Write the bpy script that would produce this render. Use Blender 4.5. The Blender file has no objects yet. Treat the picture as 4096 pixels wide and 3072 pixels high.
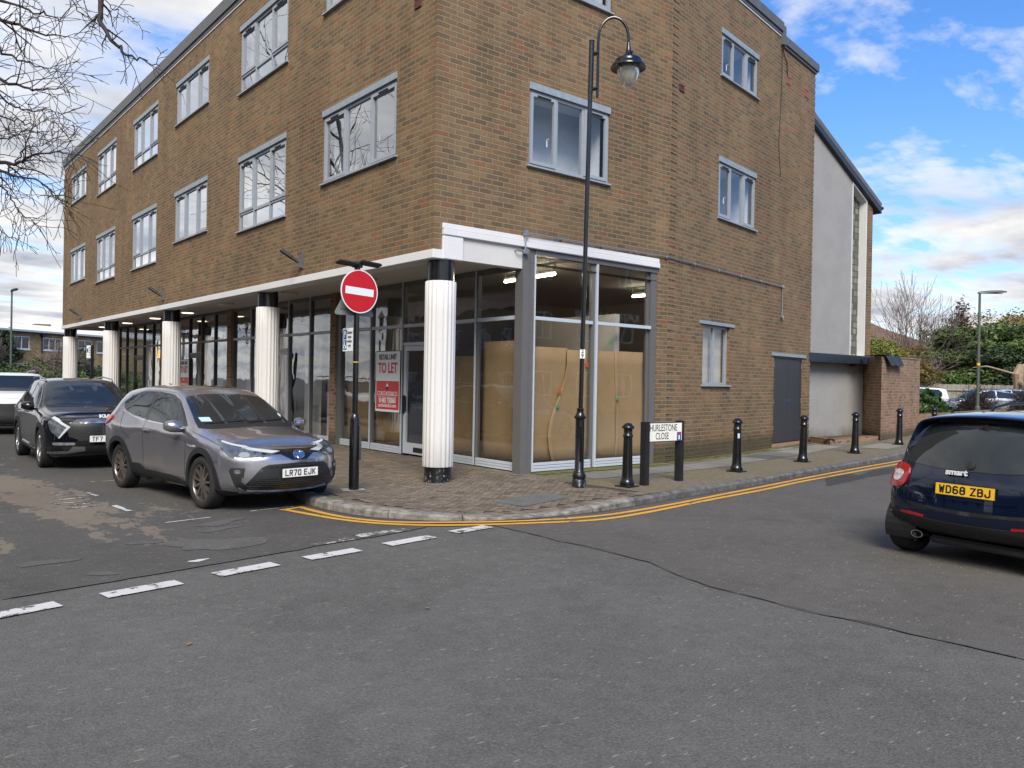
import bpy, bmesh, math, random
from mathutils import Vector, Matrix
from mathutils.bvhtree import BVHTree
from mathutils.geometry import intersect_point_line
R = math.radians
random.seed(7)
S = bpy.context.scene
COL = S.collection
# ------------------------------------------------------------------ materials
MATS = {}
def nodes(name):
    m = bpy.data.materials.new(name); m.use_nodes = True
    nt = m.node_tree; b = nt.nodes['Principled BSDF']
    MATS[name] = m
    return m, nt, b
def N(nt, t, **k):
    n = nt.nodes.new(t)
    for a, v in k.items():
        if a.startswith('i_'):
            key = a[2:].replace('_', ' ')
            n.inputs[int(key) if key.isdigit() else key].default_value = v
        else: setattr(n, a, v)
    return n
def L(nt, a, b): nt.links.new(a, b)
def c4(c): return (c[0], c[1], c[2], 1)
def ramp(nt, stops, interp='LINEAR'):
    r = nt.nodes.new('ShaderNodeValToRGB'); e = r.color_ramp; e.interpolation = interp
    while len(e.elements) < len(stops): e.elements.new(0.5)
    for el, (p, c) in zip(e.elements, stops):
        el.position = p; el.color = c4(c) if not isinstance(c, (int, float)) else (c, c, c, 1)
    return r
def noise(nt, src, scale, detail=4, rough=.55, dist=0):
    n = N(nt, 'ShaderNodeTexNoise'); n.inputs['Scale'].default_value = scale
    n.inputs['Detail'].default_value = detail; n.inputs['Roughness'].default_value = rough
    n.inputs['Distortion'].default_value = dist
    if src is not None: L(nt, src, n.inputs['Vector'])
    return n
def mix(nt, fac, a, b, mode='MIX'):
    m = N(nt, 'ShaderNodeMix', data_type='RGBA', blend_type=mode)
    for s, v in ((m.inputs[0], fac), (m.inputs[6], a), (m.inputs[7], b)):
        if isinstance(v, bpy.types.NodeSocket): L(nt, v, s)
        elif isinstance(v, (int, float)): s.default_value = v if s.type == 'VALUE' else (v, v, v, 1)
        else: s.default_value = c4(v)
    return m.outputs[2]
def math_(nt, op, a, b=None, clamp=False):
    m = N(nt, 'ShaderNodeMath', operation=op); m.use_clamp = clamp
    for i, v in enumerate((a, b)):
        if v is None: continue
        if isinstance(v, bpy.types.NodeSocket): L(nt, v, m.inputs[i])
        else: m.inputs[i].default_value = v
    return m.outputs[0]
def bump(nt, b, h, strength=.3, dist=.01):
    n = N(nt, 'ShaderNodeBump'); n.inputs['Strength'].default_value = strength; n.inputs['Distance'].default_value = dist
    L(nt, h, n.inputs['Height']); L(nt, n.outputs[0], b.inputs['Normal']); return n
def obj_co(nt): return N(nt, 'ShaderNodeTexCoord').outputs['Object']
def geo_pos(nt): return N(nt, 'ShaderNodeNewGeometry').outputs['Position']
def plain(name, c, rough=.5, metal=0, var=.12, scale=6, coat=0, bmp=0, spec=.5, emit=None, es=1):
    """a surface colour with slight wear: soft large variation and fine speckle"""
    m, nt, b = nodes(name)
    co = obj_co(nt)
    n = noise(nt, co, scale, 5); n2 = noise(nt, co, scale*9, 3)
    f = math_(nt, 'ADD', math_(nt, 'MULTIPLY', n.outputs[0], .7), math_(nt, 'MULTIPLY', n2.outputs[0], .3))
    r = ramp(nt, ((.3, [x*(1-var) for x in c]), (.7, [min(1, x*(1+var)) for x in c]))); L(nt, f, r.inputs[0])
    L(nt, r.outputs[0], b.inputs['Base Color'])
    rr = ramp(nt, ((.3, rough*.85), (.7, min(1, rough*1.15)))); L(nt, f, rr.inputs[0]); L(nt, rr.outputs[0], b.inputs['Roughness'])
    b.inputs['Metallic'].default_value = metal; b.inputs['Coat Weight'].default_value = coat; b.inputs['Coat Roughness'].default_value = .03
    b.inputs['Specular IOR Level'].default_value = spec
    if bmp: bump(nt, b, n2.outputs[0], bmp, .01)
    if emit: b.inputs['Emission Color'].default_value = c4(emit); b.inputs['Emission Strength'].default_value = es
    return m
def carpaint(name, c, metal=.0, rough=.3, flake=0):
    m, nt, b = nodes(name)
    co = obj_co(nt)
    b.inputs['Base Color'].default_value = c4(c); b.inputs['Metallic'].default_value = metal
    b.inputs['Roughness'].default_value = rough; b.inputs['Coat Weight'].default_value = 1; b.inputs['Coat Roughness'].default_value = .02
    n = noise(nt, co, 2.5, 2); b.inputs['Specular IOR Level'].default_value = .15 if sum(c) < .1 else .5
    # road film low on the panels
    sx = N(nt, 'ShaderNodeSeparateXYZ'); L(nt, co, sx.inputs[0])
    low = ramp(nt, ((.1, 1), (.5, 0))); L(nt, sx.outputs[2], low.inputs[0])
    d = math_(nt, 'MULTIPLY', math_(nt, 'MULTIPLY', low.outputs[0], n.outputs[0]), .5 if sum(c) > .4 else .10, True)
    L(nt, mix(nt, d, c, (.12, .11, .10)), b.inputs['Base Color'])
    rr = ramp(nt, ((.3, rough*.9), (.8, rough*1.25))); L(nt, n.outputs[0], rr.inputs[0]); L(nt, rr.outputs[0], b.inputs['Roughness'])
    return m
def brickmat(name, stops, mortar, bw=.245, rh=.083, ms=.0095, rot=0, sootz=None, red=None, seed=0, squash=1):
    m, nt, b = nodes(name)
    uv = N(nt, 'ShaderNodeTexCoord').outputs['UV']
    wob = noise(nt, uv, 3.1, 2); 
    wv = N(nt, 'ShaderNodeVectorMath', operation='SCALE'); L(nt, wob.outputs['Color'], wv.inputs[0]); wv.inputs['Scale'].default_value = .012
    add = N(nt, 'ShaderNodeVectorMath', operation='ADD'); L(nt, uv, add.inputs[0]); L(nt, wv.outputs[0], add.inputs[1])
    if rot:
        mp = N(nt, 'ShaderNodeMapping'); mp.inputs['Rotation'].default_value = (0, 0, rot); L(nt, add.outputs[0], mp.inputs[0]); vec = mp.outputs[0]
    else: vec = add.outputs[0]
    br = N(nt, 'ShaderNodeTexBrick'); L(nt, vec, br.inputs['Vector'])
    br.inputs['Color1'].default_value = (0, 0, 0, 1); br.inputs['Color2'].default_value = (1, 1, 1, 1); br.inputs['Mortar'].default_value = (.5, .5, .5, 1)
    br.inputs['Scale'].default_value = 1; br.inputs['Brick Width'].default_value = bw; br.inputs['Row Height'].default_value = rh
    br.inputs['Mortar Size'].default_value = ms; br.inputs['Mortar Smooth'].default_value = .35; br.inputs['Bias'].default_value = 0
    rp = ramp(nt, stops); L(nt, br.outputs['Color'], rp.inputs[0])
    grain = noise(nt, uv, 38, 4, .7); big = noise(nt, uv, .55, 4, .6); mid = noise(nt, uv, 5, 3)
    g = ramp(nt, ((.25, .70), (.75, 1.28))); L(nt, grain.outputs[0], g.inputs[0])
    col = mix(nt, 1, rp.outputs[0], g.outputs[0], 'MULTIPLY')
    bg = ramp(nt, ((.3, (.72, .72, .75)), (.7, (1.14, 1.11, 1.06)))); L(nt, big.outputs[0], bg.inputs[0])
    col = mix(nt, 1, col, bg.outputs[0], 'MULTIPLY')
    if red is not None:   # region of redder bricks: uv box (u0,u1,v0,v1)
        sp = N(nt, 'ShaderNodeSeparateXYZ'); L(nt, uv, sp.inputs[0])
        def win(o, a, bb):
            return math_(nt, 'MULTIPLY', math_(nt, 'MULTIPLY_ADD', o, 6, True) if False else math_(nt, 'MULTIPLY', math_(nt, 'SUBTRACT', o, a), 5, True), math_(nt, 'MULTIPLY', math_(nt, 'SUBTRACT', bb, o), 5, True), True)
        for (u0, u1, v0, v1, am) in red:
            f = math_(nt, 'MULTIPLY', win(sp.outputs[0], u0, u1), win(sp.outputs[1], v0, v1))
            f = math_(nt, 'MULTIPLY', math_(nt, 'MULTIPLY', f, am), math_(nt, 'GREATER_THAN', mid.outputs[0], .44))
            col = mix(nt, f, col, (.25, .095, .055))
    mc = mix(nt, grain.outputs[0], mortar, [x*.62 for x in mortar])
    col = mix(nt, br.outputs['Fac'], col, mc)
    if sootz is not None:  # damp green-black foot of the wall
        sp = N(nt, 'ShaderNodeSeparateXYZ'); L(nt, uv, sp.inputs[0])
        h = math_(nt, 'ADD', sp.outputs[1], math_(nt, 'MULTIPLY', mid.outputs[0], -.25))
        f = ramp(nt, ((sootz, 1), (sootz+.22, 0))); L(nt, h, f.inputs[0])
        col = mix(nt, math_(nt, 'MULTIPLY', f.outputs[0], .7), col, (.045, .047, .025))
    # rain streaks and general grime
    st = N(nt, 'ShaderNodeMapping'); st.inputs['Scale'].default_value = (2.2, .22, 1); L(nt, uv, st.inputs[0])
    sn = noise(nt, st.outputs[0], 1.0, 5, .65)
    sr = ramp(nt, ((.42, 1.0), (.75, .78))); L(nt, sn.outputs[0], sr.inputs[0])
    col = mix(nt, 1, col, sr.outputs[0], 'MULTIPLY')
    L(nt, col, b.inputs['Base Color']); b.inputs['Roughness'].default_value = .9; b.inputs['Specular IOR Level'].default_value = .25
    h = math_(nt, 'ADD', math_(nt, 'MULTIPLY', br.outputs['Fac'], -1), math_(nt, 'MULTIPLY', grain.outputs[0], .5))
    h = math_(nt, 'ADD', h, math_(nt, 'MULTIPLY', br.outputs['Color'], .35))
    bump(nt, b, h, .75, .008)
    return m
BR = ((0, (.145, .105, .07)), (.2, (.165, .115, .070)), (.42, (.215, .146, .084)), (.62, (.205, .132, .074)), (.8, (.25, .170, .098)), (.93, (.23, .128, .072)), (1, (.25, .11, .062)))
brickmat('brick_left', BR, (.33, .26, .16), sootz=-3)
brickmat('brick_right', BR, (.33, .265, .165), sootz=.22, red=[(10.2, 13.4, 2.3, 4.1, .8), (11.7, 13.4, 9.0, 10.6, .7), (10.4, 13.4, 0, 2.4, .35)])
brickmat('brick_wing', BR, (.30, .25, .18), sootz=-3)
PB = ((0, (.20, .125, .08)), (.3, (.29, .18, .115)), (.6, (.34, .205, .13)), (.85, (.38, .24, .155)), (1, (.38, .16, .10)))
brickmat('brick_wall', PB, (.42, .35, .26), sootz=.12)
brickmat('brick_planter', PB, (.42, .35, .26), sootz=-3)
brickmat('brick_yellow', ((0, (.26, .17, .06)), (.5, (.42, .28, .11)), (1, (.50, .34, .15))), (.35, .30, .2), sootz=-3)
brickmat('brick_far_red', ((0, (.16, .07, .045)), (.5, (.24, .10, .06)), (1, (.30, .14, .09))), (.3, .26, .2), sootz=-3)
plain('white_paint', (.72, .72, .72), .55, var=.04, scale=3, bmp=.25)
m, nt, b = nodes('column_white'); co = geo_pos(nt)
mp = N(nt, 'ShaderNodeMapping'); mp.inputs['Scale'].default_value = (6, 6, .7); L(nt, co, mp.inputs[0]); n = noise(nt, mp.outputs[0], 1.5, 6, .7); n2 = noise(nt, co, 26, 5, .7); sx = N(nt, 'ShaderNodeSeparateXYZ'); L(nt, co, sx.inputs[0])
g = ramp(nt, ((.0, .55), (.30, .16), (1, .05))); L(nt, math_(nt, 'MULTIPLY', sx.outputs[2], .33), g.inputs[0])
w = ramp(nt, ((.40, 0), (.75, 1))); L(nt, n.outputs[0], w.inputs[0])
col = mix(nt, math_(nt, 'MULTIPLY', w.outputs[0], g.outputs[0]), (.68, .67, .65), (.33, .31, .27)); ch = ramp(nt, ((.70, 0), (.73, 1))); L(nt, n2.outputs[0], ch.inputs[0])
L(nt, mix(nt, math_(nt, 'MULTIPLY', ch.outputs[0], .5), col, (.42, .40, .36)), b.inputs['Base Color']); b.inputs['Roughness'].default_value = .6; bump(nt, b, n2.outputs[0], .4, .01)
plain('soffit_paint', (.62, .61, .59), .75, var=.06, scale=1)
plain('gloss_black', (.006, .006, .007), .22, var=.3, scale=9, coat=.3, bmp=.12)
plain('black_matt', (.012, .012, .013), .55, var=.25)
plain('trim_plastic', (.013, .0135, .015), .6, var=.15, scale=12, bmp=.1)
plain('rubber', (.017, .017, .017), .85, var=.3, scale=14, bmp=.2)
plain('frame_grey', (.31, .34, .38), .42, var=.05)
plain('lintel_grey', (.27, .32, .36), .6, var=.18, scale=9, bmp=.3)
plain('shop_grey', (.125, .122, .122), .45, var=.06)
plain('shop_dark', (.03, .03, .032), .45, var=.1)
plain('shop_pale', (.50, .55, .60), .4, var=.05)
plain('door_dark', (.035, .037, .042), .5, var=.1, scale=2)
plain('lead_roof', (.11, .115, .12), .6, var=.2, scale=5, bmp=.2)
plain('canopy_blue', (.022, .030, .043), .45, var=.1)
plain('galv', (.42, .44, .45), .38, .8, var=.12, scale=20)
plain('chrome', (.75, .76, .78), .12, 1, var=.03)
plain('alloy', (.40, .40, .41), .28, .9, var=.06)
plain('alloy_dark', (.05, .05, .052), .32, .6, var=.1)
plain('tan_paper', (.37, .245, .12), .75, var=.12, scale=3, bmp=.2)
plain('room_wall', (.44, .41, .36), .8, var=.08, scale=1)
plain('room_dark', (.10, .098, .09), .8, var=.2, scale=1)
plain('curtain', (.62, .61, .58), .9, var=.08, scale=2)
plain('blind_room', (.62, .64, .66), .9, var=.10, scale=1)
plain('concrete', (.30, .29, .27), .85, var=.2, scale=7, bmp=.4)
plain('stone_sill', (.34, .19, .14), .8, var=.1)
plain('vent_brown', (.10, .035, .025), .7, var=.2)
plain('vent_red', (.26, .095, .07), .7, var=.15, scale=20)
plain('post_green', (.105, .12, .105), .45, .2, var=.1)
plain('plate_white', (.80, .80, .76), .35, var=.03, scale=30)
plain('plate_yellow', (.80, .48, .03), .35, var=.08, scale=12)
plain('ink', (.012, .012, .014), .5)
plain('sign_red', (.52, .012, .018), .35, var=.05)
plain('sign_white', (.82, .83, .83), .35, var=.03)
plain('sign_blue', (.03, .10, .30), .35, var=.05)
plain('sign_back', (.23, .26, .24), .45, .3, var=.15, scale=12)
plain('sign_cream', (.80, .80, .72), .4, var=.05, scale=14)
plain('board_red', (.60, .045, .05), .4, var=.03)
plain('tube_light', (1, .9, .7), .4, emit=(1, .88, .66), es=16)
plain('disc_light', (1, .9, .7), .4, emit=(1, .86, .58), es=1.6)
plain('neon', (1, .45, .1), .4, emit=(1, .40, .10), es=3.2)
plain('red_lamp', (.5, .01, .01), .2, coat=1, var=.3, scale=14)
plain('tail_red', (.32, .006, .012), .12, coat=1, var=.35, scale=18)
plain('tail_core', (.62, .58, .58), .12, .5, coat=1, var=.35, scale=30)
plain('lamp_silver', (.30, .32, .35), .12, .6, coat=1, var=.5, scale=16)
plain('lamp_smoke', (.10, .115, .13), .08, .3, coat=1, var=.6, scale=14)
plain('lamp_drl', (.52, .55, .57), .18, coat=1, var=.05)
plain('tar', (.070, .067, .063), .7, var=.3, scale=10)
plain('alloy_bronze', (.30, .26, .24), .30, .85, var=.1)
m, nt, b = nodes('chipped_black'); co = obj_co(nt)
n = noise(nt, co, 22, 6, .75); n2 = noise(nt, co, 3, 3); sx = N(nt, 'ShaderNodeSeparateXYZ'); L(nt, geo_pos(nt), sx.inputs[0])
lowz = ramp(nt, ((.12, .10), (.5, 0))); L(nt, sx.outputs[2], lowz.inputs[0])
r = ramp(nt, ((.655, 0), (.69, 1))); L(nt, math_(nt, 'ADD', math_(nt, 'ADD', math_(nt, 'MULTIPLY', n.outputs[0], .8), math_(nt, 'MULTIPLY', n2.outputs[0], .2)), lowz.outputs[0]), r.inputs[0])
L(nt, mix(nt, r.outputs[0], (.008, .008, .009), (.30, .30, .29)), b.inputs['Base Color']); b.inputs['Roughness'].default_value = .35; bump(nt, b, n.outputs[0], .25, .01)
plain('bark', (.085, .070, .060), .9, var=.35, scale=10, bmp=.5)
plain('twig', (.040, .030, .028), .85, var=.3)
plain('twig_pale', (.17, .13, .12), .85, var=.3)
plain('stump', (.30, .22, .15), .85, var=.3)
plain('leaf_dark', (.035, .060, .022), .6, var=.6, scale=.7)
plain('leaf_conifer', (.075, .115, .028), .65, var=.75, scale=.5)
plain('leaf_lime', (.17, .19, .035), .65, var=.5, scale=.8)
plain('leaf_gold', (.17, .13, .03), .7, var=.5, scale=.9)
plain('leaf_rust', (.085, .045, .03), .8, var=.5, scale=.9)
plain('leaf_glossy', (.035, .075, .022), .35, var=.5, scale=2)
plain('leaf_hedge', (.055, .095, .018), .55, var=.55, scale=1)
plain('moss', (.10, .105, .02), .95, var=.5, scale=8)
plain('soil', (.07, .05, .04), .95, var=.4, scale=20, bmp=.6)
plain('fence_wood', (.27, .25, .21), .9, var=.25, scale=3, bmp=.3)
plain('fence_post', (.33, .25, .17), .9, var=.2, scale=3)
plain('roof_tile', (.14, .085, .06), .85, var=.25, scale=8)
plain('roof_white', (.74, .74, .73), .6, var=.05, scale=.5)
plain('render_white', (.62, .60, .55), .85, var=.08, scale=.6)
plain('ochre_cloth', (.55, .38, .05), .7)
plain('orange_tape', (.65, .12, .03), .6); plain('green_tape', (.05, .40, .12), .6)
plain('badge_silver', (.66, .68, .70), .3, var=.03)
plain('interior_trim', (.035, .035, .038), .7)
plain('permit', (.45, .62, .62), .5, var=.15, scale=30)
plain('litter_white', (.62, .62, .60), .7); plain('litter_leaf', (.28, .13, .05), .8)
# stucco with a damp foot
m, nt, b = nodes('stucco')
co = geo_pos(nt); n = noise(nt, co, 1.6, 6, .6); n2 = noise(nt, co, 14, 5, .7)
r = ramp(nt, ((.3, (.265, .262, .255)), (.7, (.345, .34, .325)))); L(nt, math_(nt, 'ADD', math_(nt, 'MULTIPLY', n.outputs[0], .6), math_(nt, 'MULTIPLY', n2.outputs[0], .4)), r.inputs[0])
sx = N(nt, 'ShaderNodeSeparateXYZ'); L(nt, co, sx.inputs[0])
f = ramp(nt, ((.0, .8), (.35, .0))); L(nt, math_(nt, 'ADD', math_(nt, 'SUBTRACT', sx.outputs[2], .2), math_(nt, 'MULTIPLY', math_(nt, 'SUBTRACT', .6, n.outputs[0]), .9)), f.inputs[0])
L(nt, mix(nt, f.outputs[0], r.outputs[0], (.16, .12, .085)), b.inputs['Base Color']); b.inputs['Roughness'].default_value = .9
bump(nt, b, n2.outputs[0], .35, .01)
# glass block grid
m, nt, b = nodes('glass_block')
uv = N(nt, 'ShaderNodeTexCoord').outputs['UV']; br = N(nt, 'ShaderNodeTexBrick'); L(nt, uv, br.inputs[0])
br.offset = 0; br.inputs['Scale'].default_value = 1; br.inputs['Brick Width'].default_value = .19; br.inputs['Row Height'].default_value = .19; br.inputs['Mortar Size'].default_value = .02
br.inputs['Color1'].default_value = (.045, .055, .04, 1); br.inputs['Color2'].default_value = (.24, .25, .19, 1); br.inputs['Mortar'].default_value = (.06, .06, .05, 1)
L(nt, br.outputs['Color'], b.inputs['Base Color']); b.inputs['Roughness'].default_value = .25; b.inputs['Coat Weight'].default_value = .1
n = noise(nt, uv, 12, 2); bump(nt, b, math_(nt, 'ADD', math_(nt, 'MULTIPLY', br.outputs['Fac'], -2), n.outputs[0]), .5, .02)
# window glass: see-through with a strong, slightly wavy reflection
def glassmat(name, base, gain, tint=(1, 1, 1), wave=.0, ws=1.2, stretch=(1, 1, 1)):
    m = bpy.data.materials.new(name); m.use_nodes = True; nt = m.node_tree; nt.nodes.clear(); MATS[name] = m
    o = N(nt, 'ShaderNodeOutputMaterial'); mx = N(nt, 'ShaderNodeMixShader'); t = N(nt, 'ShaderNodeBsdfTransparent'); g = N(nt, 'ShaderNodeBsdfGlossy')
    t.inputs[0].default_value = c4(tint); g.inputs['Roughness'].default_value = .004; g.inputs[0].default_value = (.93, .95, .97, 1)
    lw = N(nt, 'ShaderNodeLayerWeight'); lw.inputs[0].default_value = .5
    fz = math_(nt, 'ADD', math_(nt, 'MULTIPLY', math_(nt, 'POWER', lw.outputs['Facing'], 4.0), .96), .045)
    L(nt, math_(nt, 'ADD', math_(nt, 'MULTIPLY', fz, gain), base, True), mx.inputs[0])
    if wave:
        mp = N(nt, 'ShaderNodeMapping'); mp.inputs['Scale'].default_value = stretch; L(nt, geo_pos(nt), mp.inputs[0])
        n = noise(nt, mp.outputs[0], ws, 2, .4); bp = N(nt, 'ShaderNodeBump'); bp.inputs['Strength'].default_value = wave; bp.inputs['Distance'].default_value = .02
        L(nt, n.outputs[0], bp.inputs['Height']); L(nt, bp.outputs[0], g.inputs['Normal'])
    L(nt, t.outputs[0], mx.inputs[1]); L(nt, g.outputs[0], mx.inputs[2]); L(nt, mx.outputs[0], o.inputs[0])
    return m
glassmat('glass_up', .16, 2.6, (.90, .92, .93), .07, 1.4, (1, 1, 1))
glassmat('glass_side', .0, 1.1, (.94, .96, .97), .06, 1.3)
glassmat('glass_shop', .04, 2.0, (.90, .92, .92), .30, 1.6, (1, 1, .6))
glassmat('glass_shop_r', .07, 1.4, (.96, .97, .97), .12, 1.2)
def autoglass(name, c, metal=0):
    m, nt, b = nodes(name)
    n = noise(nt, obj_co(nt), 1.5, 2); r = ramp(nt, ((.3, c), (.75, [x*1.8 for x in c]))); L(nt, n.outputs[0], r.inputs[0]); L(nt, r.outputs[0], b.inputs['Base Color'])
    b.inputs['Roughness'].default_value = .01; b.inputs['IOR'].default_value = 1.62
    return m
autoglass('car_glass', (.012, .016, .019)); autoglass('lens_clear', (.20, .22, .24))
m, nt, b = nodes('lamp_bowl'); b.inputs['Base Color'].default_value = (.52, .50, .42, 1); b.inputs['Roughness'].default_value = .22
b.inputs['Transmission Weight'].default_value = .45; b.inputs['Coat Weight'].default_value = .5
n = noise(nt, obj_co(nt), 6, 4); r = ramp(nt, ((.3, (.42, .40, .33)), (.7, (.66, .64, .56)))); L(nt, n.outputs[0], r.inputs[0]); L(nt, r.outputs[0], b.inputs['Base Color'])
for nm, c, me, ro in (('paint_grey', (.345, .34, .37), .80, .22), ('paint_black', (.0035, .004, .007), .2, .2), ('paint_navy', (.0035, .009, .030), .35, .22),
                      ('paint_white', (.72, .73, .72), 0, .3), ('paint_silver', (.42, .44, .50), .6, .3), ('paint_mint', (.42, .46, .43), .1, .3), ('paint_blue', (.02, .03, .10), .3, .25)):
    carpaint(nm, c, me, ro)
# honeycomb grille
m, nt, b = nodes('grille_mesh')
mp = N(nt, 'ShaderNodeMapping'); mp.inputs['Scale'].default_value = (1, 1, 1); L(nt, obj_co(nt), mp.inputs[0])
sp = N(nt, 'ShaderNodeSeparateXYZ'); L(nt, mp.outputs[0], sp.inputs[0]); cb = N(nt, 'ShaderNodeCombineXYZ'); L(nt, sp.outputs[1], cb.inputs[0]); L(nt, sp.outputs[2], cb.inputs[1])
br = N(nt, 'ShaderNodeTexBrick'); L(nt, cb.outputs[0], br.inputs[0]); br.inputs['Scale'].default_value = 1; br.inputs['Brick Width'].default_value = .062; br.inputs['Row Height'].default_value = .026; br.inputs['Mortar Size'].default_value = .0045
br.inputs['Color1'].default_value = (.004, .004, .004, 1); br.inputs['Color2'].default_value = (.006, .006, .006, 1); br.inputs['Mortar'].default_value = (.035, .036, .038, 1)
L(nt, br.outputs[0], b.inputs['Base Color']); b.inputs['Roughness'].default_value = .4; bump(nt, b, br.outputs['Fac'], .9, .01)
# tarmac
def tarmac(name, lo, hi, fleck=.5, worn=None, bm=.5):
    m, nt, b = nodes(name); co = geo_pos(nt)
    n1 = noise(nt, co, .5, 5, .6); n2 = noise(nt, co, 60, 3, .7); n3 = noise(nt, co, 7, 4, .6)
    f = math_(nt, 'ADD', math_(nt, 'MULTIPLY', n1.outputs[0], .25), math_(nt, 'ADD', math_(nt, 'MULTIPLY', n2.outputs[0], .55), math_(nt, 'MULTIPLY', n3.outputs[0], .2)))
    r = ramp(nt, ((.34, lo), (.66, hi))); L(nt, f, r.inputs[0]); col = r.outputs[0]
    v = N(nt, 'ShaderNodeTexVoronoi', feature='F1'); v.inputs['Scale'].default_value = 75; L(nt, co, v.inputs['Vector'])
    fl = math_(nt, 'MULTIPLY', math_(nt, 'LESS_THAN', v.outputs['Distance'], .28), math_(nt, 'GREATER_THAN', N2(nt, v), .80))
    col = mix(nt, math_(nt, 'MULTIPLY', fl, fleck), col, (.26, .25, .23))
    # dry stalks and grit that lie in streaks across the surface
    mp = N(nt, 'ShaderNodeMapping'); mp.inputs['Scale'].default_value = (9, 42, 1); mp.inputs['Rotation'].default_value = (0, 0, R(-25)); L(nt, co, mp.inputs[0])
    v2 = N(nt, 'ShaderNodeTexVoronoi', feature='F1'); v2.inputs['Scale'].default_value = 1; L(nt, mp.outputs[0], v2.inputs['Vector'])
    s2 = math_(nt, 'MULTIPLY', math_(nt, 'LESS_THAN', v2.outputs['Distance'], .20), math_(nt, 'GREATER_THAN', N2(nt, v2), .84))
    col = mix(nt, math_(nt, 'MULTIPLY', s2, .75), col, (.27, .24, .19))
    # faint oil and tyre stains
    n5 = noise(nt, co, 1.3, 3, .5, .6); st = ramp(nt, ((.56, 0), (.75, .26))); L(nt, n5.outputs[0], st.inputs[0])
    col = mix(nt, st.outputs[0], col, [x*.5 for x in lo])
    if worn:
        thr, box = worn
        n4 = noise(nt, co, 1.1, 7, .68, .4)
        mp2 = N(nt, 'ShaderNodeMapping'); mp2.inputs['Scale'].default_value = (2.6, .9, 1); mp2.inputs['Rotation'].default_value = (0, 0, R(8)); L(nt, co, mp2.inputs[0])
        n6 = noise(nt, mp2.outputs[0], 1.4, 8, .72, .2)
        sx = N(nt, 'ShaderNodeSeparateXYZ'); L(nt, co, sx.inputs[0])
        tot = None
        for (x0, y0, rx, ry, ang, am) in box:
            ca, sa = math.cos(ang), math.sin(ang)
            dx = math_(nt, 'SUBTRACT', sx.outputs[0], x0); dy = math_(nt, 'SUBTRACT', sx.outputs[1], y0)
            u = math_(nt, 'ADD', math_(nt, 'MULTIPLY', dx, ca/rx), math_(nt, 'MULTIPLY', dy, sa/rx))
            w = math_(nt, 'ADD', math_(nt, 'MULTIPLY', dx, -sa/ry), math_(nt, 'MULTIPLY', dy, ca/ry))
            d = math_(nt, 'SUBTRACT', 1, math_(nt, 'ADD', math_(nt, 'MULTIPLY', u, u), math_(nt, 'MULTIPLY', w, w)), True)
            d = math_(nt, 'MULTIPLY', d, am)
            tot = d if tot is None else math_(nt, 'MAXIMUM', tot, d)
        sc = math_(nt, 'ADD', tot, math_(nt, 'ADD', math_(nt, 'MULTIPLY', math_(nt, 'SUBTRACT', n6.outputs[0], .5), 3.4), math_(nt, 'MULTIPLY', math_(nt, 'SUBTRACT', n3.outputs[0], .5), 1.2)))
        w = ramp(nt, ((thr, 0), (thr+.04, 1))); L(nt, sc, w.inputs[0])
        w2 = math_(nt, 'MULTIPLY', w.outputs[0], math_(nt, 'GREATER_THAN', tot, .01))
        wr = ramp(nt, ((.35, (.105, .088, .068)), (.65, (.20, .168, .13)))); L(nt, f, wr.inputs[0])
        col = mix(nt, w2, col, wr.outputs[0])
    L(nt, col, b.inputs['Base Color']); b.inputs['Roughness'].default_value = .82; b.inputs['Specular IOR Level'].default_value = .35
    h = math_(nt, 'ADD', n2.outputs[0], math_(nt, 'MULTIPLY', v.outputs['Distance'], .8))
    bump(nt, b, h, bm, .008)
    return m
def N2(nt, v):
    s = N(nt, 'ShaderNodeSeparateColor'); L(nt, v.outputs['Color'], s.inputs[0]); return s.outputs[0]
tarmac('tarmac_main', (.056, .054, .049), (.142, .137, .127))
tarmac('tarmac_side', (.054, .050, .044), (.130, .122, .109), .55)
tarmac('tarmac_old', (.046, .043, .039), (.104, .098, .089), .5, worn=(.66, [(-4.9, 2.2, .75, 5.2, R(6), 1.15), (-4.0, .1, 1.1, 1.1, R(20), .6), (-6.1, -.9, .62, 2.6, R(-6), 1.1), (-5.2, 7.5, .9, 3.2, 0, .9), (-6.6, 2.5, .8, 3.4, 0, .4)]))
tarmac('tarmac_pale', (.060, .058, .054), (.128, .124, .117), .5)
tarmac('tarmac_patch', (.035, .035, .035), (.055, .055, .055), .2)
tarmac('footway', (.085, .077, .058), (.165, .150, .112), .6)
# paint on the road, worn through to the stone
def roadpaint(name, c, wear, under=(.085, .083, .08)):
    m, nt, b = nodes(name); co = geo_pos(nt)
    n = noise(nt, co, 9, 6, .72); n2 = noise(nt, co, 120, 2); n3 = noise(nt, co, 1.7, 3)
    s = math_(nt, 'ADD', n.outputs[0], math_(nt, 'ADD', math_(nt, 'MULTIPLY', math_(nt, 'SUBTRACT', n2.outputs[0], .5), .30), math_(nt, 'MULTIPLY', math_(nt, 'SUBTRACT', n3.outputs[0], .5), .5)))
    r = ramp(nt, ((wear, 1), (wear+.03, 0))); L(nt, s, r.inputs[0])
    cc = mix(nt, n2.outputs[0], [x*.72 for x in c], c)
    L(nt, mix(nt, r.outputs[0], under, cc) if False else mix(nt, r.outputs[0], under, cc), b.inputs['Base Color']); b.inputs['Roughness'].default_value = .7
    bump(nt, b, n2.outputs[0], .25, .004)
    return m
roadpaint('line_white', (.62, .62, .60), .56); roadpaint('line_worn', (.60, .59, .54), .45); roadpaint('line_yellow', (.70, .36, .045), .62)
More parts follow.
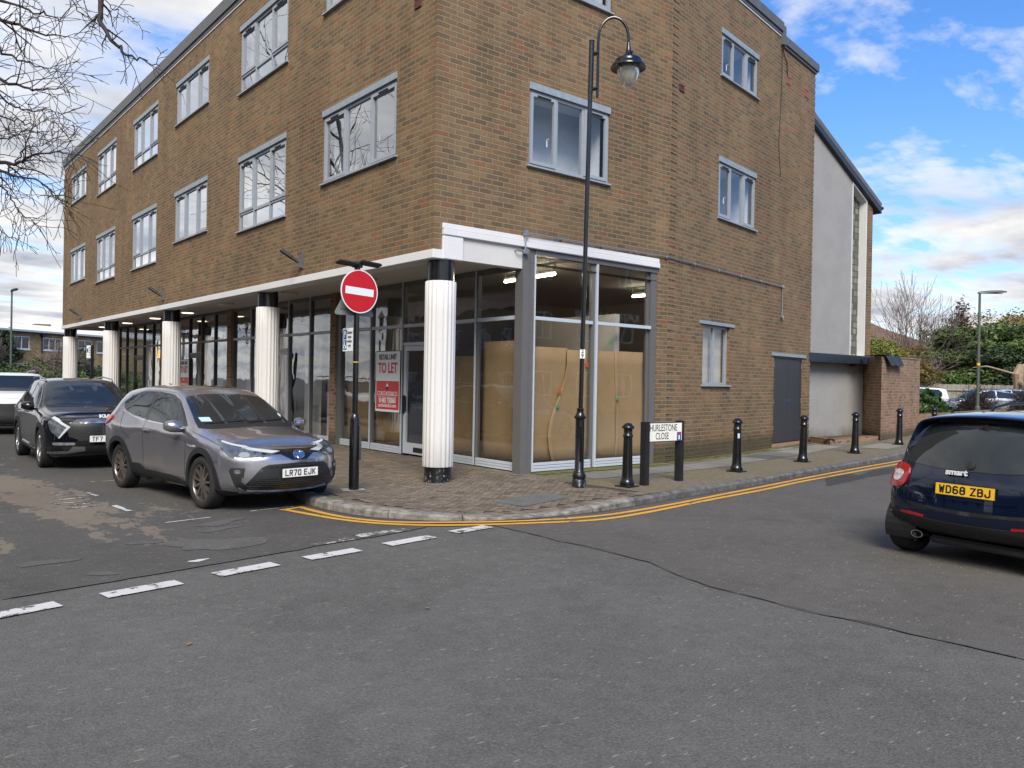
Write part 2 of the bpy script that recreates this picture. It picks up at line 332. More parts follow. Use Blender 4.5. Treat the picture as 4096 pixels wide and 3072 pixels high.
# stone of kerb, slabs
plain('kerb_granite', (.21, .195, .17), .85, var=.75, scale=9, bmp=.9)
plain('kerb_concrete', (.115, .112, .106), .85, var=.65, scale=8, bmp=.8)
m, nt, b = nodes('slab'); co = geo_pos(nt)
at = N(nt, 'ShaderNodeAttribute', attribute_name='tone'); n = noise(nt, co, 3, 5, .65); n2 = noise(nt, co, 45, 3)
r = ramp(nt, ((.25, (.085, .088, .082)), (.5, (.15, .148, .135)), (.8, (.24, .225, .19)))); L(nt, math_(nt, 'ADD', math_(nt, 'MULTIPLY', at.outputs['Fac'], .6), math_(nt, 'MULTIPLY', n.outputs[0], .4)), r.inputs[0])
g = ramp(nt, ((.3, .8), (.7, 1.2))); L(nt, n2.outputs[0], g.inputs[0])
L(nt, mix(nt, 1, r.outputs[0], g.outputs[0], 'MULTIPLY'), b.inputs['Base Color']); b.inputs['Roughness'].default_value = .8; bump(nt, b, n2.outputs[0], .3, .006)
m, nt, b = nodes('paver'); co = geo_pos(nt)
at = N(nt, 'ShaderNodeAttribute', attribute_name='tone'); n = noise(nt, co, 1.2, 5, .6); n2 = noise(nt, co, 70, 3, .7)
r = ramp(nt, ((0, (.105, .082, .060)), (.5, (.155, .124, .092)), (1, (.205, .165, .122)))); L(nt, at.outputs['Fac'], r.inputs[0])
g = ramp(nt, ((.3, .55), (.72, 1.5))); L(nt, n2.outputs[0], g.inputs[0]); col = mix(nt, 1, r.outputs[0], g.outputs[0], 'MULTIPLY')
v = N(nt, 'ShaderNodeTexVoronoi'); v.inputs['Scale'].default_value = 60; L(nt, co, v.inputs['Vector'])
fl = math_(nt, 'MULTIPLY', math_(nt, 'LESS_THAN', v.outputs['Distance'], .3), math_(nt, 'GREATER_THAN', N2(nt, v), .82))
col = mix(nt, math_(nt, 'MULTIPLY', fl, .6), col, (.34, .30, .24))
mo = ramp(nt, ((.56, 0), (.72, .5))); L(nt, n.outputs[0], mo.inputs[0]); col = mix(nt, mo.outputs[0], col, (.085, .085, .035))
L(nt, col, b.inputs['Base Color']); b.inputs['Roughness'].default_value = .85; bump(nt, b, n2.outputs[0], .4, .006)
# moss-blotched footway strip
m, nt, b = nodes('mossy'); co = geo_pos(nt)
n = noise(nt, co, 1.3, 6, .65); n2 = noise(nt, co, 50, 3, .7); n3 = noise(nt, co, 11, 4, .7)
r = ramp(nt, ((.40, (.075, .062, .044)), (.60, (.235, .195, .14)))); L(nt, math_(nt, 'ADD', math_(nt, 'MULTIPLY', n2.outputs[0], .6), math_(nt, 'MULTIPLY', n3.outputs[0], .4)), r.inputs[0])
mo = ramp(nt, ((.47, 0), (.62, .65))); L(nt, math_(nt, 'ADD', math_(nt, 'MULTIPLY', n.outputs[0], .6), math_(nt, 'MULTIPLY', n3.outputs[0], .4)), mo.inputs[0])
L(nt, mix(nt, mo.outputs[0], r.outputs[0], (.125, .115, .025)), b.inputs['Base Color']); b.inputs['Roughness'].default_value = .9; bump(nt, b, n2.outputs[0], .6, .01)
# ------------------------------------------------------------------ mesh builder
class MB:
    def __init__(s): s.v = []; s.f = []; s.uv = []; s.mi = []; s.tone = []; s.cur = 0; s.t = .5
    def face(s, pts, uvs=None):
        n = len(s.v); s.v += [tuple(p) for p in pts]; s.f.append(tuple(range(n, n+len(pts)))); s.uv.append(uvs); s.mi.append(s.cur); s.tone.append(s.t)
    def raw(s, vs, fs):
        n = len(s.v); s.v += [tuple(p) for p in vs]
        for f in fs: s.f.append(tuple(n+i for i in f)); s.uv.append(None); s.mi.append(s.cur); s.tone.append(s.t)
    def box(s, x0, x1, y0, y1, z0, z1, M=None, uvm=False):
        P = [(x, y, z) for z in (z0, z1) for y in (y0, y1) for x in (x0, x1)]
        F = [(0, 2, 3, 1), (4, 5, 7, 6), (0, 1, 5, 4), (2, 6, 7, 3), (0, 4, 6, 2), (1, 3, 7, 5)]
        if M is not None: P = [tuple(M @ Vector(p)) for p in P]
        for k, f in enumerate(F):
            q = [P[i] for i in f]
            if uvm: s.face(q, wall_uv(q))
            else: s.face(q)
    def prism(s, poly, d0, d1, fn):
        """poly 2D extruded from d0 to d1; fn(a,b,d)->3D"""
        a = [fn(p[0], p[1], d0) for p in poly]; b = [fn(p[0], p[1], d1) for p in poly]; n = len(poly)
        s.face(a[::-1]); s.face(b)
        for i in range(n): j = (i+1) % n; s.face([a[i], a[j], b[j], b[i]])
    def tube(s, pts, rad, n=8, cap=True):
        pts = [Vector(p) for p in pts]
        if not hasattr(rad, '__len__'): rad = [rad]*len(pts)
        rings = []; up = None
        for i, p in enumerate(pts):
            d = (pts[min(i+1, len(pts)-1)]-pts[max(i-1, 0)])
            if d.length < 1e-9: d = Vector((0, 0, 1))
            d.normalize()
            if up is None or abs(up.dot(d)) > .95: up = Vector((0, 0, 1)) if abs(d.z) < .9 else Vector((1, 0, 0))
            a = d.cross(up).normalized(); b2 = a.cross(d).normalized(); up = b2
            rings.append([p+(a*math.cos(t)+b2*math.sin(t))*rad[i] for t in [2*math.pi*k/n for k in range(n)]])
        base = len(s.v)
        for r in rings: s.v += [tuple(q) for q in r]
        def add(f): s.f.append(f); s.uv.append(None); s.mi.append(s.cur); s.tone.append(s.t)
        for i in range(len(rings)-1):
            for k in range(n):
                k2 = (k+1) % n; add((base+i*n+k, base+i*n+k2, base+(i+1)*n+k2, base+(i+1)*n+k))
        if cap:
            add(tuple(base+k for k in range(n))[::-1]); add(tuple(base+(len(rings)-1)*n+k for k in range(n)))
    def lathe(s, prof, n=24, M=None, flute=None):
        """prof list of (r,z)"""
        rings = []
        for (r, z) in prof:
            ring = []
            for k in range(n):
                t = 2*math.pi*k/n; rr = r
                if flute: rr = r*flute(t)
                p = Vector((rr*math.cos(t), rr*math.sin(t), z)); ring.append(tuple(M @ p) if M is not None else tuple(p))
            rings.append(ring)
        base = len(s.v)
        for r in rings: s.v += r
        def add(f): s.f.append(f); s.uv.append(None); s.mi.append(s.cur); s.tone.append(s.t)
        for i in range(len(rings)-1):
            for k in range(n):
                k2 = (k+1) % n; add((base+i*n+k, base+i*n+k2, base+(i+1)*n+k2, base+(i+1)*n+k))
        add(tuple(base+k for k in range(n))[::-1]); add(tuple(base+(len(rings)-1)*n+k for k in range(n)))
    def build(s, name, mats, parent=None, smooth=False, bevel=0, angle=35):
        me = bpy.data.meshes.new(name); 
        off = Vector((0, 0, 0))
        vs = s.v
        if parent is not None and topof(parent).get('_world'):
            off = world_loc(parent); vs = [(v[0]-off.x, v[1]-off.y, v[2]-off.z) for v in s.v]
        me.from_pydata(vs, [], s.f)
        if not isinstance(mats, (list, tuple)): mats = [mats]
        for m_ in mats: me.materials.append(MATS[m_])
        me.polygons.foreach_set('material_index', s.mi)
        if any(u is not None for u in s.uv):
            lay = me.uv_layers.new(name='UVMap')
            for p, u in zip(me.polygons, s.uv):
                if u is not None:
                    for li, c in zip(p.loop_indices, u): lay.data[li].uv = c
        if any(abs(t-.5) > 1e-6 for t in s.tone):
            at = me.attributes.new('tone', 'FLOAT', 'FACE'); at.data.foreach_set('value', s.tone)
        if smooth:
            me.polygons.foreach_set('use_smooth', [True]*len(me.polygons))
            bm = bmesh.new(); bm.from_mesh(me); bmesh.ops.remove_doubles(bm, verts=bm.verts, dist=1e-5)
            for e in bm.edges:
                e.smooth = not (len(e.link_faces) == 2 and e.calc_face_angle(0) > R(angle))
            bm.to_mesh(me); bm.free()
        me.update()
        o = bpy.data.objects.new(name, me); COL.objects.link(o)
        if parent is not None: o.parent = parent
        if bevel:
            bm = bmesh.new(); bm.from_mesh(me); bmesh.ops.remove_doubles(bm, verts=bm.verts, dist=1e-5)
            es = [e for e in bm.edges if len(e.link_faces) == 2 and e.calc_face_angle(0) > R(40)]
            bmesh.ops.bevel(bm, geom=es, offset=bevel, segments=2, affect='EDGES', clamp_overlap=True)
            bm.to_mesh(me); bm.free(); me.update()
        return o
def topof(o):
    while o.parent is not None: o = o.parent
    return o
def world_loc(o):
    v = Vector((0, 0, 0))
    while o is not None: v = v+Vector(o.location); o = o.parent
    return v
def wall_uv(q):
    n = (Vector(q[1])-Vector(q[0])).cross(Vector(q[2])-Vector(q[1]))
    if abs(n.z) > max(abs(n.x), abs(n.y)): return [(p[0], p[1]) for p in q]
    d = Vector((-n.y, n.x, 0)).normalized() if (n.x or n.y) else Vector((1, 0, 0))
    if abs(d.x) > abs(d.y): d = d if d.x > 0 else -d
    else: d = d if d.y > 0 else -d
    return [(p[0]*d.x+p[1]*d.y, p[2]) for p in q]
def thing(name, label, cat, loc=(0, 0, 0), rotz=0, group=None, world=True):
    o = bpy.data.objects.new(name, None); COL.objects.link(o); o.empty_display_size = .1
    o.location = loc; o.rotation_euler = (0, 0, rotz); o['label'] = label; o['category'] = cat
    if group: o['group'] = group
    if world: o['_world'] = 1
    return o
def tag(o, label, cat, group=None, kind=None):
    o['label'] = label; o['category'] = cat
    if group: o['group'] = group
    if kind: o['kind'] = kind
    return o
def struct(o, label=None, cat=None, kind='structure'):
    o['kind'] = kind
    if label: o['label'] = label
    if cat: o['category'] = cat
    return o
def dup_tree(o, parent=None):
    c = o.copy(); COL.objects.link(c)
    if parent is not None: c.parent = parent
    for ch in list(o.children): dup_tree(ch, c)
    return c
def text_mesh(txt, size, name, mat, parent, M, depth=.004, squash=1, bold=0, align='CENTER', shear=0, space=1):
    cu = bpy.data.curves.new('t', 'FONT'); cu.body = txt; cu.size = size; cu.align_x = align; cu.align_y = 'CENTER'; cu.extrude = depth/2; cu.offset = bold; cu.shear = shear; cu.space_character = space; cu.resolution_u = 3
    o = bpy.data.objects.new('t', cu); COL.objects.link(o); dg = bpy.context.evaluated_depsgraph_get()
    me = bpy.data.meshes.new_from_object(o.evaluated_get(dg)); bpy.data.objects.remove(o); bpy.data.curves.remove(cu)
    me.transform(Matrix.Diagonal((squash, 1, 1, 1))); me.transform(M); me.name = name; me.materials.clear(); me.materials.append(MATS[mat])
    q = bpy.data.objects.new(name, me); COL.objects.link(q); q.parent = parent
    return q
def frame(origin, right, up):
    """matrix with local x=right, y=up, z=outward"""
    r = Vector(right).normalized(); u = Vector(up).normalized(); n = r.cross(u)
    M = Matrix((r, u, n)).transposed().to_4x4(); M.translation = Vector(origin); return M
def smooth01(t): t = max(0, min(1, t)); return t*t*(3-2*t)
def pz(x, y):
    g = math.exp(-((x+.5)/1.25)**2); fy = 1-.2*smooth01((y+1)/1.0) - .8*smooth01(y/3)
    return .10 - .078*g*max(0, fy) + .06*smooth01((x-9)/6)
# ------------------------------------------------------------------ wall plane helper
class Plane:
    """facade plane: u runs along (dx,dy) from origin, z up, outward normal n"""
    def __init__(s, ox, oy, ang, flip=1):
        s.o = Vector((ox, oy, 0)); s.d = Vector((math.cos(ang), math.sin(ang), 0)); s.n = Vector((s.d.y, -s.d.x, 0))*flip; s.flip = flip
    def p(s, u, z, out=0): return s.o+s.d*u+s.n*out+Vector((0, 0, z))
    def quad(s, mb, u0, u1, z0, z1, out=0, uv=True):
        q = [s.p(u0, z0, out), s.p(u1, z0, out), s.p(u1, z1, out), s.p(u0, z1, out)]; U = [(u0, z0), (u1, z0), (u1, z1), (u0, z1)]
        if s.flip < 0: q = q[::-1]; U = U[::-1]
        mb.face(q, U if uv else None)
    def box(s, mb, u0, u1, z0, z1, o0, o1, uv=False):
        P = [s.p(u, z, o) for o in (o0, o1) for z in (z0, z1) for u in (u0, u1)]
        UV = [(u, z) for o in (o0, o1) for z in (z0, z1) for u in (u0, u1)]
        F = [(0, 2, 3, 1), (4, 5, 7, 6), (0, 1, 5, 4), (2, 6, 7, 3), (0, 4, 6, 2), (1, 3, 7, 5)]
        for k, f in enumerate(F):
            if s.flip < 0: f = f[::-1]
            uvs = None
            if uv: uvs = [(UV[i][0] if k not in (4, 5) else (o1-o0 if i > 3 else 0), UV[i][1]) for i in f]
            mb.face([P[i] for i in f], uvs)
    def M(s, u, z, out):
        """local frame for text: readable from outside"""
        r = s.d if s.flip > 0 else -s.d
        return frame(s.p(u, z, out), r, (0, 0, 1))
    def wall(s, mb, u0, u1, z0, z1, holes, thick=.25):
        us = sorted({u0, u1, *[h[0] for h in holes], *[h[1] for h in holes]}); zs = sorted({z0, z1, *[h[2] for h in holes], *[h[3] for h in holes]})
        for a, b in zip(us, us[1:]):
            for c, d in zip(zs, zs[1:]):
                m_, k = (a+b)/2, (c+d)/2
                if any(h[0] < m_ < h[1] and h[2] < k < h[3] for h in holes): continue
                s.quad(mb, a, b, c, d)
        for (a, b, c, d) in [h[:4] for h in holes]:   # reveals
            for q, U in (([s.p(a, c), s.p(a, d), s.p(a, d, -thick), s.p(a, c, -thick)], [(0, c), (0, d), (thick, d), (thick, c)]),
                         ([s.p(b, d), s.p(b, c), s.p(b, c, -thick), s.p(b, d, -thick)], [(0, d), (0, c), (thick, c), (thick, d)]),
                         ([s.p(a, d), s.p(b, d), s.p(b, d, -thick), s.p(a, d, -thick)], [(a, 0), (b, 0), (b, thick), (a, thick)]),
                         ([s.p(b, c), s.p(a, c), s.p(a, c, -thick), s.p(b, c, -thick)], [(b, 0), (a, 0), (a, thick), (b, thick)])):
                if s.flip < 0: q = q[::-1]; U = U[::-1]
                mb.face(q, U)
# ------------------------------------------------------------------ main building
PL = Plane(0, 0, R(90), -1); PR = Plane(0, 0, 0, 1); A10 = R(10); PF = Plane(5.52, 0, A10, 1)
LEN = 28.15; FW = 7.65; ZB = 3.64; TOP = 10.36
bld = thing('brick_building', 'three storey brown brick corner building with grey windows over a white columned shop front', 'building', (0, 0, 0))
shopb = bld
# window openings: (u0,u1,z0,z1,kind)
LW = []
for (u0, u1), k in zip(((1.16, 3.84), (5.50, 8.15), (10.25, 12.90), (14.62, 17.28), (19.46, 22.15), (24.0, 26.72)), (3, 6, 3, 6, 6, 3)):
    LW.append((u0, u1, 5.30 if k == 3 else 4.965, 6.68, k)); LW.append((u0, u1, 8.52 if k == 3 else 8.13, 9.70, k))
RW = [(1.87, 3.80, 5.27, 6.66, 3), (1.87, 3.80, 8.38, 9.72, 3)]
FWN = [(2.12, 4.02, 8.35, 9.38, 3), (2.09, 4.01, 5.27, 6.60, 3), (1.49, 2.77, 1.64, 2.92, 2)]
DOOR = (5.25, 7.10, .21, 2.38)
mb = MB(); PL.wall(mb, 0, LEN, ZB, TOP, LW); mb.build('street_wall', 'brick_left', bld)
mb = MB(); PR.wall(mb, 0, 5.53, ZB, TOP, [(.146, 5.53, ZB, 4.05)]+RW)
PR.quad(mb, 5.19, 5.53, 0, 4.05)
q = [PR.p(5.19, 0), PR.p(5.19, 0, -.2), PR.p(5.19, 4.05, -.2), PR.p(5.19, 4.05)]; mb.face(q[::-1], [(0, 0), (.2, 0), (.2, 4.05), (0, 4.05)][::-1])
mb.build('corner_wall', 'brick_right', bld)
mb = MB(); PF.wall(mb, 0, 5.3, 0, TOP, [h for h in FWN if h[1] < 5.3]+[(5.25, 5.3, .21, 2.38)], .2)
PF.wall(mb, 5.3, FW, 0, 10.10, [(5.3, 7.10, .21, 2.38)], .2)
# return of the end of the wall, shifted uv so bricks run on
fe = PF.p(FW, 0); E1 = Plane(fe.x, fe.y, R(100), 1); 
E1.quad(mb, 0, 1.2, 0, 10.10)
z = .05   # projecting bricks at the change of direction and at the far end
k = 0
while z < 10.2:
    PF.box(mb, -.01, .235, z, z+.075, -.02, .010, True)
    if z < 9.9: PF.box(mb, FW-.11, FW+.018, z, z+.078, -.02, .004, True)
    z += .166
mb.build('side_wall', 'brick_right', bld)
mb = MB()      # far end wall, roof and rear
E2 = Plane(0, LEN, 0, -1)
E2.quad(mb, 0, 9, ZB, TOP); mb.build('end_wall', 'brick_left', bld)
mb = MB(); mb.face([(0, 0, TOP-.05), (12.5, 1.3, TOP-.05), (9, 28, TOP-.05), (0, 28.1, TOP-.05)]); mb.build('roof', 'lead_roof', bld)
# copings
mb = MB()
PL.box(mb, -.07, LEN+.08, TOP, TOP+.30, -.35, .07); PL.box(mb, -.05, LEN+.06, TOP-.09, TOP, -.02, .035)
PR.box(mb, -.06, 5.5, TOP+.001, TOP+.298, -.35, .068); PR.box(mb, -.04, 5.5, TOP-.088, TOP, -.02, .034)
PF.box(mb, 0, 5.32, TOP-.002, TOP+.22, -.35, .07); PF.box(mb, 0, 5.30, TOP-.085, TOP-.002, -.02, .036)
PF.box(mb, 5.28, 5.42, 10.04, TOP+.14, -.35, .085)
PF.box(mb, 5.42, FW+.10, 10.10, 10.30, -.35, .07); PF.box(mb, 5.42, FW+.03, 10.03, 10.10, -.02, .036)
mb.build('coping', 'lead_roof', bld)
mb = MB(); PL.box(mb, -.04, LEN+.05, TOP-.13, TOP-.091, -.01, .022); PR.box(mb, -.02, 5.5, TOP-.128, TOP-.09, -.01, .021); PF.box(mb, 0, 5.3, TOP-.125, TOP-.087, -.01, .021); mb.build('coping_fillet', 'white_paint', bld)
# windows
def window(P, u0, u1, z0, z1, kind, glass, backing, lintel=True, handle_pane=None, lint_over=0, rec=.035):
    w = MB(); W = u1-u0; zt = z1-(.115 if kind != 2 else .0); fr = .055; o = -rec
    def bar(a, b, c, d, oo=o, th=.07): P.box(w, a, b, c, d, oo-th, oo)
    bar(u0, u1, zt-fr, zt); bar(u0, u1, z0, z0+fr); bar(u0, u0+fr, z0+fr, zt-fr); bar(u1-fr, u1, z0+fr, zt-fr)
    n = 2 if kind == 2 else 3
    ms = [u0+W*k/n for k in range(1, n)]; mid = z0+.41 if kind == 6 else z0
    for m_ in ms: bar(m_-.03, m_+.03, z0+fr, zt-fr)
    edges = [u0+fr]+sum([[m_-.03, m_+.03] for m_ in ms], [])+[u1-fr]
    if kind == 6:
        for a, b in zip(edges[::2], edges[1::2]): bar(a, b, mid-.03, mid+.03)
    panes = []
    for i, (a, b) in enumerate(zip(edges[::2], edges[1::2])):
        lo = mid+.03 if kind == 6 else z0+fr; hi = zt-fr; s = 0
        if kind != 2 and i != 1:       # opening casement with its own sash
            s = .045
            for q in ((a-.012, b+.012, hi-s, hi+.012), (a-.012, b+.012, lo-.012, lo+s), (a-.012, a+s, lo+s, hi-s), (b-s, b+.012, lo+s, hi-s)): P.box(w, *q, o-.03, o+.018)
        panes.append((a+s, b-s, lo+s, hi-s, i, s))
        if kind == 6: panes.append((a, b, z0+fr, mid-.03, i, 0))
    root = w.build('window', 'frame_grey', bld, bevel=0)
    g = MB()
    for (a, b, c, d, i, s) in panes: P.quad(g, a, b, c, d, o-.03, False)
    g.build('pane', glass, root)
    for (a, b, c, d, i, s) in panes:
        if s: t = MB(); m_ = (a+b)/2; P.box(t, m_-.15, m_+.15, d+.008, d+.03, o+.02, o+.035); t.build('trickle_vent', 'black_matt', root)
    if handle_pane is not None:
        for (a, b, c, d, i, s) in panes:
            if i == handle_pane and s:
                h = MB(); x = (b-.05) if True else a; h.tube([P.p(x, c+(d-c)*.42, o-.06), P.p(x, c+(d-c)*.42, o-.10), P.p(x, c+(d-c)*.42-.13, o-.10)], .013, 6); h.build('window_handle', 'white_paint', root)
    sl = MB(); P.box(sl, u0-.06, u1+.02, z0-.035, z0-.002, -.02, .055); sl.build('sill', 'frame_grey', root, bevel=.004)
    if kind != 2:
        l = MB(); P.box(l, u0-.01, u1+.01, zt+.002, z1, -.05, .012); l.build('lintel', 'lintel_grey', root)
    bk = MB(); bk.cur = 0
    # room behind: a shallow reveal box, deep enough to show parallax
    dp = backing[1]
    q = [P.p(u0, z0, -dp), P.p(u1, z0, -dp), P.p(u1, z1, -dp), P.p(u0, z1, -dp)]; bk.face(q if P.flip > 0 else q[::-1])
    for pp in (([P.p(u0-.001, z0, -.1), P.p(u0-.001, z0, -dp), P.p(u0-.001, z1, -dp), P.p(u0-.001, z1, -.1)]), ([P.p(u1, z0, -.1), P.p(u1, z1, -.1), P.p(u1, z1, -dp), P.p(u1, z0, -dp)]), ([P.p(u0, z1, -.1), P.p(u0, z1, -dp), P.p(u1, z1, -dp), P.p(u1, z1, -.1)]), ([P.p(u0, z0, -.1), P.p(u1, z0, -.1), P.p(u1, z0, -dp), P.p(u0, z0, -dp)])): bk.face(pp)
    bk.build('room', backing[0], root)
    return root
def curtains(P, root, u0, u1, z0, z1, spans, depth=.30, mat='curtain'):
    c = MB()
    for (a, b) in spans:
        n = max(6, int((b-a)*26)); pr = None
        for i in range(n+1):
            u = a+(b-a)*i/n; d = -depth+.025*math.sin(u*41)+.01*math.sin(u*97)
            cur = (P.p(u, z0, d), P.p(u, z1, d))
            if pr: c.face([pr[0], cur[0], cur[1], pr[1]])
            pr = cur
    c.build('curtain', mat, root, smooth=True, angle=80)
for i, h in enumerate(LW):
    r_ = window(PL, *h, 'glass_up', ('blind_room', .5 if i % 3 else .8), handle_pane=(0 if i in (3, 0) else None))
    if i in (4, 5, 6, 7, 8): curtains(PL, r_, h[0], h[1], h[2], h[3], [(h[0]+.02, h[0]+.9), (h[1]-.95, h[1]-.02)] if i % 2 else [(h[0]+.02, h[1]-.02)])
for i, h in enumerate(RW): window(PR, *h, 'glass_side', ('blind_room', .8), handle_pane=0)
for i, h in enumerate(FWN[:2]): window(PF, *h, 'glass_side', ('blind_room', .9), handle_pane=0)
w0 = window(PF, *FWN[2], 'glass_side', ('room_dark', .9), rec=.07); curtains(PF, w0, 1.5, 2.76, 1.64, 2.92, [(1.52, 1.80), (2.2, 2.62)], .3)
mb = MB(); PF.box(mb, 1.33, 2.97, 2.922, 2.995, -.05, .03); mb.build('lintel', 'lintel_grey', bld, bevel=.006)
mb = MB(); PF.box(mb, 5.10, 7.33, 2.382, 2.462, -.05, .03); mb.build('lintel', 'lintel_grey', bld, bevel=.006)
# double service door
dr = MB(); PF.box(dr, 5.25, 5.30, .21, 2.38, -.10, -.015); PF.box(dr, 7.05, 7.10, .21, 2.38, -.10, -.015); PF.box(dr, 5.30, 7.05, 2.335, 2.38, -.10, -.015)
dr = dr.build('door', 'door_dark', bld)
for a, b in ((5.304, 6.19), (6.196, 7.046)):
    d = MB(); PF.box(d, a, b, .225, 2.33, -.09, -.03); lf = d.build('door_leaf', 'door_dark', dr, bevel=.004)
for x in (6.09, 6.30):
    d = MB(); PF.box(d, x-.018, x+.018, 1.25, 1.31, -.03, -.018); d.build('lock', 'sign_blue', dr)
d = MB()
for zz in (.55, 1.2, 2.1):
    PF.box(d, 5.262, 5.285, zz, zz+.12, -.018, -.004); PF.box(d, 7.068, 7.09, zz, zz+.12, -.018, -.004)
d.build('hinge', 'galv', dr)
mb = MB(); PF.box(mb, 5.20, 7.12, .12, .207, -.10, .035); mb.build('door_step', 'stone_sill', bld, bevel=.006)
# air bricks
for P, a, b, c, d_, mt in ((PL, .46, .64, 7.50, 7.66, 'vent_brown'), (PF, .28, .47, 7.49, 7.62, 'vent_brown'), (PF, 5.68, 5.93, 9.22, 9.41, 'vent_red'), (PF, 6.89, 7.17, 9.23, 9.44, 'vent_red')):
    v = MB(); t_ = .022 if mt == 'vent_brown' else .014
    P.box(v, a, a+.025, c, d_, -.02, t_); P.box(v, b-.025, b, c, d_, -.02, t_); P.box(v, a+.025, b-.025, c, c+.02, -.02, t_); P.box(v, a+.025, b-.025, d_-.02, d_, -.02, t_)
    n = 5
    for k in range(n): 
        x = a+.03+(b-a-.06)*(k+.5)/n; P.box(v, x-.006, x+.006, c+.02, d_-.02, -.015, t_-.006)
    P.quad(v, a+.02, b-.02, c+.02, d_-.02, -.008 if mt == 'vent_brown' else .003, False)
    v.cur = 0; v.build('air_vent', mt, bld)
# white band, corner block, beam and soffit
mb = MB(); PL.box(mb, -.035, LEN+.03, 3.502, 3.640, -.28, .035); E2.box(mb, 0, 9, 3.502, 3.638, -.28, .03)
PR.box(mb, -.033, .148, 3.503, 3.638, -.25, .033)
mb.build('white_band', 'white_paint', bld, bevel=.008)
mb = MB(); PR.box(mb, .15, .53, 3.505, 3.872, -.30, .045); mb.build('corner_block', 'white_paint', bld, bevel=.012)
mb = MB(); PR.box(mb, .148, 5.215, 3.974, 4.062, -.1, .036); PR.box(mb, .152, 5.215, 3.875, 3.974, -.1, .058); mb.build('fascia', 'white_paint', bld, bevel=.01)
mb = MB(); PR.box(mb, .53, 1.765, 3.522, 3.874, -.20, .004); mb.build('beam', 'soffit_paint', bld)
mb = MB(); mb.face([(0, .2, 3.632), (0, LEN, 3.632), (1.95, LEN, 3.632), (1.95, .15, 3.632)]); mb.face([(1.95, .15, 3.632), (1.95, 0, 3.632), (.15, 0, 3.632), (0, .2, 3.632)][::-1]); mb.build('soffit', 'soffit_paint', bld)
# columns
def flute(t): return 1-.055*(.5+.5*math.cos(t*20))**1.0*1.0
for i, (Y, sc) in enumerate(((.20, 1.0), (6.98, 1.03), (13.92, 1.05), (20.95, 1.10), (27.95, 1.14))):
    X = .28; g = pz(X, Y)
    c = MB(); r = .245*sc
    zs = [(r*.97, g+.235), (r, g+.25)]+[(r, g+.25+k*(3.175-g-.25)/6+(0 if k % 2 else 0)) for k in range(1, 6)]+[(r, 3.165), (r*.965, 3.18)]
    c.lathe(zs, 160, Matrix.Translation((X, Y, 0)), flute); col = c.build('column', 'column_white', bld, smooth=True, angle=60)
    rg = MB()
    for zj in (1.28, 2.25): rg.lathe([(r*.955, zj-.006), (r*.962, zj), (r*.955, zj+.006)], 48, Matrix.Translation((X, Y, 0)))
    rg.build('joint', 'soffit_paint', col)
    k = MB(); k.lathe([(r*.86, 3.18), (r*.86, 3.63)], 40, Matrix.Translation((X, Y, 0))); k.build('column_cap', 'gloss_black', col, smooth=True)
    k = MB(); k.lathe([(r*.90, g-.03), (r*.87, g+.02), (r*.86, g+.236)], 40, Matrix.Translation((X, Y, 0))); k.build('column_base', 'chipped_black', col, smooth=True)
# shop front along the arcade, plane x = 1.88
SX = 1.88; PS = Plane(SX, 0, R(90), -1)
def shopbay(u0, u1, mulls, door, pale, glass='glass_shop', cap=3.63):
    f = MB(); p_ = MB(); g = MB(); zb = .115
    us = [u0]+mulls+[u1]
    for m_ in mulls: PS.box(f, m_-.05, m_+.05, zb, cap, -.08, 0)
    PS.box(f, u0, u0+.05, zb, cap, -.08, 0); PS.box(f, u1-.05, u1, zb, cap, -.08, 0); PS.box(f, u0+.05, u1-.05, cap-.09, cap, -.079, -.001)
    for m_ in mulls: PS.box(p_, m_-.006, m_+.03, zb, cap-.0, 0, .014)
    for a, b in zip(us, us[1:]):
        isd = door and abs(a-door[0]) < .02
        PS.box(p_, a+.05, b-.05, 2.70, 2.765, -.06, .012)
        PS.quad(g, a+.05, b-.05, 2.765, cap-.09, -.04, False)
        if isd:
            PS.box(p_, a+.05, b-.05, 2.33, 2.39, -.06, .012); PS.quad(g, a+.05, b-.05, 2.39, 2.70, -.04, False)
        else:
            PS.quad(g, a+.05, b-.05, .26, 2.70, -.04, False)
            for k in range(3): PS.box(p_, a+.05, b-.05, .118+k*.047, .159+k*.047, -.06, .010)
    root = f.build('shopfront', 'shop_grey' if pale else 'shop_dark', bld)
    p_.build('glazing_bar', 'shop_pale' if pale else 'shop_grey', root); g.build('pane', glass, root)
    if door:
        a, b = door; d = MB()
        for q in ((a+.06, a+.14, .14, 2.32), (b-.14, b-.06, .14, 2.32), (a+.14, b-.14, 2.22, 2.32), (a+.14, b-.14, .14, .36)): PS.box(d, *q, -.06, -.005)
        dd = d.build('door', 'shop_pale' if pale else 'shop_dark', root)
        d = MB(); PS.quad(d, a+.14, b-.14, .36, 2.22, -.035, False); d.build('pane', glass, dd)
        d = MB(); PS.box(d, b-.125, b-.085, .95, 1.32, .0, .045); PS.box(d, b-.17, b-.135, 1.0, 1.3, .0, .03); d.build('handle', 'black_matt', dd)
        d = MB(); PS.box(d, (a+b)/2-.17, (a+b)/2+.17, .19, .28, -.005, .008); d.build('letterbox', 'black_matt', dd)
    return root
s1 = shopbay(.14, 6.72, [1.40, 2.62, 3.90, 5.20], (2.62, 3.90), True)
PSb = MB(); PS.box(PSb, 6.56, 6.76, .1, 3.63, -.09, .02); PSb.build('end_post', 'shop_grey', s1)
s2 = shopbay(7.04, 13.42, [8.22, 9.47, 10.75, 12.02], (9.47, 10.75), True)
s3 = shopbay(13.76, 20.20, [14.98, 16.2, 17.42, 18.72], (16.2, 17.42), False)
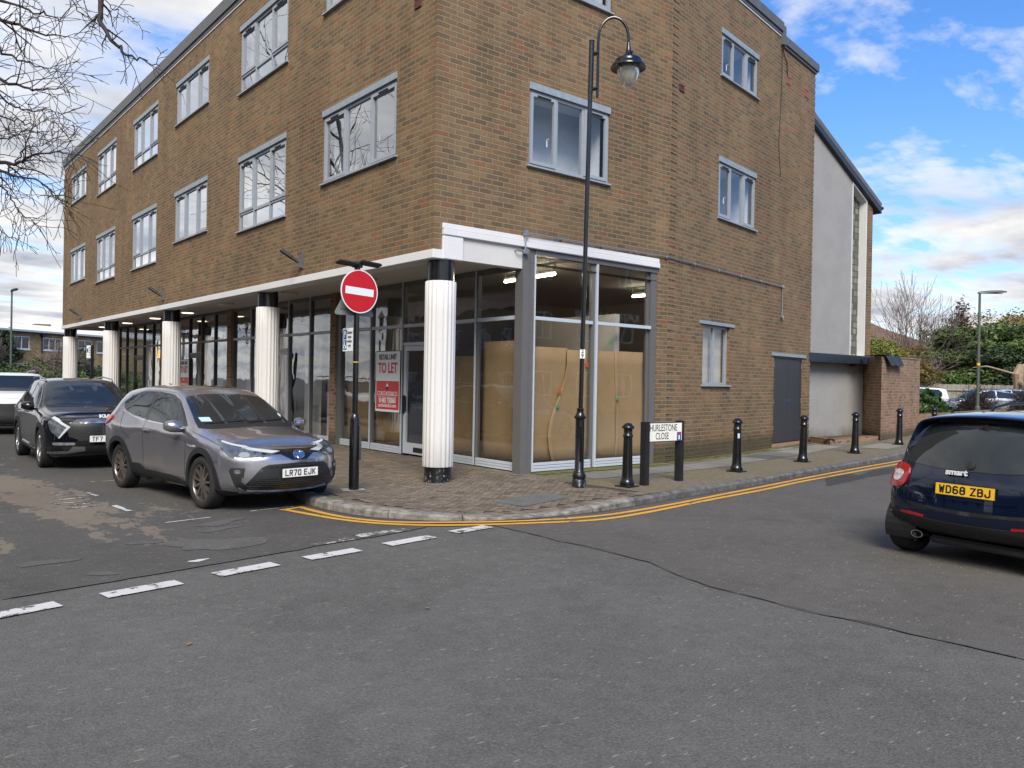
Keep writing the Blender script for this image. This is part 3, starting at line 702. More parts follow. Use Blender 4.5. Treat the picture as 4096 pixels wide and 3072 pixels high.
s4 = shopbay(20.54, 27.9, [21.66, 22.92, 24.22, 25.44, 26.6], (22.92, 24.22), False)
for a, b in ((6.77, 7.03), (13.43, 13.75), (20.21, 20.53)):
    mb = MB(); PS.box(mb, a, b, .08, 3.63, -.1, .06, True); mb.build('brick_pier', 'brick_wall', bld)
# corner post and side shop window, plane y = 0
mb = MB(); PR.box(mb, 1.765, 1.91, .06, 3.873, -.17, .035); PR.box(mb, 1.91, 2.05, .06, 3.873, -.12, -.004); crn = mb.build('corner_post', 'shop_grey', bld, bevel=.004)
f = MB(); p_ = MB(); g = MB()
PR.box(f, 2.05, 5.19, 3.785, 3.873, -.09, .01); PR.box(f, 5.03, 5.189, .1, 3.785, -.10, -.01); PR.box(f, 4.955, 5.03, .1, 3.785, -.10, -.06); PR.box(f, 3.45, 3.56, .1, 3.785, -.10, -.03)
PR.box(p_, 2.051, 2.075, .115, 3.785, -.05, .012); PR.box(p_, 3.53, 3.575, .115, 3.785, -.03, .014)
for a, b in ((2.075, 3.45), (3.575, 5.03)):
    PR.box(p_, a, b, 2.69, 2.752, -.06, .008)
    for k in range(3): PR.box(p_, a, b, .118+k*.05, .162+k*.05, -.06, .008)
    PR.quad(g, a, min(b, 4.955), .27, 2.69, -.05, False); PR.quad(g, a, min(b, 4.955), 2.752, 3.785, -.05, False)
sf = f.build('side_shopfront', 'shop_grey', bld); p_.build('glazing_bar', 'shop_pale', sf, bevel=.003); g.build('pane', 'glass_shop_r', sf)
# rooms behind the shop glass
mb = MB()
mb.face([(1.95, .1, .12), (5.5, .1, .12), (9.5, 1, .12), (9.5, 27.9, .12), (1.95, 27.9, .12)]); mb.build('shop_floor', 'room_dark', bld)
mb = MB()
mb.face([(1.9, .05, 3.80), (1.9, 27.9, 3.80), (9.5, 27.9, 3.80), (9.5, 1, 3.80), (5.5, .1, 3.80)])
mb.face([(9.5, .8, .12), (9.5, 27.9, .12), (9.5, 27.9, 3.8), (9.5, .8, 3.8)]); mb.face([(5.2, .22, .12), (9.5, .9, .12), (9.5, .9, 3.8), (5.2, .22, 3.8)])
mb.build('shop_room', 'room_wall', bld)
mb = MB()
for y in (6.9, 13.6, 20.37): mb.box(1.98, 9.5, y-.06, y+.06, .12, 3.8)
mb.box(4.3, 4.42, .25, 5.3, .12, 2.95)
mb.build('partition', 'room_wall', bld)
mb = MB(); mb.box(2.3, 5.2, 3.0, 3.1, 2.1, 3.15); mb.box(4.0, 5.2, 2.0, 2.6, .12, 2.2); mb.build('interior_fitting', 'interior_trim', bld)
c = MB()
for a, b in ((7.1, 8.0), (8.4, 9.3), (11.0, 11.9), (12.3, 13.3), (14.1, 14.7), (15.2, 16.0), (17.7, 18.6), (18.9, 19.6), (20.6, 21.4), (25.5, 26.4)):
    n = int((b-a)*22); pr = None
    for i in range(n+1):
        u = a+(b-a)*i/n; x = 2.28+.035*math.sin(u*33)+.015*math.sin(u*71); cur = ((x, u, .2), (x, u, 3.0 if b < 14 else 2.8))
        if pr: c.face([pr[0], cur[0], cur[1], pr[1]])
        pr = cur
c.build('shop_curtain', 'curtain', bld, smooth=True, angle=80)
# ------------------------------------------------------------------ things on or behind the glass
def sheet(name, label, pts, mat, group=None, thick=.006, cat='cardboard sheet'):
    """slightly bowed standing board given by rows of 3D points"""
    mb = MB(); R_, C_ = len(pts), len(pts[0]); V = [p for r in pts for p in r]; n = len(V)
    F = [(i*C_+j, i*C_+j+1, (i+1)*C_+j+1, (i+1)*C_+j) for i in range(R_-1) for j in range(C_-1)]
    mb.raw(V, F); o = mb.build(name, mat, None, smooth=True, angle=80)
    md = o.modifiers.new('thick', 'SOLIDIFY'); md.thickness = thick
    return tag(o, label, cat, group)
def bow(P, u0, u1, z0, z1, dep, amp, ph, edge=None):
    rows = []
    for i in range(9):
        z = z0+(z1-z0)*i/8; row = []
        for j in range(13):
            s = j/12; uu = u0+(u1-u0)*s
            if edge and j < 5: uu += edge(i/8)*(1-j/5)
            row.append(tuple(P.p(uu, z, -dep-amp*math.sin(s*3.1+ph)*(.6+.4*math.sin(i*.6)))))
        rows.append(row)
    return rows
sheet('cardboard_sheet', 'pale brown cardboard behind the side window beside the grey corner post', bow(PR, 2.09, 3.0, .26, 2.25, .16, .03, 0), 'tan_paper')
sheet('cardboard_sheet', 'curling darker cardboard with a curved left edge behind the side window', bow(PR, 2.72, 3.44, .24, 2.22, .10, .03, .5, lambda t: -.10+.28*t**2-.12*math.sin(t*6)), 'tan_paper')
sheet('cardboard_sheet', 'cardboard just right of the middle bar of the side window', bow(PR, 3.58, 4.24, .24, 2.23, .12, .03, 0), 'tan_paper')
sheet('cardboard_sheet', 'cardboard at the brick end of the side window', bow(PR, 4.20, 4.93, .24, 2.24, .10, .03, 1.0, lambda t: .05*math.sin(t*5)), 'tan_paper')
sheet('cardboard_sheet', 'cardboard behind arcade glass between the grey corner post and the next bar', bow(PS, .22, 1.34, .26, 2.35, .14, .04, .3), 'tan_paper')
sheet('cardboard_sheet', 'cardboard behind arcade glass, partly hidden by the front column', bow(PS, 1.46, 2.56, .26, 2.1, .14, .04, 1.2), 'tan_paper')
sheet('cardboard_sheet', 'cardboard behind the glass under the nearer to let board', bow(PS, 3.98, 5.14, .26, 2.2, .14, .04, .8), 'tan_paper')
sheet('cardboard_sheet', 'cardboard behind arcade glass next to the grey end post', bow(PS, 5.28, 6.5, .26, 2.3, .14, .04, .1), 'tan_paper')
for (u, z, m_, lb) in ((2.70, 1.22, 'green_tape', 'green tape tab low on the curling cardboard in the side window'), (4.22, 1.36, 'green_tape', 'green tape tab between the two right hand cardboard sheets'), (4.02, 2.42, 'green_tape', 'green tape strip hanging in the dark glass above the cardboard'), (2.74, 1.52, 'orange_tape', 'orange tape tab on the edge of the curling cardboard'), (3.40, 1.98, 'orange_tape', 'orange tape tab beside the middle window bar')):
    t = MB(); PR.box(t, u-.03, u+.03, z-(.06 if z > 2.3 or m_ == 'orange_tape' else .025), z+.03, -.075, -.068); tag(t.build('tape', m_), lb, 'tape')
def tubelamp(p0, p1, lb):
    root = thing('strip_light', lb, 'ceiling light', p0, group='strip lights inside the empty shop')
    p0 = Vector(p0); p1 = Vector(p1); t = MB(); t.tube([p0, p1], .028, 10); t.build('tube', 'tube_light', root, smooth=True)
    h = MB(); h.tube([p0+Vector((0, 0, .05)), p1+Vector((0, 0, .05))], .035, 8); h.build('housing', 'white_paint', root, smooth=True)
    s_ = MB(); 
    for q in (p0, p1): s_.box(q.x-.01, q.x+.01, q.y-.01, q.y+.01, q.z+.05, 3.8)
    s_.build('bracket', 'white_paint', root)
tubelamp((2.96, .50, 3.60), (3.06, 2.05, 3.60), 'long glowing strip light seen through the glass by the corner post')
tubelamp((6.70, 1.05, 3.60), (6.72, 2.0, 3.60), 'short glowing strip light deep in the shop near the brick end of the side window')
# to let boards
def letboard(P, u0, u1, z0, z1, label):
    root = thing('to_let_board', label, 'sign', tuple(P.p((u0+u1)/2, z0, .05)), group='to let boards on the shop windows')
    W = u1-u0; Hh = z1-z0; m_ = (u0+u1)/2; b = MB(); P.box(b, u0, u1, z0, z1, .018, .030); b.build('panel', 'sign_white', root)
    b = MB(); t = .014
    for q in ((u0-t, u1+t, z1, z1+t), (u0-t, u1+t, z0-t, z0), (u0-t, u0, z0, z1), (u1, u1+t, z0, z1)): P.box(b, *q, .016, .034)
    b.build('border', 'ink', root)
    b = MB(); P.box(b, u0+.035, u1-.035, z0+.05, z0+Hh*.51, .030, .0325); b.build('red_panel', 'board_red', root)
    def tx(s, size, uz, mat, bold=0, sq=.85): text_mesh(s, size, 'lettering', mat, root, Matrix.Translation(-world_loc(root)) @ P.M(m_, z0+Hh*uz, .034), .003, sq, bold)
    tx('RETAIL UNIT', .155, .905, 'ink', .003, .80); tx('TO LET', .30, .72, 'board_red', .008, .78)
    tx('CURCHOD&CO', .135, .298, 'sign_white', .001, .84); tx('01483 730060', .155, .185, 'sign_white', .004, .76); tx('curchodandco.com', .118, .105, 'sign_white', .001, .80)
    b = MB(); P.box(b, m_-.38, m_+.38, z0+Hh*.243, z0+Hh*.248, .0325, .035); b.build('rule', 'sign_white', root)
    for sgn, mt in ((1, 'sign_white'), (-1, 'ink')):
        b = MB(); zc = z0+Hh*.415; b.face([P.p(m_-.06, zc+.004*sgn, .0345), P.p(m_+.06, zc+.004*sgn, .0345), P.p(m_, zc+.085*sgn, .0345)]); b.build('logo', mt, root)
letboard(PS, 3.93, 4.92, .955, 2.22, 'nearer white and red to let board, left of the pale shop door')
letboard(PS, 16.98+.36, 18.0+.36, .955, 2.17, 'farther white and red to let board, half hidden behind a fluted column')
# printed protection sheet behind the nearest shop door
ps = thing('protection_sheet', 'dark printed protection sheet behind the glass of the nearest shop door', 'sheet', (1.97, 3.25, .3)); W0 = Matrix.Translation(-world_loc(ps))
b = MB(); PS.quad(b, 2.78, 3.74, .37, 1.62, -.075, False); b.build('sheet', 'canopy_blue', ps)
for t_, sz, z_, sq in (('ProplexRE', .125, 1.30, .92), ('SURFACE', .062, 1.165, .9), ('PROTECTION SHEET', .050, 1.07, .9)): text_mesh(t_, sz, 'lettering', 'galv', ps, W0 @ PS.M(3.36, z_, -.070), .002, sq)
b = MB(); PS.box(b, 3.10, 3.62, 1.13, 1.135, -.072, -.070); b.build('printed_line', 'galv', ps)
# neon sign
nz = thing('neon_sign', 'glowing orange handwritten neon sign in the farthest shop window', 'neon sign', (1.98, 21.1, 2.2))
text_mesh('Flori', .42, 'lettering', 'neon', nz, Matrix.Translation(-world_loc(nz)) @ PS.M(21.1, 2.40, -.10), .02, .75, .004, shear=.35)
# flood lamps on brackets
for Y, zc, lb in ((4.63, 3.95, 'black tube floodlight on the brick above the no entry sign'), (13.72, 3.93, 'black tube floodlight on the brick wall above the silver grey car'), (24.54, 3.94, 'small rusty tube floodlight near the far end of the brick wall')):
    root = thing('wall_floodlight', lb, 'floodlight', (0, Y, zc-.1), group='tube floodlights along the street wall')
    b = MB(); PL.box(b, Y-.055, Y+.055, zc-.16, zc+.14, 0, .018); PL.box(b, Y-.02, Y+.02, zc-.14, zc+.02, .018, .10); b.build('bracket', 'lead_roof', root)
    b = MB(); p0 = Vector((-.07, Y, zc-.05)); d = Vector((-.70, .42, .55)).normalized(); b.tube([p0, p0+d*.16, p0+d*.17, p0+d*.42], [.032, .032, .042, .042], 12); b.build('lamp_tube', 'black_matt', root, smooth=True)
# soffit disc lights
for i, (x, y, on) in enumerate(((1.14, 26.07, 1), (1.14, 22.36, 1), (1.13, 18.7, 1), (1.13, 15.25, 1), (1.02, 11.6, 0), (1.05, 7.6, 0), (1.05, 3.9, 0))):
    root = thing('soffit_light', ('lit' if on else 'unlit')+' round light under the arcade ceiling, '+('farthest of the lit ones', 'between the two farthest columns', 'left of the third column from the front', 'right of the third column from the front', 'above the second shop', 'beside the second column from the front', 'behind the front column')[i], 'ceiling light', (x, y, 3.63), group='round lights under the arcade ceiling')
    b = MB(); M_ = Matrix.Translation((x, y, 0)); b.lathe([(.20, 3.63), (.20, 3.585), (.185, 3.57)], 32, M_); b.build('rim', 'white_paint', root, smooth=True)
    b = MB(); b.lathe([(.18, 3.569), (.15, 3.555), (.01, 3.55)], 32, M_); b.build('diffuser', 'disc_light' if on else 'soffit_paint', root, smooth=True)
# galvanised conduit
root = thing('conduit', 'galvanised pipe running across the brick above the side shop window and down the wall', 'conduit', tuple(PR.p(1.77, 3.8, .06)))
b = MB(); b.tube([PR.p(1.77, 3.83, .075), PR.p(1.77, 4.10, .075)], .014, 8); b.tube([PR.p(1.77, 4.105, .075), PR.p(5.5, 4.125, .035), PF.p(5.60, 4.115, .03), PF.p(5.605, 3.38, .03)], .014, 8); b.tube([PR.p(1.77, 3.80, .075), PR.p(1.60, 3.80, .075), PR.p(1.60, 3.80, 0)], .014, 8); b.build('pipe', 'galv', root, smooth=True)
b = MB()
for p_, n_ in ((PR.p(1.77, 4.105, .06), PR.n), (PR.p(1.77, 3.80, .06), PR.n), (PF.p(5.60, 4.115, .02), PF.n), (PF.p(5.605, 3.36, .02), PF.n)): b.tube([p_, p_+n_*.05], .045, 14)
b.build('junction_box', 'galv', root, smooth=True)
for u in (2.6, 3.6, 4.5, 5.4): b = MB(); b.box(u-.012, u+.012, -.06, 0, 4.09, 4.145); b.build('clip', 'galv', root)
for u in (1.0, 2.1, 3.2, 4.3): b = MB(); PF.box(b, u-.012, u+.012, 4.09, 4.145, 0, .05); b.build('clip', 'galv', root)
b = MB(); root = thing('cable', 'thin black cables hanging from the roof edge of the side wall', 'cable', tuple(PF.p(5.2, 6.8, .02)))
pts = [PF.p(5.30, 10.12, .06), PF.p(5.32, 9.9, .03), PF.p(5.36, 9.2, .02), PF.p(5.30, 8.3, .02), PF.p(5.24, 7.6, .02), PF.p(5.38, 6.85, .02)]; b.tube(pts, .007, 5)
b.tube([PF.p(5.32, 9.98, .03), PF.p(5.45, 9.82, .03), PF.p(5.66, 9.72, .02), PF.p(5.70, 9.38, .02)], .012, 5); b.build('cable_run', 'black_matt', root)
# ------------------------------------------------------------------ ground
mb = MB()
def terr(x, y): return .28*smooth01((x-30)/14) if y > -12 else 0
xs = [-400, -200, -100, -60, -30, -15, 0, 15, 30, 34, 38, 44, 60, 100, 200, 400]; ys = [-400, -200, -100, -50, -20, -12, 0, 10, 20, 30, 60, 120, 250, 500]
V = [(x, y, terr(x, y)-.004) for x in xs for y in ys]; n = len(ys)
mb.raw(V, [(i*n+j, (i+1)*n+j, (i+1)*n+j+1, i*n+j+1) for i in range(len(xs)-1) for j in range(n-1)])
struct(mb.build('road', 'tarmac_main'), 'grey tarmac of the main street in the foreground')
def sheetpoly(name, pts, z, mat, label, thick=0):
    mb = MB(); mb.face([(x, y, z) for x, y in pts]); return struct(mb.build(name, mat), label)
seamL = [(-14, -4.9), (-9, -4.0), (-5.9, -3.40), (-5.33, -3.33), (-4.44, -3.17), (-3.5, -3.02), (-3.0, -2.91), (-2.59, -2.87), (-1.87, -2.73)]
sheetpoly('old_road_surface', seamL+[(-1.4, -2.5), (-2.0, -1.8), (-2.2, -1.0), (-2.3, -.5), (-1.9, .4), (-1.9, 60), (-14, 60)], .001, 'tarmac_old', 'older worn tarmac of the parking side of the street')
seamR = [(-1.17, -3.07), (-1.14, -3.8), (-1.11, -4.53), (-1.12, -5.34), (-1.40, -6.2), (-1.36, -7.2), (-1.25, -8.4), (-1.2, -14)]
sheetpoly('side_road', seamR+[(60, -14), (60, 1), (12, -1.4), (6, -2.3), (0, -3.0)], .0012, 'tarmac_side', 'tarmac of the side road running right behind the small navy car')
def strip(pts, w, z, jit=0, seg=.12, taper=False):
    """ribbon along pts; w scalar"""
    P = []
    for a, b in zip(pts, pts[1:]):
        a, b = Vector(a), Vector(b); n = max(1, int((b-a).length/seg))
        for k in range(n): P.append(a+(b-a)*k/n)
    P.append(Vector(pts[-1])); Lf, Rt = [], []
    rnd = random.Random(len(P))
    for i, p in enumerate(P):
        d = (P[min(i+1, len(P)-1)]-P[max(i-1, 0)]).normalized(); nn = Vector((-d.y, d.x)); ww = w/2*(1+rnd.uniform(-jit, jit))
        Lf.append((p.x+nn.x*ww, p.y+nn.y*ww, z)); ww = w/2*(1+rnd.uniform(-jit, jit)); Rt.append((p.x-nn.x*ww, p.y-nn.y*ww, z))
    return Lf, Rt
def ribbon(name, pts, w, z, mat, label, jit=0, kind='structure', mb=None, fin=True):
    mb = mb or MB(); A_, B_ = strip(pts, w, z, jit)
    for i in range(len(A_)-1): mb.face([B_[i], B_[i+1], A_[i+1], A_[i]])
    if fin: return struct(mb.build(name, mat), label)
def wig(pts, amp, seg=.25):
    out = []; rnd = random.Random(5)
    for a, b in zip(pts, pts[1:]):
        a, b = Vector(a), Vector(b); n = max(1, int((b-a).length/seg))
        for k in range(n): p = a+(b-a)*k/n; out.append((p.x+rnd.uniform(-amp, amp), p.y+rnd.uniform(-amp, amp)))
    return out+[pts[-1]]
ribbon('road_seam', wig(seamL[2:], .012), .030, .0055, 'tar', 'dark tar seam beside the white dashes', .6)
ribbon('road_seam', wig(seamR[:7], .03), .014, .0056, 'tar', 'dark crack between the main street and the side road', .95)
ribbon('road_seam', wig([(-1.1, -8.6), (.4, -8.1), (2.0, -7.9)], .02), .02, .0057, 'tar', 'thin crack behind the small navy car', .8) if False else None
def blob(cx, cy, rx, ry, ang, z, mat, name, label, seed=1, n=40, ir=.18):
    rnd = random.Random(seed); ph = [rnd.uniform(0, 6.28) for _ in range(5)]; mb = MB(); pts = []
    for k in range(n):
        t = 6.2832*k/n; r = 1+sum(ir/(i+1)*math.sin((i+2)*t+ph[i]) for i in range(5))
        x, y = rx*r*math.cos(t), ry*r*math.sin(t); pts.append((cx+x*math.cos(ang)-y*math.sin(ang), cy+x*math.sin(ang)+y*math.cos(ang), z))
    mb.face(pts); return struct(mb.build(name, mat), label)
mb = MB(); mb.face([(5.6, -3.35, .004), (7.4, -3.1, .004), (7.9, -2.55, .004), (6.6, -2.75, .004)]); struct(mb.build('road_patch', 'tarmac_patch'), 'dark square repair in the side road by the yellow lines')
blob(8.9, -2.75, 1.2, .25, R(8), .0042, 'tarmac_patch', 'road_patch', 'long dark repair in the side road beyond the square one', 3)
for k, (x, y, rx, ry, a_) in enumerate(((-4.02, -2.35, .42, .30, .2), (-3.6, -1.2, .30, .12, .3), (-3.75, -1.6, .22, .08, .2), (-4.6, -1.9, .16, .07, 0), (-5.5, -2.3, .22, .10, .3), (-5.2, -3.0, .10, .07, 0))): blob(x, y, rx, ry, a_, .0052, 'tarmac_pale', 'road_patch', ('large pale scuffed', 'pale scuffed upper', 'small pale scuffed middle', 'pale scuffed left', 'pale scuffed leftmost', 'tiny pale')[k]+' smudge on the older tarmac', 30+k, 36, .3)
# kerb
KP = [(-1.90, 60), (-1.90, 20), (-1.90, 3), (-1.92, 1.2), (-2.02, .5), (-2.16, .0), (-2.25, -.5), (-2.22, -1.0), (-2.15, -1.45), (-2.02, -1.85), (-1.83, -2.13), (-1.62, -2.38), (-1.38, -2.58), (-1.10, -2.75), (-.78, -2.87), (-.35, -2.97), (.1, -3.03), (.65, -3.05), (1.15, -2.99), (2.0, -2.89), (2.85, -2.80), (3.65, -2.74), (4.4, -2.66), (5.3, -2.53), (6.1, -2.42), (7.0, -2.28), (8.4, -2.10), (9.6, -1.93), (11.0, -1.76), (12.5, -1.55), (15, -1.18), (20, -.35), (30, 1.4)]
def resample(pts, step):
    out = [Vector(pts[0])]; acc = 0
    for a, b in zip(pts, pts[1:]):
        a, b = Vector(a), Vector(b); l = (b-a).length; 
        while acc+l >= step:
            t = (step-acc)/l; a = a+(b-a)*t; out.append(a.copy()); l = (b-a).length; acc = 0
        acc += l
    return out
KR = resample(KP, .10)
def kn(i):
    d = (KR[min(i+1, len(KR)-1)]-KR[max(i-1, 0)]).normalized(); return Vector((-d.y, d.x))   # towards the pavement
def kz(x, y):
    s = pz(x, y)
    # the stones stand lower at the apex of the corner
    return s+.004+.012*math.exp(-((x+2.2)/.4)**2) 
mbg, mbc = MB(), MB(); i = 0; rnd = random.Random(3)
while i < len(KR)-2:
    p = KR[i]; gran = (-2.4 < p.x < .75 and p.y < 1)
    L_ = 9 if (gran or p.y > 1) else 9
    j = min(i+L_, len(KR)-1); wd = .20 if gran else .145; m_ = mbg if gran else mbc; dz = rnd.uniform(-.006, .006); m_.t = rnd.random()
    prof = ((0, -.05), (.0, .72), (.018, .93), (.035, 1.0), (wd-.01, 1.0), (wd, .93), (wd, -.05))
    rows = []
    for k in range(i, j+1):
        q = KR[k].copy(); nn = kn(k)
        if k == i: q += (KR[k+1]-KR[k])*.07
        if k == j: q -= (KR[k]-KR[k-1])*.07
        z_ = kz(q.x, q.y)+dz
        rows.append([(q.x+nn.x*o_+rnd.uniform(-.0025, .0025), q.y+nn.y*o_+rnd.uniform(-.0025, .0025), (h*z_ if h > 0 else h)+rnd.uniform(-.0025, .0025)) for o_, h in prof])
    n = len(prof); V = [p_ for r in rows for p_ in r]
    F = [(a*n+b, a*n+b+1, (a+1)*n+b+1, (a+1)*n+b) for a in range(len(rows)-1) for b in range(n-1)]+[tuple(range(n))[::-1], tuple((len(rows)-1)*n+b for b in range(n))]
    m_.raw(V, [f[::-1] for f in F]); i = j
struct(mbg.build('kerb', 'kerb_granite', smooth=True, angle=30), 'rough granite kerb stones round the corner'); struct(mbc.build('kerb', 'kerb_concrete', smooth=True, angle=30), 'grey concrete kerb stones along the side road and the parking bay')
mb = MB()   # dirt in the gutter and gaps
A_ = [(p.x-kn(i).x*.05, p.y-kn(i).y*.05, .0035) for i, p in enumerate(KR)]; B_ = [(p.x+kn(i).x*.18, p.y+kn(i).y*.18, .0035) for i, p in enumerate(KR)]
for i in range(len(A_)-1): mb.face([A_[i], A_[i+1], B_[i+1], B_[i]])
struct(mb.build('gutter', 'soil'), 'dirt in the gutter at the foot of the kerb')
# pavement base sheet following the slope
def inpoly(x, y, poly):
    c = False; n = len(poly)
    for i in range(n):
        x1, y1 = poly[i]; x2, y2 = poly[i-1]
        if (y1 > y) != (y2 > y) and x < (x2-x1)*(y-y1)/(y2-y1)+x1: c = not c
    return c
edge = [(p.x+kn(i).x*(.20 if (-2.4 < p.x < .75 and p.y < 1) else .145), p.y+kn(i).y*(.20 if (-2.4 < p.x < .75 and p.y < 1) else .145)) for i, p in enumerate(KR)]
def gridsheet(name, mat, label, x0, x1, y0, y1, step, test, dz=0):
    mb = MB(); nx, ny = int((x1-x0)/step), int((y1-y0)/step)
    for i in range(nx):
        for j in range(ny):
            x, y = x0+i*step, y0+j*step
            if test(x+step/2, y+step/2): mb.face([(a, b, pz(a, b)+dz) for a, b in ((x, y), (x+step, y), (x+step, y+step), (x, y+step))])
    return struct(mb.build(name, mat, smooth=True), label)
# footway strip between kerb and slabs is laid as a mesh that meets the kerb exactly
def ribbon_between(name, mat, label, ia, ib, inner, dz):
    """from the kerb edge points ia..ib to inner(point)"""
    mb = MB(); prev = None
    for i in range(ia, ib):
        e = Vector(edge[i]); t = Vector(inner(e)); row = []
        for k in range(7):
            p = e+(t-e)*k/6; row.append((p.x, p.y, pz(p.x, p.y)+dz))
        if prev:
            for k in range(6): mb.face([prev[k], row[k], row[k+1], prev[k+1]])
        prev = row
    return struct(mb.build(name, mat, smooth=True), label)
ia = 0; iA = min(range(len(KR)), key=lambda i: (KR[i]-Vector((1.9, -2.9))).length)
ribbon_between('pavement', 'mossy', 'mossy tarmac strip of the pavement between kerb and slabs', iA, len(edge), lambda e: (e.x-.4, e.y+4.5 if e.x < 12 else e.y+6), -.002)
ribbon_between('pavement_bed', 'soil', 'dark bed under the block paving', 0, iA+8, lambda e: ((3.0, e.y) if e.y > .5 else (2.6, 1.2)), -.008)
# herringbone blocks
pol = edge[:iA]+[(1.55, -1.6), (1.95, -.75), (1.93, 0), (1.90, 0), (1.90, 30), (1.9, 60)]
mb = MB(); rnd = random.Random(11); bl, bw_ = .20, .10; ca, sa = math.cos(R(38)), math.sin(R(38)); g_ = .004
edgeV = [Vector(e) for e in edge[:iA+4]]
def near_edge(x, y):
    if y > 2.2: return x-(-1.75)
    v = Vector((x, y)); return min((v-e).length for e in edgeV if abs(e.y-y) < .6 or True) if y < 2.2 else 9
def put(cx, cy, ang, l, w):
    c, s = math.cos(ang), math.sin(ang); q = []
    for a, b in ((-l/2+g_, -w/2+g_), (l/2-g_, -w/2+g_), (l/2-g_, w/2-g_), (-l/2+g_, w/2-g_)):
        x, y = cx+a*c-b*s, cy+a*s+b*c; q.append((x, y, pz(x, y)+tz))
    mb.t = min(1, max(0, rnd.gauss(.5, .22))); mb.face(q)
for i in range(-60, 120):
    for j in range(-120, 120):
        # unit cell of a 90 degree herringbone (2:1 blocks)
        for (ox, oy, rot) in ((0, 0, 0), (0, 0, 1)):
            # lattice vectors (w,w)... blocks placed diagonally
            bx = (i*bw_)+(j*bl*2)*0
            pass
        break
    break
# herringbone lattice: horizontal block at (k*w + 2w*m... ) pattern repeats with vectors (w,-w)... 
W1 = bw_
for m_ in range(-150, 150):
    for n_ in range(-40, 40):
        for t_ in (0, 1):
            # block A (horizontal) occupies cells (0,0),(1,0); block B (vertical) occupies (2,0),(2,-1) -> lattice vectors (1,1) and (4,0)
            cx0, cy0 = (m_*1+n_*4)*W1, m_*1*W1
            if t_ == 0: lx, ly, a_ = cx0+W1, cy0+W1/2, 0
            else: lx, ly, a_ = cx0+2.5*W1, cy0+0*W1, R(90)
            x, y = lx*ca-ly*sa, lx*sa+ly*ca
            if not (-2.4 < x < 2.0 and -3.2 < y < 16): continue
            if not inpoly(x, y, pol): continue
            if y < 2.2 and near_edge(x, y) < .24: continue
            tz = rnd.uniform(-.002, .002); put(x, y, R(38)+a_, bl, bw_)
# soldier course following the kerb
i = 1
while i < iA+2:
    e = Vector(edge[i]); nn = kn(i)
    if e.y < 2.2: c_ = e+nn*.102; tz = rnd.uniform(-.001, .003); put(c_.x, c_.y, math.atan2(nn.y, nn.x), .2, .1)
    i += 1
struct(mb.build('pavement', 'paver'), 'brown block paving in a herringbone pattern round the corner')
# paving slabs along the side wall
mb = MB(); rnd = random.Random(5); tz = .004
def slabq(pts, t):
    mb.t = t; mb.face([(x, y, pz(x, y)+.005) for x, y in pts])
def sl(u, v):  # u along the wall foot, v outwards; wall bends at u = 5.52
    if u < 5.52: return Vector((u, -v))
    d_ = smooth01((u-4.5)/2)*1.0; p = PF.p(u-5.52, 0, v); return Vector((p.x, p.y))
u = 2.35; k = 0
while u < 13:
    L1 = .92; v0, v1 = (.52, 1.18) if u < 5.6 else (.48, 1.15)
    q = [sl(u+.006, v1), sl(u+L1-.006, v1), sl(u+L1-.006, v0), sl(u+.006, v0)]
    slabq([(p.x, p.y) for p in q], rnd.random()*.7+(.1 if u < 9 else .35)); u += L1
for (x, y, w_, h_, t) in ((-.1, -2.35, .95, .55, .25),): slabq([(x+a*w_-b*.1, y+b*h_+a*.06) for a, b in ((0, 0), (1, 0), (1, 1), (0, 1))], t)
for (u, v0, v1, w_, t) in ((4.75+5.52, .05, .45, .9, 1.0), (7.75+5.52, -.45, .25, .95, .95), (7.75+5.52, .27, .9, .95, .85), (8.72+5.52, .1, .8, .95, .95), (6.9+5.52, 1.5, 2.2, 1.9, .9), (9.7+5.52, .35, 1.0, .95, .6), (10.7+5.52, .4, 1.0, .95, .7)):
    q = [sl(u, v1), sl(u+w_, v1), sl(u+w_, v0), sl(u, v0)]; slabq([(p.x, p.y) for p in q], t)
struct(mb.build('paving_slabs', 'slab'), 'grey paving slabs beside the side wall')
mb = MB()   # moss at the foot of the side window and wall
rnd = random.Random(9)
def mossline(u0, u1, fn, w0, w1):
    pa = None
    n = int((u1-u0)/.12)
    for k in range(n+1):
        u = u0+(u1-u0)*k/n; w_ = rnd.uniform(w0, w1); a, b = fn(u, -.02), fn(u, w_); cur = ((a.x, a.y, pz(a.x, a.y)+.007), (b.x, b.y, pz(b.x, b.y)+.0065))
        if pa: mb.face([pa[0], pa[1], cur[1], cur[0]])
        pa = cur
mossline(2.0, 5.2, lambda u, v: Vector((u, -.03-v)), .22, .42); mossline(5.5, 13.1, sl, .06, .30)
struct(mb.build('moss_strip', 'moss'), 'yellow green moss along the foot of the side shop window and wall', kind='stuff')
# concrete round the sign pole
mb = MB(); mb.face([(-1.50, -.10, pz(-1.4, 0)+.007), (-1.16, -.14, pz(-1.2, 0)+.007), (-1.08, .10, pz(-1.1, 0)+.007), (-1.42, .16, pz(-1.4, 0)+.007)]); struct(mb.build('paving_slabs', 'concrete'), 'small concrete patch at the foot of the sign pole')
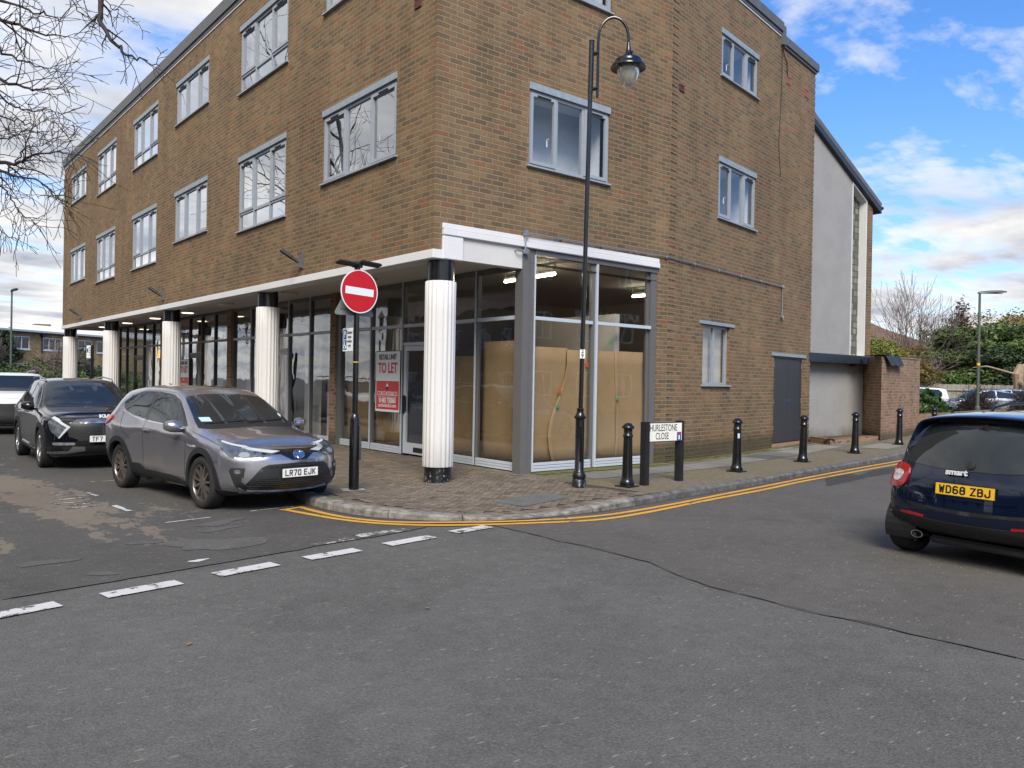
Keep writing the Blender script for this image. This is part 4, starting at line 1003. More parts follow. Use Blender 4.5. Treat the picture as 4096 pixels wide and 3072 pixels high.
# road markings
DS = [((-7.1, -4.13), (-6.55, -4.0)), ((-6.45, -3.93), (-5.66, -3.768)), ((-5.355, -3.726), (-4.788, -3.637)), ((-4.472, -3.568), (-3.92, -3.468)), ((-3.608, -3.43), (-3.048, -3.357)), ((-2.70, -3.312), (-2.104, -3.215)), ((-1.788, -3.156), (-1.255, -3.084))]
names_ = ['', 'at the left edge', 'second from the left edge', 'third from the left edge, the one between two middle gaps', 'third from the right end', 'second from the right end', 'at the right end, next to the yellow lines']
for k, (a, b) in enumerate(DS):
    if k == 0: continue
    ribbon('give_way_dash', [a, b], .172, .0066, 'line_white', 'white painted dash '+names_[k], .03)
ribbon('give_way_dash', [(-2.74, -2.775), (-2.11, -2.718)], .155, .0066, 'line_worn', 'flaking old white dash by the tar seam', .12)
ribbon('worn_marking', [(-3.30, -2.93), (-2.85, -2.84)], .12, .0064, 'line_worn', 'nearly gone old dash on the tar seam', .3)
ribbon('bay_line', [(-4.107, -.906), (-3.589, -.83)], .028, .0060, 'line_white', 'thin white bay line in front of the grey car', .2)
ribbon('bay_line', [(-3.047, -.668), (-2.466, -.60)], .03, .0060, 'line_white', 'thin white bay line ending at the yellow lines', .2)
ribbon('bay_line', [(-4.063, 3.208), (-2.5, 3.22)], .03, .0060, 'line_worn', 'worn thin bay line between the grey car and the black car', .3)
ribbon('bay_line', [(-4.27, .66), (-4.23, .12)], .06, .0060, 'line_white', 'short white stripe beside the grey car wheel', .25)
ribbon('bay_line', [(-4.30, 2.02), (-4.25, 1.62)], .06, .0060, 'line_worn', 'broken white stripe by the rear wheel of the grey car', .25)
# worn lettering beside the bay: ONLY/DISABLED, mostly gone
for (a, b, w_) in (((-4.84, 1.32), (-4.80, 1.10), .055), ((-4.70, 1.96), (-4.46, 2.0), .05), ((-4.80, .70), (-4.45, .74), .06), ((-4.78, 1.18), (-4.45, 1.16), .035), ((-4.72, .95), (-4.40, 1.0), .045), ((-4.74, 1.5), (-4.42, 1.56), .05), ((-4.76, 1.72), (-4.40, 1.74), .035), ((-4.60, .98), (-4.58, .82), .05), ((-4.72, 2.2), (-4.5, 2.22), .03), ((-4.40, .78), (-4.38, 1.02), .04)):
    ribbon('worn_marking', [a, b], w_, .0064, 'line_worn', 'flaked white fragments of road lettering beside the parking bay', .5)
blob(-4.42, -2.97, .075, .05, .2, .0064, 'line_white', 'worn_marking', 'small white paint blot on the tarmac', 4, 24, .25)
blob(-5.95, -2.55, .05, .10, .4, .0064, 'line_worn', 'worn_marking', 'white paint scrap at the left edge of the street', 8, 24, .3)
YO = [(-2.66, -.80), (-2.56, -1.25), (-2.46, -1.68), (-2.28, -2.12), (-2.05, -2.42), (-1.76, -2.69), (-1.40, -2.90), (-1.05, -3.07), (-.70, -3.22), (-.05, -3.48), (.5, -3.505), (1.29, -3.42), (2.04, -3.30), (3.0, -3.17), (4.45, -3.0), (5.68, -2.77), (7.55, -2.56), (9.1, -2.36), (10.45, -2.22), (12.5, -1.95), (15, -1.55)]
YI = [(-2.43, -.72), (-2.385, -1.36), (-2.29, -1.78), (-2.09, -2.18), (-1.9, -2.36), (-1.66, -2.53), (-1.22, -2.80), (-.97, -2.93), (-.62, -3.07), (-.1, -3.24), (.42, -3.31), (.95, -3.29), (1.95, -3.18), (3.26, -2.98), (5.1, -2.71), (6.3, -2.52), (8.2, -2.25), (10.1, -2.03), (12.4, -1.75), (15, -1.35)]
def smoothpath(P, it=2):
    for _ in range(it):
        q = [P[0]]
        for a, b in zip(P, P[1:]): q += [(a[0]*.75+b[0]*.25, a[1]*.75+b[1]*.25), (a[0]*.25+b[0]*.75, a[1]*.25+b[1]*.75)]
        P = q+[P[-1]]
    return P
ribbon('yellow_line', smoothpath(YO), .088, .0070, 'line_yellow', 'outer yellow line along the kerb', .05)
ribbon('yellow_line', smoothpath(YI), .084, .0071, 'line_yellow', 'inner yellow line nearest the kerb', .05)
ribbon('yellow_line', [(-2.72, -.80), (-2.38, -.70)], .09, .0073, 'line_yellow', 'short yellow bar closing the double yellow lines', .05)
# litter
rnd = random.Random(21)
for (x, y, m_, lb) in ((-5.2, -5.2, 'litter_leaf', 'small dry brown leaf left of centre in the foreground road'), (-3.6, -5.4, 'litter_leaf', 'dry brown leaf right of centre in the foreground road'), (-2.0, -6.2, 'litter_leaf', 'dry brown leaf toward the right of the foreground road'), (1.0, -2.25, 'litter_white', 'white paper scrap on the paving by the corner kerb')):
    zz = pz(x, y)+.008 if m_ == 'litter_white' and y > -3 else .006; mb = MB(); a = rnd.uniform(0, 3)
    q = [(x+.020*math.cos(a+t)*r, y+.014*math.sin(a+t)*r, zz+rnd.uniform(0, .012)) for t, r in ((0, 1.2), (1.2, .8), (2.6, 1), (3.6, 1.1), (5, .7))]; mb.face(q); tag(mb.build('leaf' if 'leaf' in m_ else 'paper_scrap', m_), lb, 'leaf' if 'leaf' in m_ else 'litter')
# ------------------------------------------------------------------ street furniture
def bollard(x, y, label, lean=(0, 0), sticker=None):
    g = pz(x, y); root = thing('bollard', label, 'bollard', (x, y, g), group='black cast iron bollards along the side wall', world=False); root.rotation_euler = (R(lean[0]), R(lean[1]), R(8))
    b = MB(); b.box(-.135, .135, -.135, .135, -.02, .018); b.build('base_plate', 'gloss_black', root, bevel=.006)
    b = MB(); b.lathe([(.112, .018), (.108, .045), (.112, .06), (.098, .085), (.088, .12), (.081, .17), (.078, .25), (.067, .70), (.066, .735), (.076, .745), (.078, .765), (.068, .778), (.064, .84), (.07, .865)], 28); b.build('shaft', 'gloss_black', root, smooth=True, angle=50)
    b = MB(); b.lathe([(.07, .862), (.094, .872), (.097, .885), (.088, .905), (.062, .925), (.05, .945), (.018, .953), (.002, .954)], 28); b.build('cap', 'gloss_black', root, smooth=True, angle=50)
    if sticker:
        b = MB(); a = R(-125-8); 
        for k in range(5):
            t0, t1 = a-.28+.112*k, a-.28+.112*(k+1); r = .0715
            b.face([(r*math.cos(t0), r*math.sin(t0), .60), (r*math.cos(t1), r*math.sin(t1), .60), (r*math.cos(t1), r*math.sin(t1), .685), (r*math.cos(t0), r*math.sin(t0), .685)])
        b.build('sticker', 'permit', root)
bollard(2.167, -2.06, 'black bollard between the tall lamp post and the street name sign', (0, .3))
bollard(5.41, -1.73, 'black bollard with a small pale blue sticker, first after the street name sign', (0, .6), True)
bollard(8.22, -1.36, 'black bollard in front of the dark double door', (0, 2.2))
bollard(11.11, -.97, 'black bollard in front of the grey rendered wall', (0, 2.0))
bollard(14.33, -.50, 'black bollard in front of the brick pier wall', (0, 1.6))
bollard(17.2, -.17, 'farthest black bollard, only its head showing above the navy car roof', (0, .5))
# tall swan neck lamp
x0, y0 = 1.51, -1.705; g = pz(x0, y0)
root = thing('street_lamp', 'tall black swan neck street lamp at the corner by the side shop window', 'street lamp', (x0, y0, g))
T0 = Matrix.Translation((x0, y0, 0)); tilt = Vector((.012, -.01, 1))
b = MB(); b.lathe([(.105, g-.02), (.103, .20), (.090, .215), (.098, .245), (.103, .27), (.085, .30), (.078, .33)], 28, T0); b.build('base', 'chipped_black', root, smooth=True, angle=50)
b = MB(); b.lathe([(.076, .33), (.069, .34), (.067, 1.10)], 28, T0); b.box(x0-.055, x0-.02, y0-.075, y0-.055, .48, 1.0); b.build('lower_shaft', 'gloss_black', root, smooth=True)
b = MB(); b.lathe([(.068, 1.10), (.088, 1.115), (.090, 1.135), (.074, 1.15), (.058, 1.19), (.048, 1.235), (.055, 1.245), (.052, 1.26), (.036, 1.265)], 28, T0); b.build('collar', 'gloss_black', root, smooth=True, angle=50)
def lz(z): return Vector((x0+.010*(z-1)*1.0, y0-.008*(z-1), z))
b = MB(); b.tube([lz(1.25), lz(5.92)], .0335, 16); b.tube([lz(5.92), lz(6.69)], .038, 16); b.tube([lz(6.685), lz(6.70)], .042, 16); b.build('upper_shaft', 'gloss_black', root, smooth=True)
ad = Vector((.772, -.635, 0)); ctr = lz(6.3)
def ap(s, z): p = lz(6.3); return Vector((p.x+ad.x*s, p.y+ad.y*s, z))
rr = .225; arc = [ap(.10, 5.86), ap(.10, 6.62)]+[ap(.10+rr*(1-math.cos(t)), 6.72+.33*math.sin(t)) for t in [math.pi*k/18 for k in range(0, 19)]]+[ap(.55, 6.66)]
b = MB(); b.tube(arc, .021, 10); b.build('swan_neck', 'gloss_black', root, smooth=True)
for z in (6.50, 5.98):
    b = MB(); b.tube([ap(.0, z), ap(.11, z+.02)], .03, 6); b.build('bracket', 'gloss_black', root)
LM = Matrix.Translation(ap(.55, 0))
b = MB(); b.lathe([(.024, 6.68), (.028, 6.64), (.035, 6.58), (.055, 6.52), (.10, 6.47), (.15, 6.44), (.185, 6.43), (.20, 6.41), (.20, 6.385), (.205, 6.375), (.245, 6.345), (.262, 6.31), (.262, 6.30), (.22, 6.315), (.17, 6.33)], 40, LM); lan = b.build('lantern_hood', 'gloss_black', root, smooth=True, angle=40)
b = MB(); b.lathe([(.165, 6.335), (.168, 6.28), (.155, 6.20), (.125, 6.12), (.08, 6.05), (.03, 6.015), (.002, 6.01)], 36, LM); b.build('lantern_bowl', 'lamp_bowl', root, smooth=True)
b = MB(); p = ap(.55, 6.5)+Vector((-.04, -.09, 0)); b.tube([p, p+Vector((-.01, -.03, 0))], .02, 10); b.build('screw', 'gloss_black', root, smooth=True)
M_ = frame(lz(2.068)+Vector((-.6, -.8, 0))*.036, (.8, -.6, 0), (0, 0, 1))
b = MB(); b.box(-.0375, .0375, -.067, .067, -.002, .002, M_); npl = b.build('number_plate', 'sign_white', root)
W0 = Matrix.Translation(-world_loc(root))
text_mesh('2', .078, 'lettering', 'ink', root, W0 @ frame(lz(2.103)+Vector((-.6, -.8, 0))*.0395, (.8, -.6, 0), (0, 0, 1)), .002, 1, .002)
text_mesh('9', .078, 'lettering', 'ink', root, W0 @ frame(lz(2.035)+Vector((-.6, -.8, 0))*.0395, (.8, -.6, 0), (0, 0, 1)), .002, 1, .002)
# sign pole with no entry sign
x0, y0 = -1.29, 0; g = pz(x0, y0); T0 = Matrix.Translation((x0, y0, 0))
root = thing('sign_pole', 'black pole with a round red no entry sign on the corner pavement', 'road sign', (x0, y0, g)); W0 = Matrix.Translation(-world_loc(root))
b = MB(); b.lathe([(.072, g-.02), (.072, 1.06), (.066, 1.09), (.055, 1.13), (.042, 1.15)], 28, T0); b.build('base', 'gloss_black', root, smooth=True, angle=60)
b = MB(); b.box(x0-.03, x0+.055, y0-.085, y0-.06, .48, .98, Matrix.Translation((x0, y0, 0)) @ Matrix.Rotation(R(35), 4, 'Z') @ Matrix.Translation((-x0, -y0, 0))); b.build('access_door', 'gloss_black', root, bevel=.008)
b = MB(); b.tube([(x0, y0, 1.14), (x0, y0, 3.22)], .041, 18); b.build('post', 'gloss_black', root, smooth=True)
b = MB(); b.tube([(x0, y0, 2.03-.16), (x0, y0, 2.03-.145)], .0425, 16); b.build('band', 'ochre_cloth', root)
sd_ = Vector((math.cos(R(5)), math.sin(R(5)), 0)); up_ = Vector((0, 0, 1)); tl = R(-2.5); rd = sd_*math.cos(tl)+up_*math.sin(tl); ud = -sd_*math.sin(tl)+up_*math.cos(tl)
cS = Vector((x0, y0, 2.878))+Vector((.087, -.996, 0))*.062; MS = frame(cS, rd, ud)
b = MB(); b.lathe([(.308, -.004), (.308, .004)], 56, MS); disc = b.build('sign_disc', 'sign_white', root)
b = MB(); b.lathe([(.292, .0045), (.292, .0058)], 56, MS); b.build('red_face', 'sign_red', disc)
b = MB(); b.box(-.235, .235, -.052, .052, .0062, .0078, MS); b.build('white_bar', 'sign_white', disc, bevel=.0)
b = MB()
for z in (2.70, 3.05): b.tube([(x0, y0, z-.02), (x0, y0, z+.02)], .047, 16)
b.build('clamp', 'galv', root)
cT = Vector((x0, y0, 2.74))-Vector((.087, -.996, 0))*.06; MT = frame(cT, sd_, up_)
tri = [(-.345, -.20), (.345, -.20), (0, .40)]; pts = []
for i, p in enumerate(tri):     # rounded corners
    a, c_ = Vector(tri[i-1]), Vector(tri[(i+1) % 3]); p = Vector(p); da, dc = (a-p).normalized(), (c_-p).normalized()
    for k in range(7):
        t = k/6; pts.append(p+da*.07*(1-t)**2+dc*.07*t**2)
b = MB(); b.prism([(p.x, p.y) for p in pts], -.002, .002, lambda u, v, d: MT @ Vector((u, v, d))); tr_ = b.build('triangle_sign_back', 'sign_back', root)
b = MB(); b.box(-.24, .24, -.115, -.085, .002, .012, MT); b.box(-.13, .13, .08, .105, .002, .012, MT); b.build('rail', 'sign_back', root)
b = MB(); b.box(-.30, -.26, .02, .035, .002, .003, MT) if False else b.box(-.15, -.09, -.0, .012, .0025, .0035, MT); b.build('maker_label', 'sign_white', root)
MD = frame((x0-.052, y0+.15, 2.20), (0, -1, 0), (0, 0, 1))
b = MB(); b.box(-.148, .148, -.165, .165, -.002, .002, MD); pl = b.build('parking_plate', 'sign_white', root, bevel=0)
for zz, lt in ((.075, 'P'), (-.075, None)):
    b = MB(); b.box(-.135, -.035, zz-.07, zz+.07, .002, .003, MD); b.build('blue_panel', 'sign_blue', root)
text_mesh('P', .13, 'lettering', 'sign_white', root, W0 @ MD @ Matrix.Translation((-.085, .075, .0042)), .001, .8, .003)
b = MB()   # wheelchair symbol
ring = [(-.088+.030*math.cos(t), -.098+.030*math.sin(t), .0038) for t in [2.2+k*.3 for k in range(15)]]; b.tube([MD @ Vector(q) for q in ring], .004, 5)
b.tube([MD @ Vector(q) for q in ((-.10, -.035, .0038), (-.095, -.085, .0038), (-.07, -.085, .0038), (-.055, -.12, .0038), (-.045, -.118, .0038))], .005, 5); b.tube([MD @ Vector((-.102, -.022, .004)), MD @ Vector((-.10, -.022, .004))], .009, 8); b.build('wheelchair_symbol', 'sign_white', root)
for k, w_ in enumerate(('Disabled', 'badge', 'holders', 'only')): text_mesh(w_, .058, 'lettering', 'ink', root, W0 @ MD @ Matrix.Translation((.055, .10-.062*k, .004)), .001, .82, .001)
b = MB()   # two downlights on the pole head
for s_, dz in ((-1, -.015), (1, .015)):
    c_ = Vector((x0, y0, 3.27+dz))+sd_*s_*.185+Vector((0, -.05, 0)); MM = frame(c_, sd_*math.cos(R(-3))+up_*math.sin(R(-3)), Vector((.05, -.98, .15)))
    b = MB(); b.box(-.17, .17, -.07, .07, -.022, .018, MM); b.build('sign_light', 'black_matt', root, bevel=.012)
b = MB(); b.box(-.06, .06, -.05, .05, -.03, .035, frame((x0, y0, 3.25), sd_, Vector((-.1, 1, 0)))); b.build('light_mount', 'black_matt', root, bevel=.006)
# street name sign
root = thing('street_name_sign', 'white THURLESTONE CLOSE street name sign on two black posts', 'street sign', (2.96, -2.07, pz(2.96, -2.07))); W0 = Matrix.Translation(-world_loc(root))
for (x, y, zt) in ((2.506, -2.104, 1.062), (3.418, -2.03, 1.062)):
    b = MB(); b.box(x-.052, x+.052, y-.052, y+.052, .05, zt); b.build('post', 'black_matt', root, bevel=.004)
MN = frame((2.955, -2.072, .893), (1, -.055, 0), (0, 0, 1))
b = MB(); b.box(-.435, .435, -.150, .150, -.008, .004, MN); b.build('backing_board', 'black_matt', root, bevel=.002)
b = MB(); b.box(-.427, .427, -.139, .139, .0042, .0065, MN); b.build('name_plate', 'sign_cream', root)
text_mesh('THURLESTONE', .150, 'lettering', 'ink', root, W0 @ MN @ Matrix.Translation((-.02, .062, .008)), .002, .665, .0)
text_mesh('CLOSE', .150, 'lettering', 'ink', root, W0 @ MN @ Matrix.Translation((-.02, -.066, .008)), .002, .665, .0)
b = MB(); b.box(.315, .415, -.138, -.005, .0068, .0078, MN); b.build('blue_panel', 'sign_blue', root)
b = MB(); b.box(.352, .380, -.122, -.055, .0080, .0088, MN); b.build('symbol_stem', 'sign_white', root)
b = MB(); b.box(.335, .397, -.055, -.025, .0080, .0088, MN); b.build('symbol_bar', 'sign_red', root)
# green lamp posts
def greenlamp(x, y, top, hd, label, g):
    root = thing('street_lamp', label, 'street lamp', (x, y, g)); T = Matrix.Translation((x, y, 0))
    b = MB(); b.lathe([(.10, g-.1), (.10, 2.0-.4), (.085, 1.66)], 16, T) if g == 0 else b.lathe([(.10, g-.1), (.10, .93), (.06, .98)], 16, T); b.build('base', 'post_green', root, smooth=True)
    b = MB(); b.lathe([(.062, .9), (.045, top)], 14, T); b.build('pole', 'post_green', root, smooth=True)
    if g != 0:
        b = MB(); b.lathe([(.063, 2.6), (.063, 2.7)], 14, T); b.build('yellow_label', 'plate_yellow', root, smooth=True)
    h = Vector(hd).normalized(); m_ = frame((x+h.x*.48, y+h.y*.48, top+.02), h, Vector((-h.y, h.x, 0)))
    b = MB(); rows = []
    for s_, w_, t_ in ((-.55, .05, .05), (-.45, .09, .07), (-.1, .14, .09), (.35, .13, .08), (.58, .05, .04)):
        rows.append([m_ @ Vector((s_, w_*math.cos(a), (t_*math.sin(a) if math.sin(a) > 0 else .02*math.sin(a))+s_*.06)) for a in [2*math.pi*k/12 for k in range(12)]])
    V = [p for r in rows for p in r]; b.raw(V, [(i*12+k, i*12+(k+1) % 12, (i+1)*12+(k+1) % 12, (i+1)*12+k) for i in range(4) for k in range(12)]+[tuple(range(12))[::-1], tuple(48+k for k in range(12))]); b.build('lamp_head', 'post_green', root, smooth=True)
    b = MB(); b.box(-.3, .42, -.07, .07, -.04, -.02, m_); b.build('lamp_glass', 'lens_clear', root)
greenlamp(27.93, 2.66, 5.50, (.772, -.635, 0), 'grey green street lamp by the low wall at the car park', .02)
greenlamp(0.0, 42.47, 6.2, (.1, -1, 0), 'slim grey green street lamp in front of the yellow brick building', 0)
# parking sign post far along the arcade
root = thing('parking_sign_post', 'black post with a small white parking sign between the two farthest columns', 'parking sign', (-1.29, 16.34, .1)); W0 = Matrix.Translation(-world_loc(root))
b = MB(); b.tube([(-1.29, 16.34, .1), (-1.29, 16.34, 2.50)], .045, 12); b.build('post', 'gloss_black', root, smooth=True)
MD = frame((-1.34, 16.5, 2.30), (.25, -.97, 0), (0, 0, 1)); b = MB(); b.box(-.16, .16, -.19, .19, -.003, .003, MD); b.build('plate', 'sign_white', root)
b = MB(); b.box(-.14, -.05, -.02, .10, .003, .004, MD); b.build('blue_panel', 'sign_blue', root)
for k, w_ in enumerate(('Disabled', 'badge', 'holders', 'only')): text_mesh(w_, .06, 'lettering', 'ink', root, W0 @ MD @ Matrix.Translation((.05, .12-.07*k, .005)), .001, .8)
# number plate lettering drawn as strokes, 0..1 wide by 0..1.58 high
GL = {'L': [[(0, 1), (0, 0), (1, 0)]], 'R': [[(0, 0), (0, 1), (.75, 1), (1, .88), (1, .60), (.75, .48), (0, .48)], [(.5, .48), (1, 0)]], '7': [[(0, 1), (1, 1), (.40, 0)]],
      '0': [[(.25, 0), (0, .16), (0, .84), (.25, 1), (.75, 1), (1, .84), (1, .16), (.75, 0), (.25, 0)]], 'E': [[(1, 1), (0, 1), (0, 0), (1, 0)], [(0, .52), (.8, .52)]], 'J': [[(1, 1), (1, .16), (.75, 0), (.25, 0), (0, .16), (0, .32)]],
      'K': [[(0, 0), (0, 1)], [(1, 1), (.05, .46)], [(.32, .60), (1, 0)]], 'T': [[(0, 1), (1, 1)], [(.5, 1), (.5, 0)]], 'F': [[(1, 1), (0, 1), (0, 0)], [(0, .50), (.8, .50)]], '1': [[(.3, .86), (.55, 1), (.55, 0)]],
      'X': [[(0, 0), (1, 1)], [(0, 1), (1, 0)]], 'V': [[(0, 1), (.5, 0), (1, 1)]], 'W': [[(0, 1), (.2, 0), (.5, .72), (.8, 0), (1, 1)]], 'D': [[(0, 0), (0, 1), (.70, 1), (1, .80), (1, .20), (.70, 0), (0, 0)]],
      '6': [[(.95, .95), (.6, 1), (.25, 1), (0, .82), (0, .16), (.25, 0), (.75, 0), (1, .16), (1, .42), (.75, .56), (.25, .56), (0, .44)]], '8': [[(.25, .52), (0, .40), (0, .14), (.25, 0), (.75, 0), (1, .14), (1, .40), (.75, .52), (.25, .52), (.05, .64), (.05, .88), (.28, 1), (.72, 1), (.95, .88), (.95, .64), (.75, .52)]],
      'Z': [[(0, 1), (1, 1), (0, 0), (1, 0)]], 'B': [[(0, 0), (0, 1), (.72, 1), (.95, .88), (.95, .64), (.72, .53), (0, .53)], [(.72, .53), (1, .40), (1, .14), (.75, 0), (0, 0)]]}
def plate_text(txt, parent, M_, cw=.050, ch=.079, gap=.011, sw=.0135):
    adv = cw+gap; W_ = sum(adv if c != ' ' else .030 for c in txt)-gap; x = -W_/2
    for c in txt:
        if c == ' ': x += .030; continue
        mb = MB()
        for pl in GL[c]:
            for (a, b) in zip(pl, pl[1:]):
                p = Vector((x+sw/2+a[0]*(cw-sw), -ch/2+sw/2+a[1]*(ch-sw))); q = Vector((x+sw/2+b[0]*(cw-sw), -ch/2+sw/2+b[1]*(ch-sw))); d = (q-p).normalized()*sw/2; n = Vector((-d.y, d.x))
                mb.face([M_ @ Vector((v.x, v.y, .0062)) for v in (p-d-n, q+d-n, q+d+n, p-d+n)])
        mb.build('lettering', 'ink', parent); x += adv
# ------------------------------------------------------------------ cars
def pchip(ys, m):
    """monotone cubic through equally spaced ys, m samples per span"""
    n = len(ys); d = [ys[i+1]-ys[i] for i in range(n-1)]; t = [0]*n
    for i in range(1, n-1): t[i] = 0 if d[i-1]*d[i] <= 0 else 2*d[i-1]*d[i]/(d[i-1]+d[i])
    t[0] = d[0]*1.0; t[-1] = d[-1]*1.0; out = []
    for i in range(n-1):
        for k in range(m):
            s = k/m; h00 = 2*s**3-3*s*s+1; h10 = s**3-2*s*s+s; h01 = -2*s**3+3*s*s; h11 = s**3-s*s
            out.append(h00*ys[i]+h10*t[i]+h01*ys[i+1]+h11*t[i+1])
    return out+[ys[-1]]
def lerp(a, b, t): return a+(b-a)*t
class Car:
    def __init__(s, name, label, loc, head, paint, scale=.95, group=None, cat='car'):
        s.root = thing(name, label, cat, (loc[0], loc[1], loc[2] if len(loc) > 2 else 0), head, group, world=False); s.root.scale = (scale,)*3; s.paint = paint
    def section(s, st):
        x, zb, ws, wm, zm, wsh, zsh, wb, zbt, wt, zt, zc = st[:12]
        P = [(0, zb), (ws-.15, zb), (ws-.02, zb+.05), (lerp(ws, wm, .8), lerp(zb+.05, zm, .5)), (wm, zm), (wsh, zsh), (wb, zbt), (lerp(wb, wt, .5)+.012, lerp(zbt, zt, .52)), (wt, zt), (wt*.80, zt+(zc-zt)*.55), (wt*.42, zt+(zc-zt)*.9), (0, zc)]
        dx = st[12] if len(st) > 12 else [0]*12
        return [(x+dx[i], P[i][0], P[i][1]) for i in range(12)]
    def body(s, sts, bf, br, arches, ma=6, mb_=5, cut=True, name='body'):
        rows = [s.section(st) for st in sts]; ns = len(rows)
        cols = [[pchip([rows[i][j][k] for i in range(ns)], ma) for k in range(3)] for j in range(12)]
        NR = len(cols[0][0]); grid = []
        for i in range(NR):
            c = [pchip([cols[j][k][i] for j in range(12)], mb_) for k in range(3)]; grid.append(list(zip(*c)))
        NC = len(grid[0]); bfF, brF = pchip(bf, mb_), pchip(br, mb_)
        V, F = [], []
        def add(p): V.append(p); return len(V)-1
        idl = [[add(p) for p in r] for r in grid]; idr = [[add((p[0], -p[1], p[2])) for p in r] for r in grid]
        for i in range(NR-1):
            for j in range(NC-1):
                F.append((idl[i][j], idl[i][j+1], idl[i+1][j+1], idl[i+1][j])); F.append((idr[i][j], idr[i+1][j], idr[i+1][j+1], idr[i][j+1]))
        K = 20
        for row, bl, fl in ((grid[0], bfF, 1), (grid[-1], brF, -1)):
            g2 = []
            for j, p in enumerate(row):
                g2.append([add((p[0]+bl[j]*(1-abs(t)**2.3), p[1]*t, p[2])) for t in [-1+2*k/K for k in range(K+1)]])
            for j in range(NC-1):
                for k in range(K):
                    q = (g2[j][k], g2[j][k+1], g2[j+1][k+1], g2[j+1][k]); F.append(q if fl > 0 else q[::-1])
        me = bpy.data.meshes.new('tmp'); me.from_pydata(V, [], F); bm = bmesh.new(); bm.from_mesh(me); bmesh.ops.remove_doubles(bm, verts=bm.verts, dist=.0008)
        bmesh.ops.recalc_face_normals(bm, faces=bm.faces); s.bvh = BVHTree.FromBMesh(bm)
        # smooth normals come from the full mesh
        if cut:
            for (ax, az, ra) in arches:
                # cut exact circle edge: move near verts onto the circle then delete inside
                for v in bm.verts:
                    if abs(v.co.y) > .42 and v.co.z < az+ra+.1:
                        d = Vector((v.co.x-ax, v.co.z-az)); 
                        if .0001 < d.length and abs(d.length-ra) < .028: d = d.normalized()*ra; v.co.x = ax+d.x; v.co.z = az+d.y
                dl = [f for f in bm.faces if abs(f.calc_center_median().y) > .45 and (f.calc_center_median().x-ax)**2+(f.calc_center_median().z-az)**2 < ra*ra and f.calc_center_median().z < az+ra]
                bmesh.ops.delete(bm, geom=dl, context='FACES')
        for f in bm.faces: f.smooth = True
        bm.to_mesh(me); bm.free(); me.name = name; me.materials.append(MATS[s.paint]); o = bpy.data.objects.new(name, me); COL.objects.link(o); o.parent = s.root; s.bodyo = o
        if cut:
            for (ax, az, ra) in arches:   # dark liners
                for sd in (1, -1):
                    b = MB(); n = 18; pr = None
                    for k in range(n+1):
                        t = -.35+(math.pi+.7)*k/n; x, z = ax+ra*1.0*math.cos(t), az+ra*1.0*math.sin(t); z = max(z, .16); c = ((x, sd*.50, z), (x, sd*.81, z))
                        if pr: b.face([pr[0], pr[1], c[1], c[0]])
                        pr = c
                    b.face([(ax-ra, sd*.5, .2), (ax+ra, sd*.5, .2), (ax+ra, sd*.5, az+ra), (ax-ra, sd*.5, az+ra)]); b.build('arch_liner', 'black_matt', s.root)
        return o
    def cast(s, u, z, phi, side=1):
        c, sn = math.cos(phi), math.sin(phi); d = Vector((c, sn, 0)); ua = Vector((-sn, c, 0)); o_ = d*6+ua*u+Vector((0, 0, z)); h = s.bvh.ray_cast(o_, -d)
        return h[0], h[1], d
    def patch(s, pts, mode, name, mat, off=.006, sides=(1,), parent=None, res=.06, rnd_=0, depth=.02, out=None):
        """pts: 'f'/'r' (y,z); 's' (x,z); 't' (x,y); or an angle with (x,y,z) points"""
        if rnd_:
            for _ in range(2):
                q = []
                n = len(pts)
                for i in range(n):
                    a, b_ = Vector(pts[i]), Vector(pts[(i+1) % n]); l = (b_-a).length; t = min(.25, rnd_/max(l, 1e-6)); q += [tuple(a.lerp(b_, t)), tuple(a.lerp(b_, 1-t))]
                pts = q
        top = mode == 't'
        if mode == 'f': phi = 0; uv = [(p[0], p[1]) for p in pts]
        elif mode == 'r': phi = math.pi; uv = [(-p[0], p[1]) for p in pts]
        elif mode == 's': phi = math.pi/2; uv = [(-p[0], p[1]) for p in pts]
        elif top: phi = 0; uv = pts
        else: phi = R(mode); uv = [(-p[0]*math.sin(phi)+p[1]*math.cos(phi), p[2]) for p in pts]
        bm = bmesh.new(); vs = [bm.verts.new((a, b_, 0)) for a, b_ in uv]; f = bm.faces.new(vs); bmesh.ops.triangulate(bm, faces=[f])
        us = [a for a, _ in uv]; zs = [b_ for _, b_ in uv]
        for lo, hi, ax in ((min(us), max(us), 0), (min(zs), max(zs), 1)):
            k = 1; 
            while lo+k*res < hi:
                co = [0, 0, 0]; co[ax] = lo+k*res; no = [0, 0, 0]; no[ax] = 1
                bmesh.ops.bisect_plane(bm, geom=list(bm.verts)+list(bm.edges)+list(bm.faces), plane_co=co, plane_no=no); k += 1
        good = []; info = {}
        c, sn = math.cos(phi), math.sin(phi); d = Vector((c, sn, 0)) if not top else Vector((0, 0, 1)); ua = Vector((-sn, c, 0))
        for v in bm.verts:
            o_ = (d*6+ua*v.co.x+Vector((0, 0, v.co.y))) if not top else Vector((v.co.x, v.co.y, 5))
            h = s.bvh.ray_cast(o_, -d)
            if h[0] is not None: info[v] = (h[0], h[1]); good.append(v)
        if not good: bm.free(); return []
        for v in bm.verts:
            if v not in info:
                g = min(good, key=lambda w: (w.co-v.co).length); dd = info[g][0].dot(d)
                o_ = (d*dd+ua*v.co.x+Vector((0, 0, v.co.y))) if not top else Vector((v.co.x, v.co.y, info[g][0].z)); info[v] = (o_, info[g][1])
        for v in bm.verts: l, n_ = info[v]; v.co = l+n_*off
        bmesh.ops.recalc_face_normals(bm, faces=bm.faces)
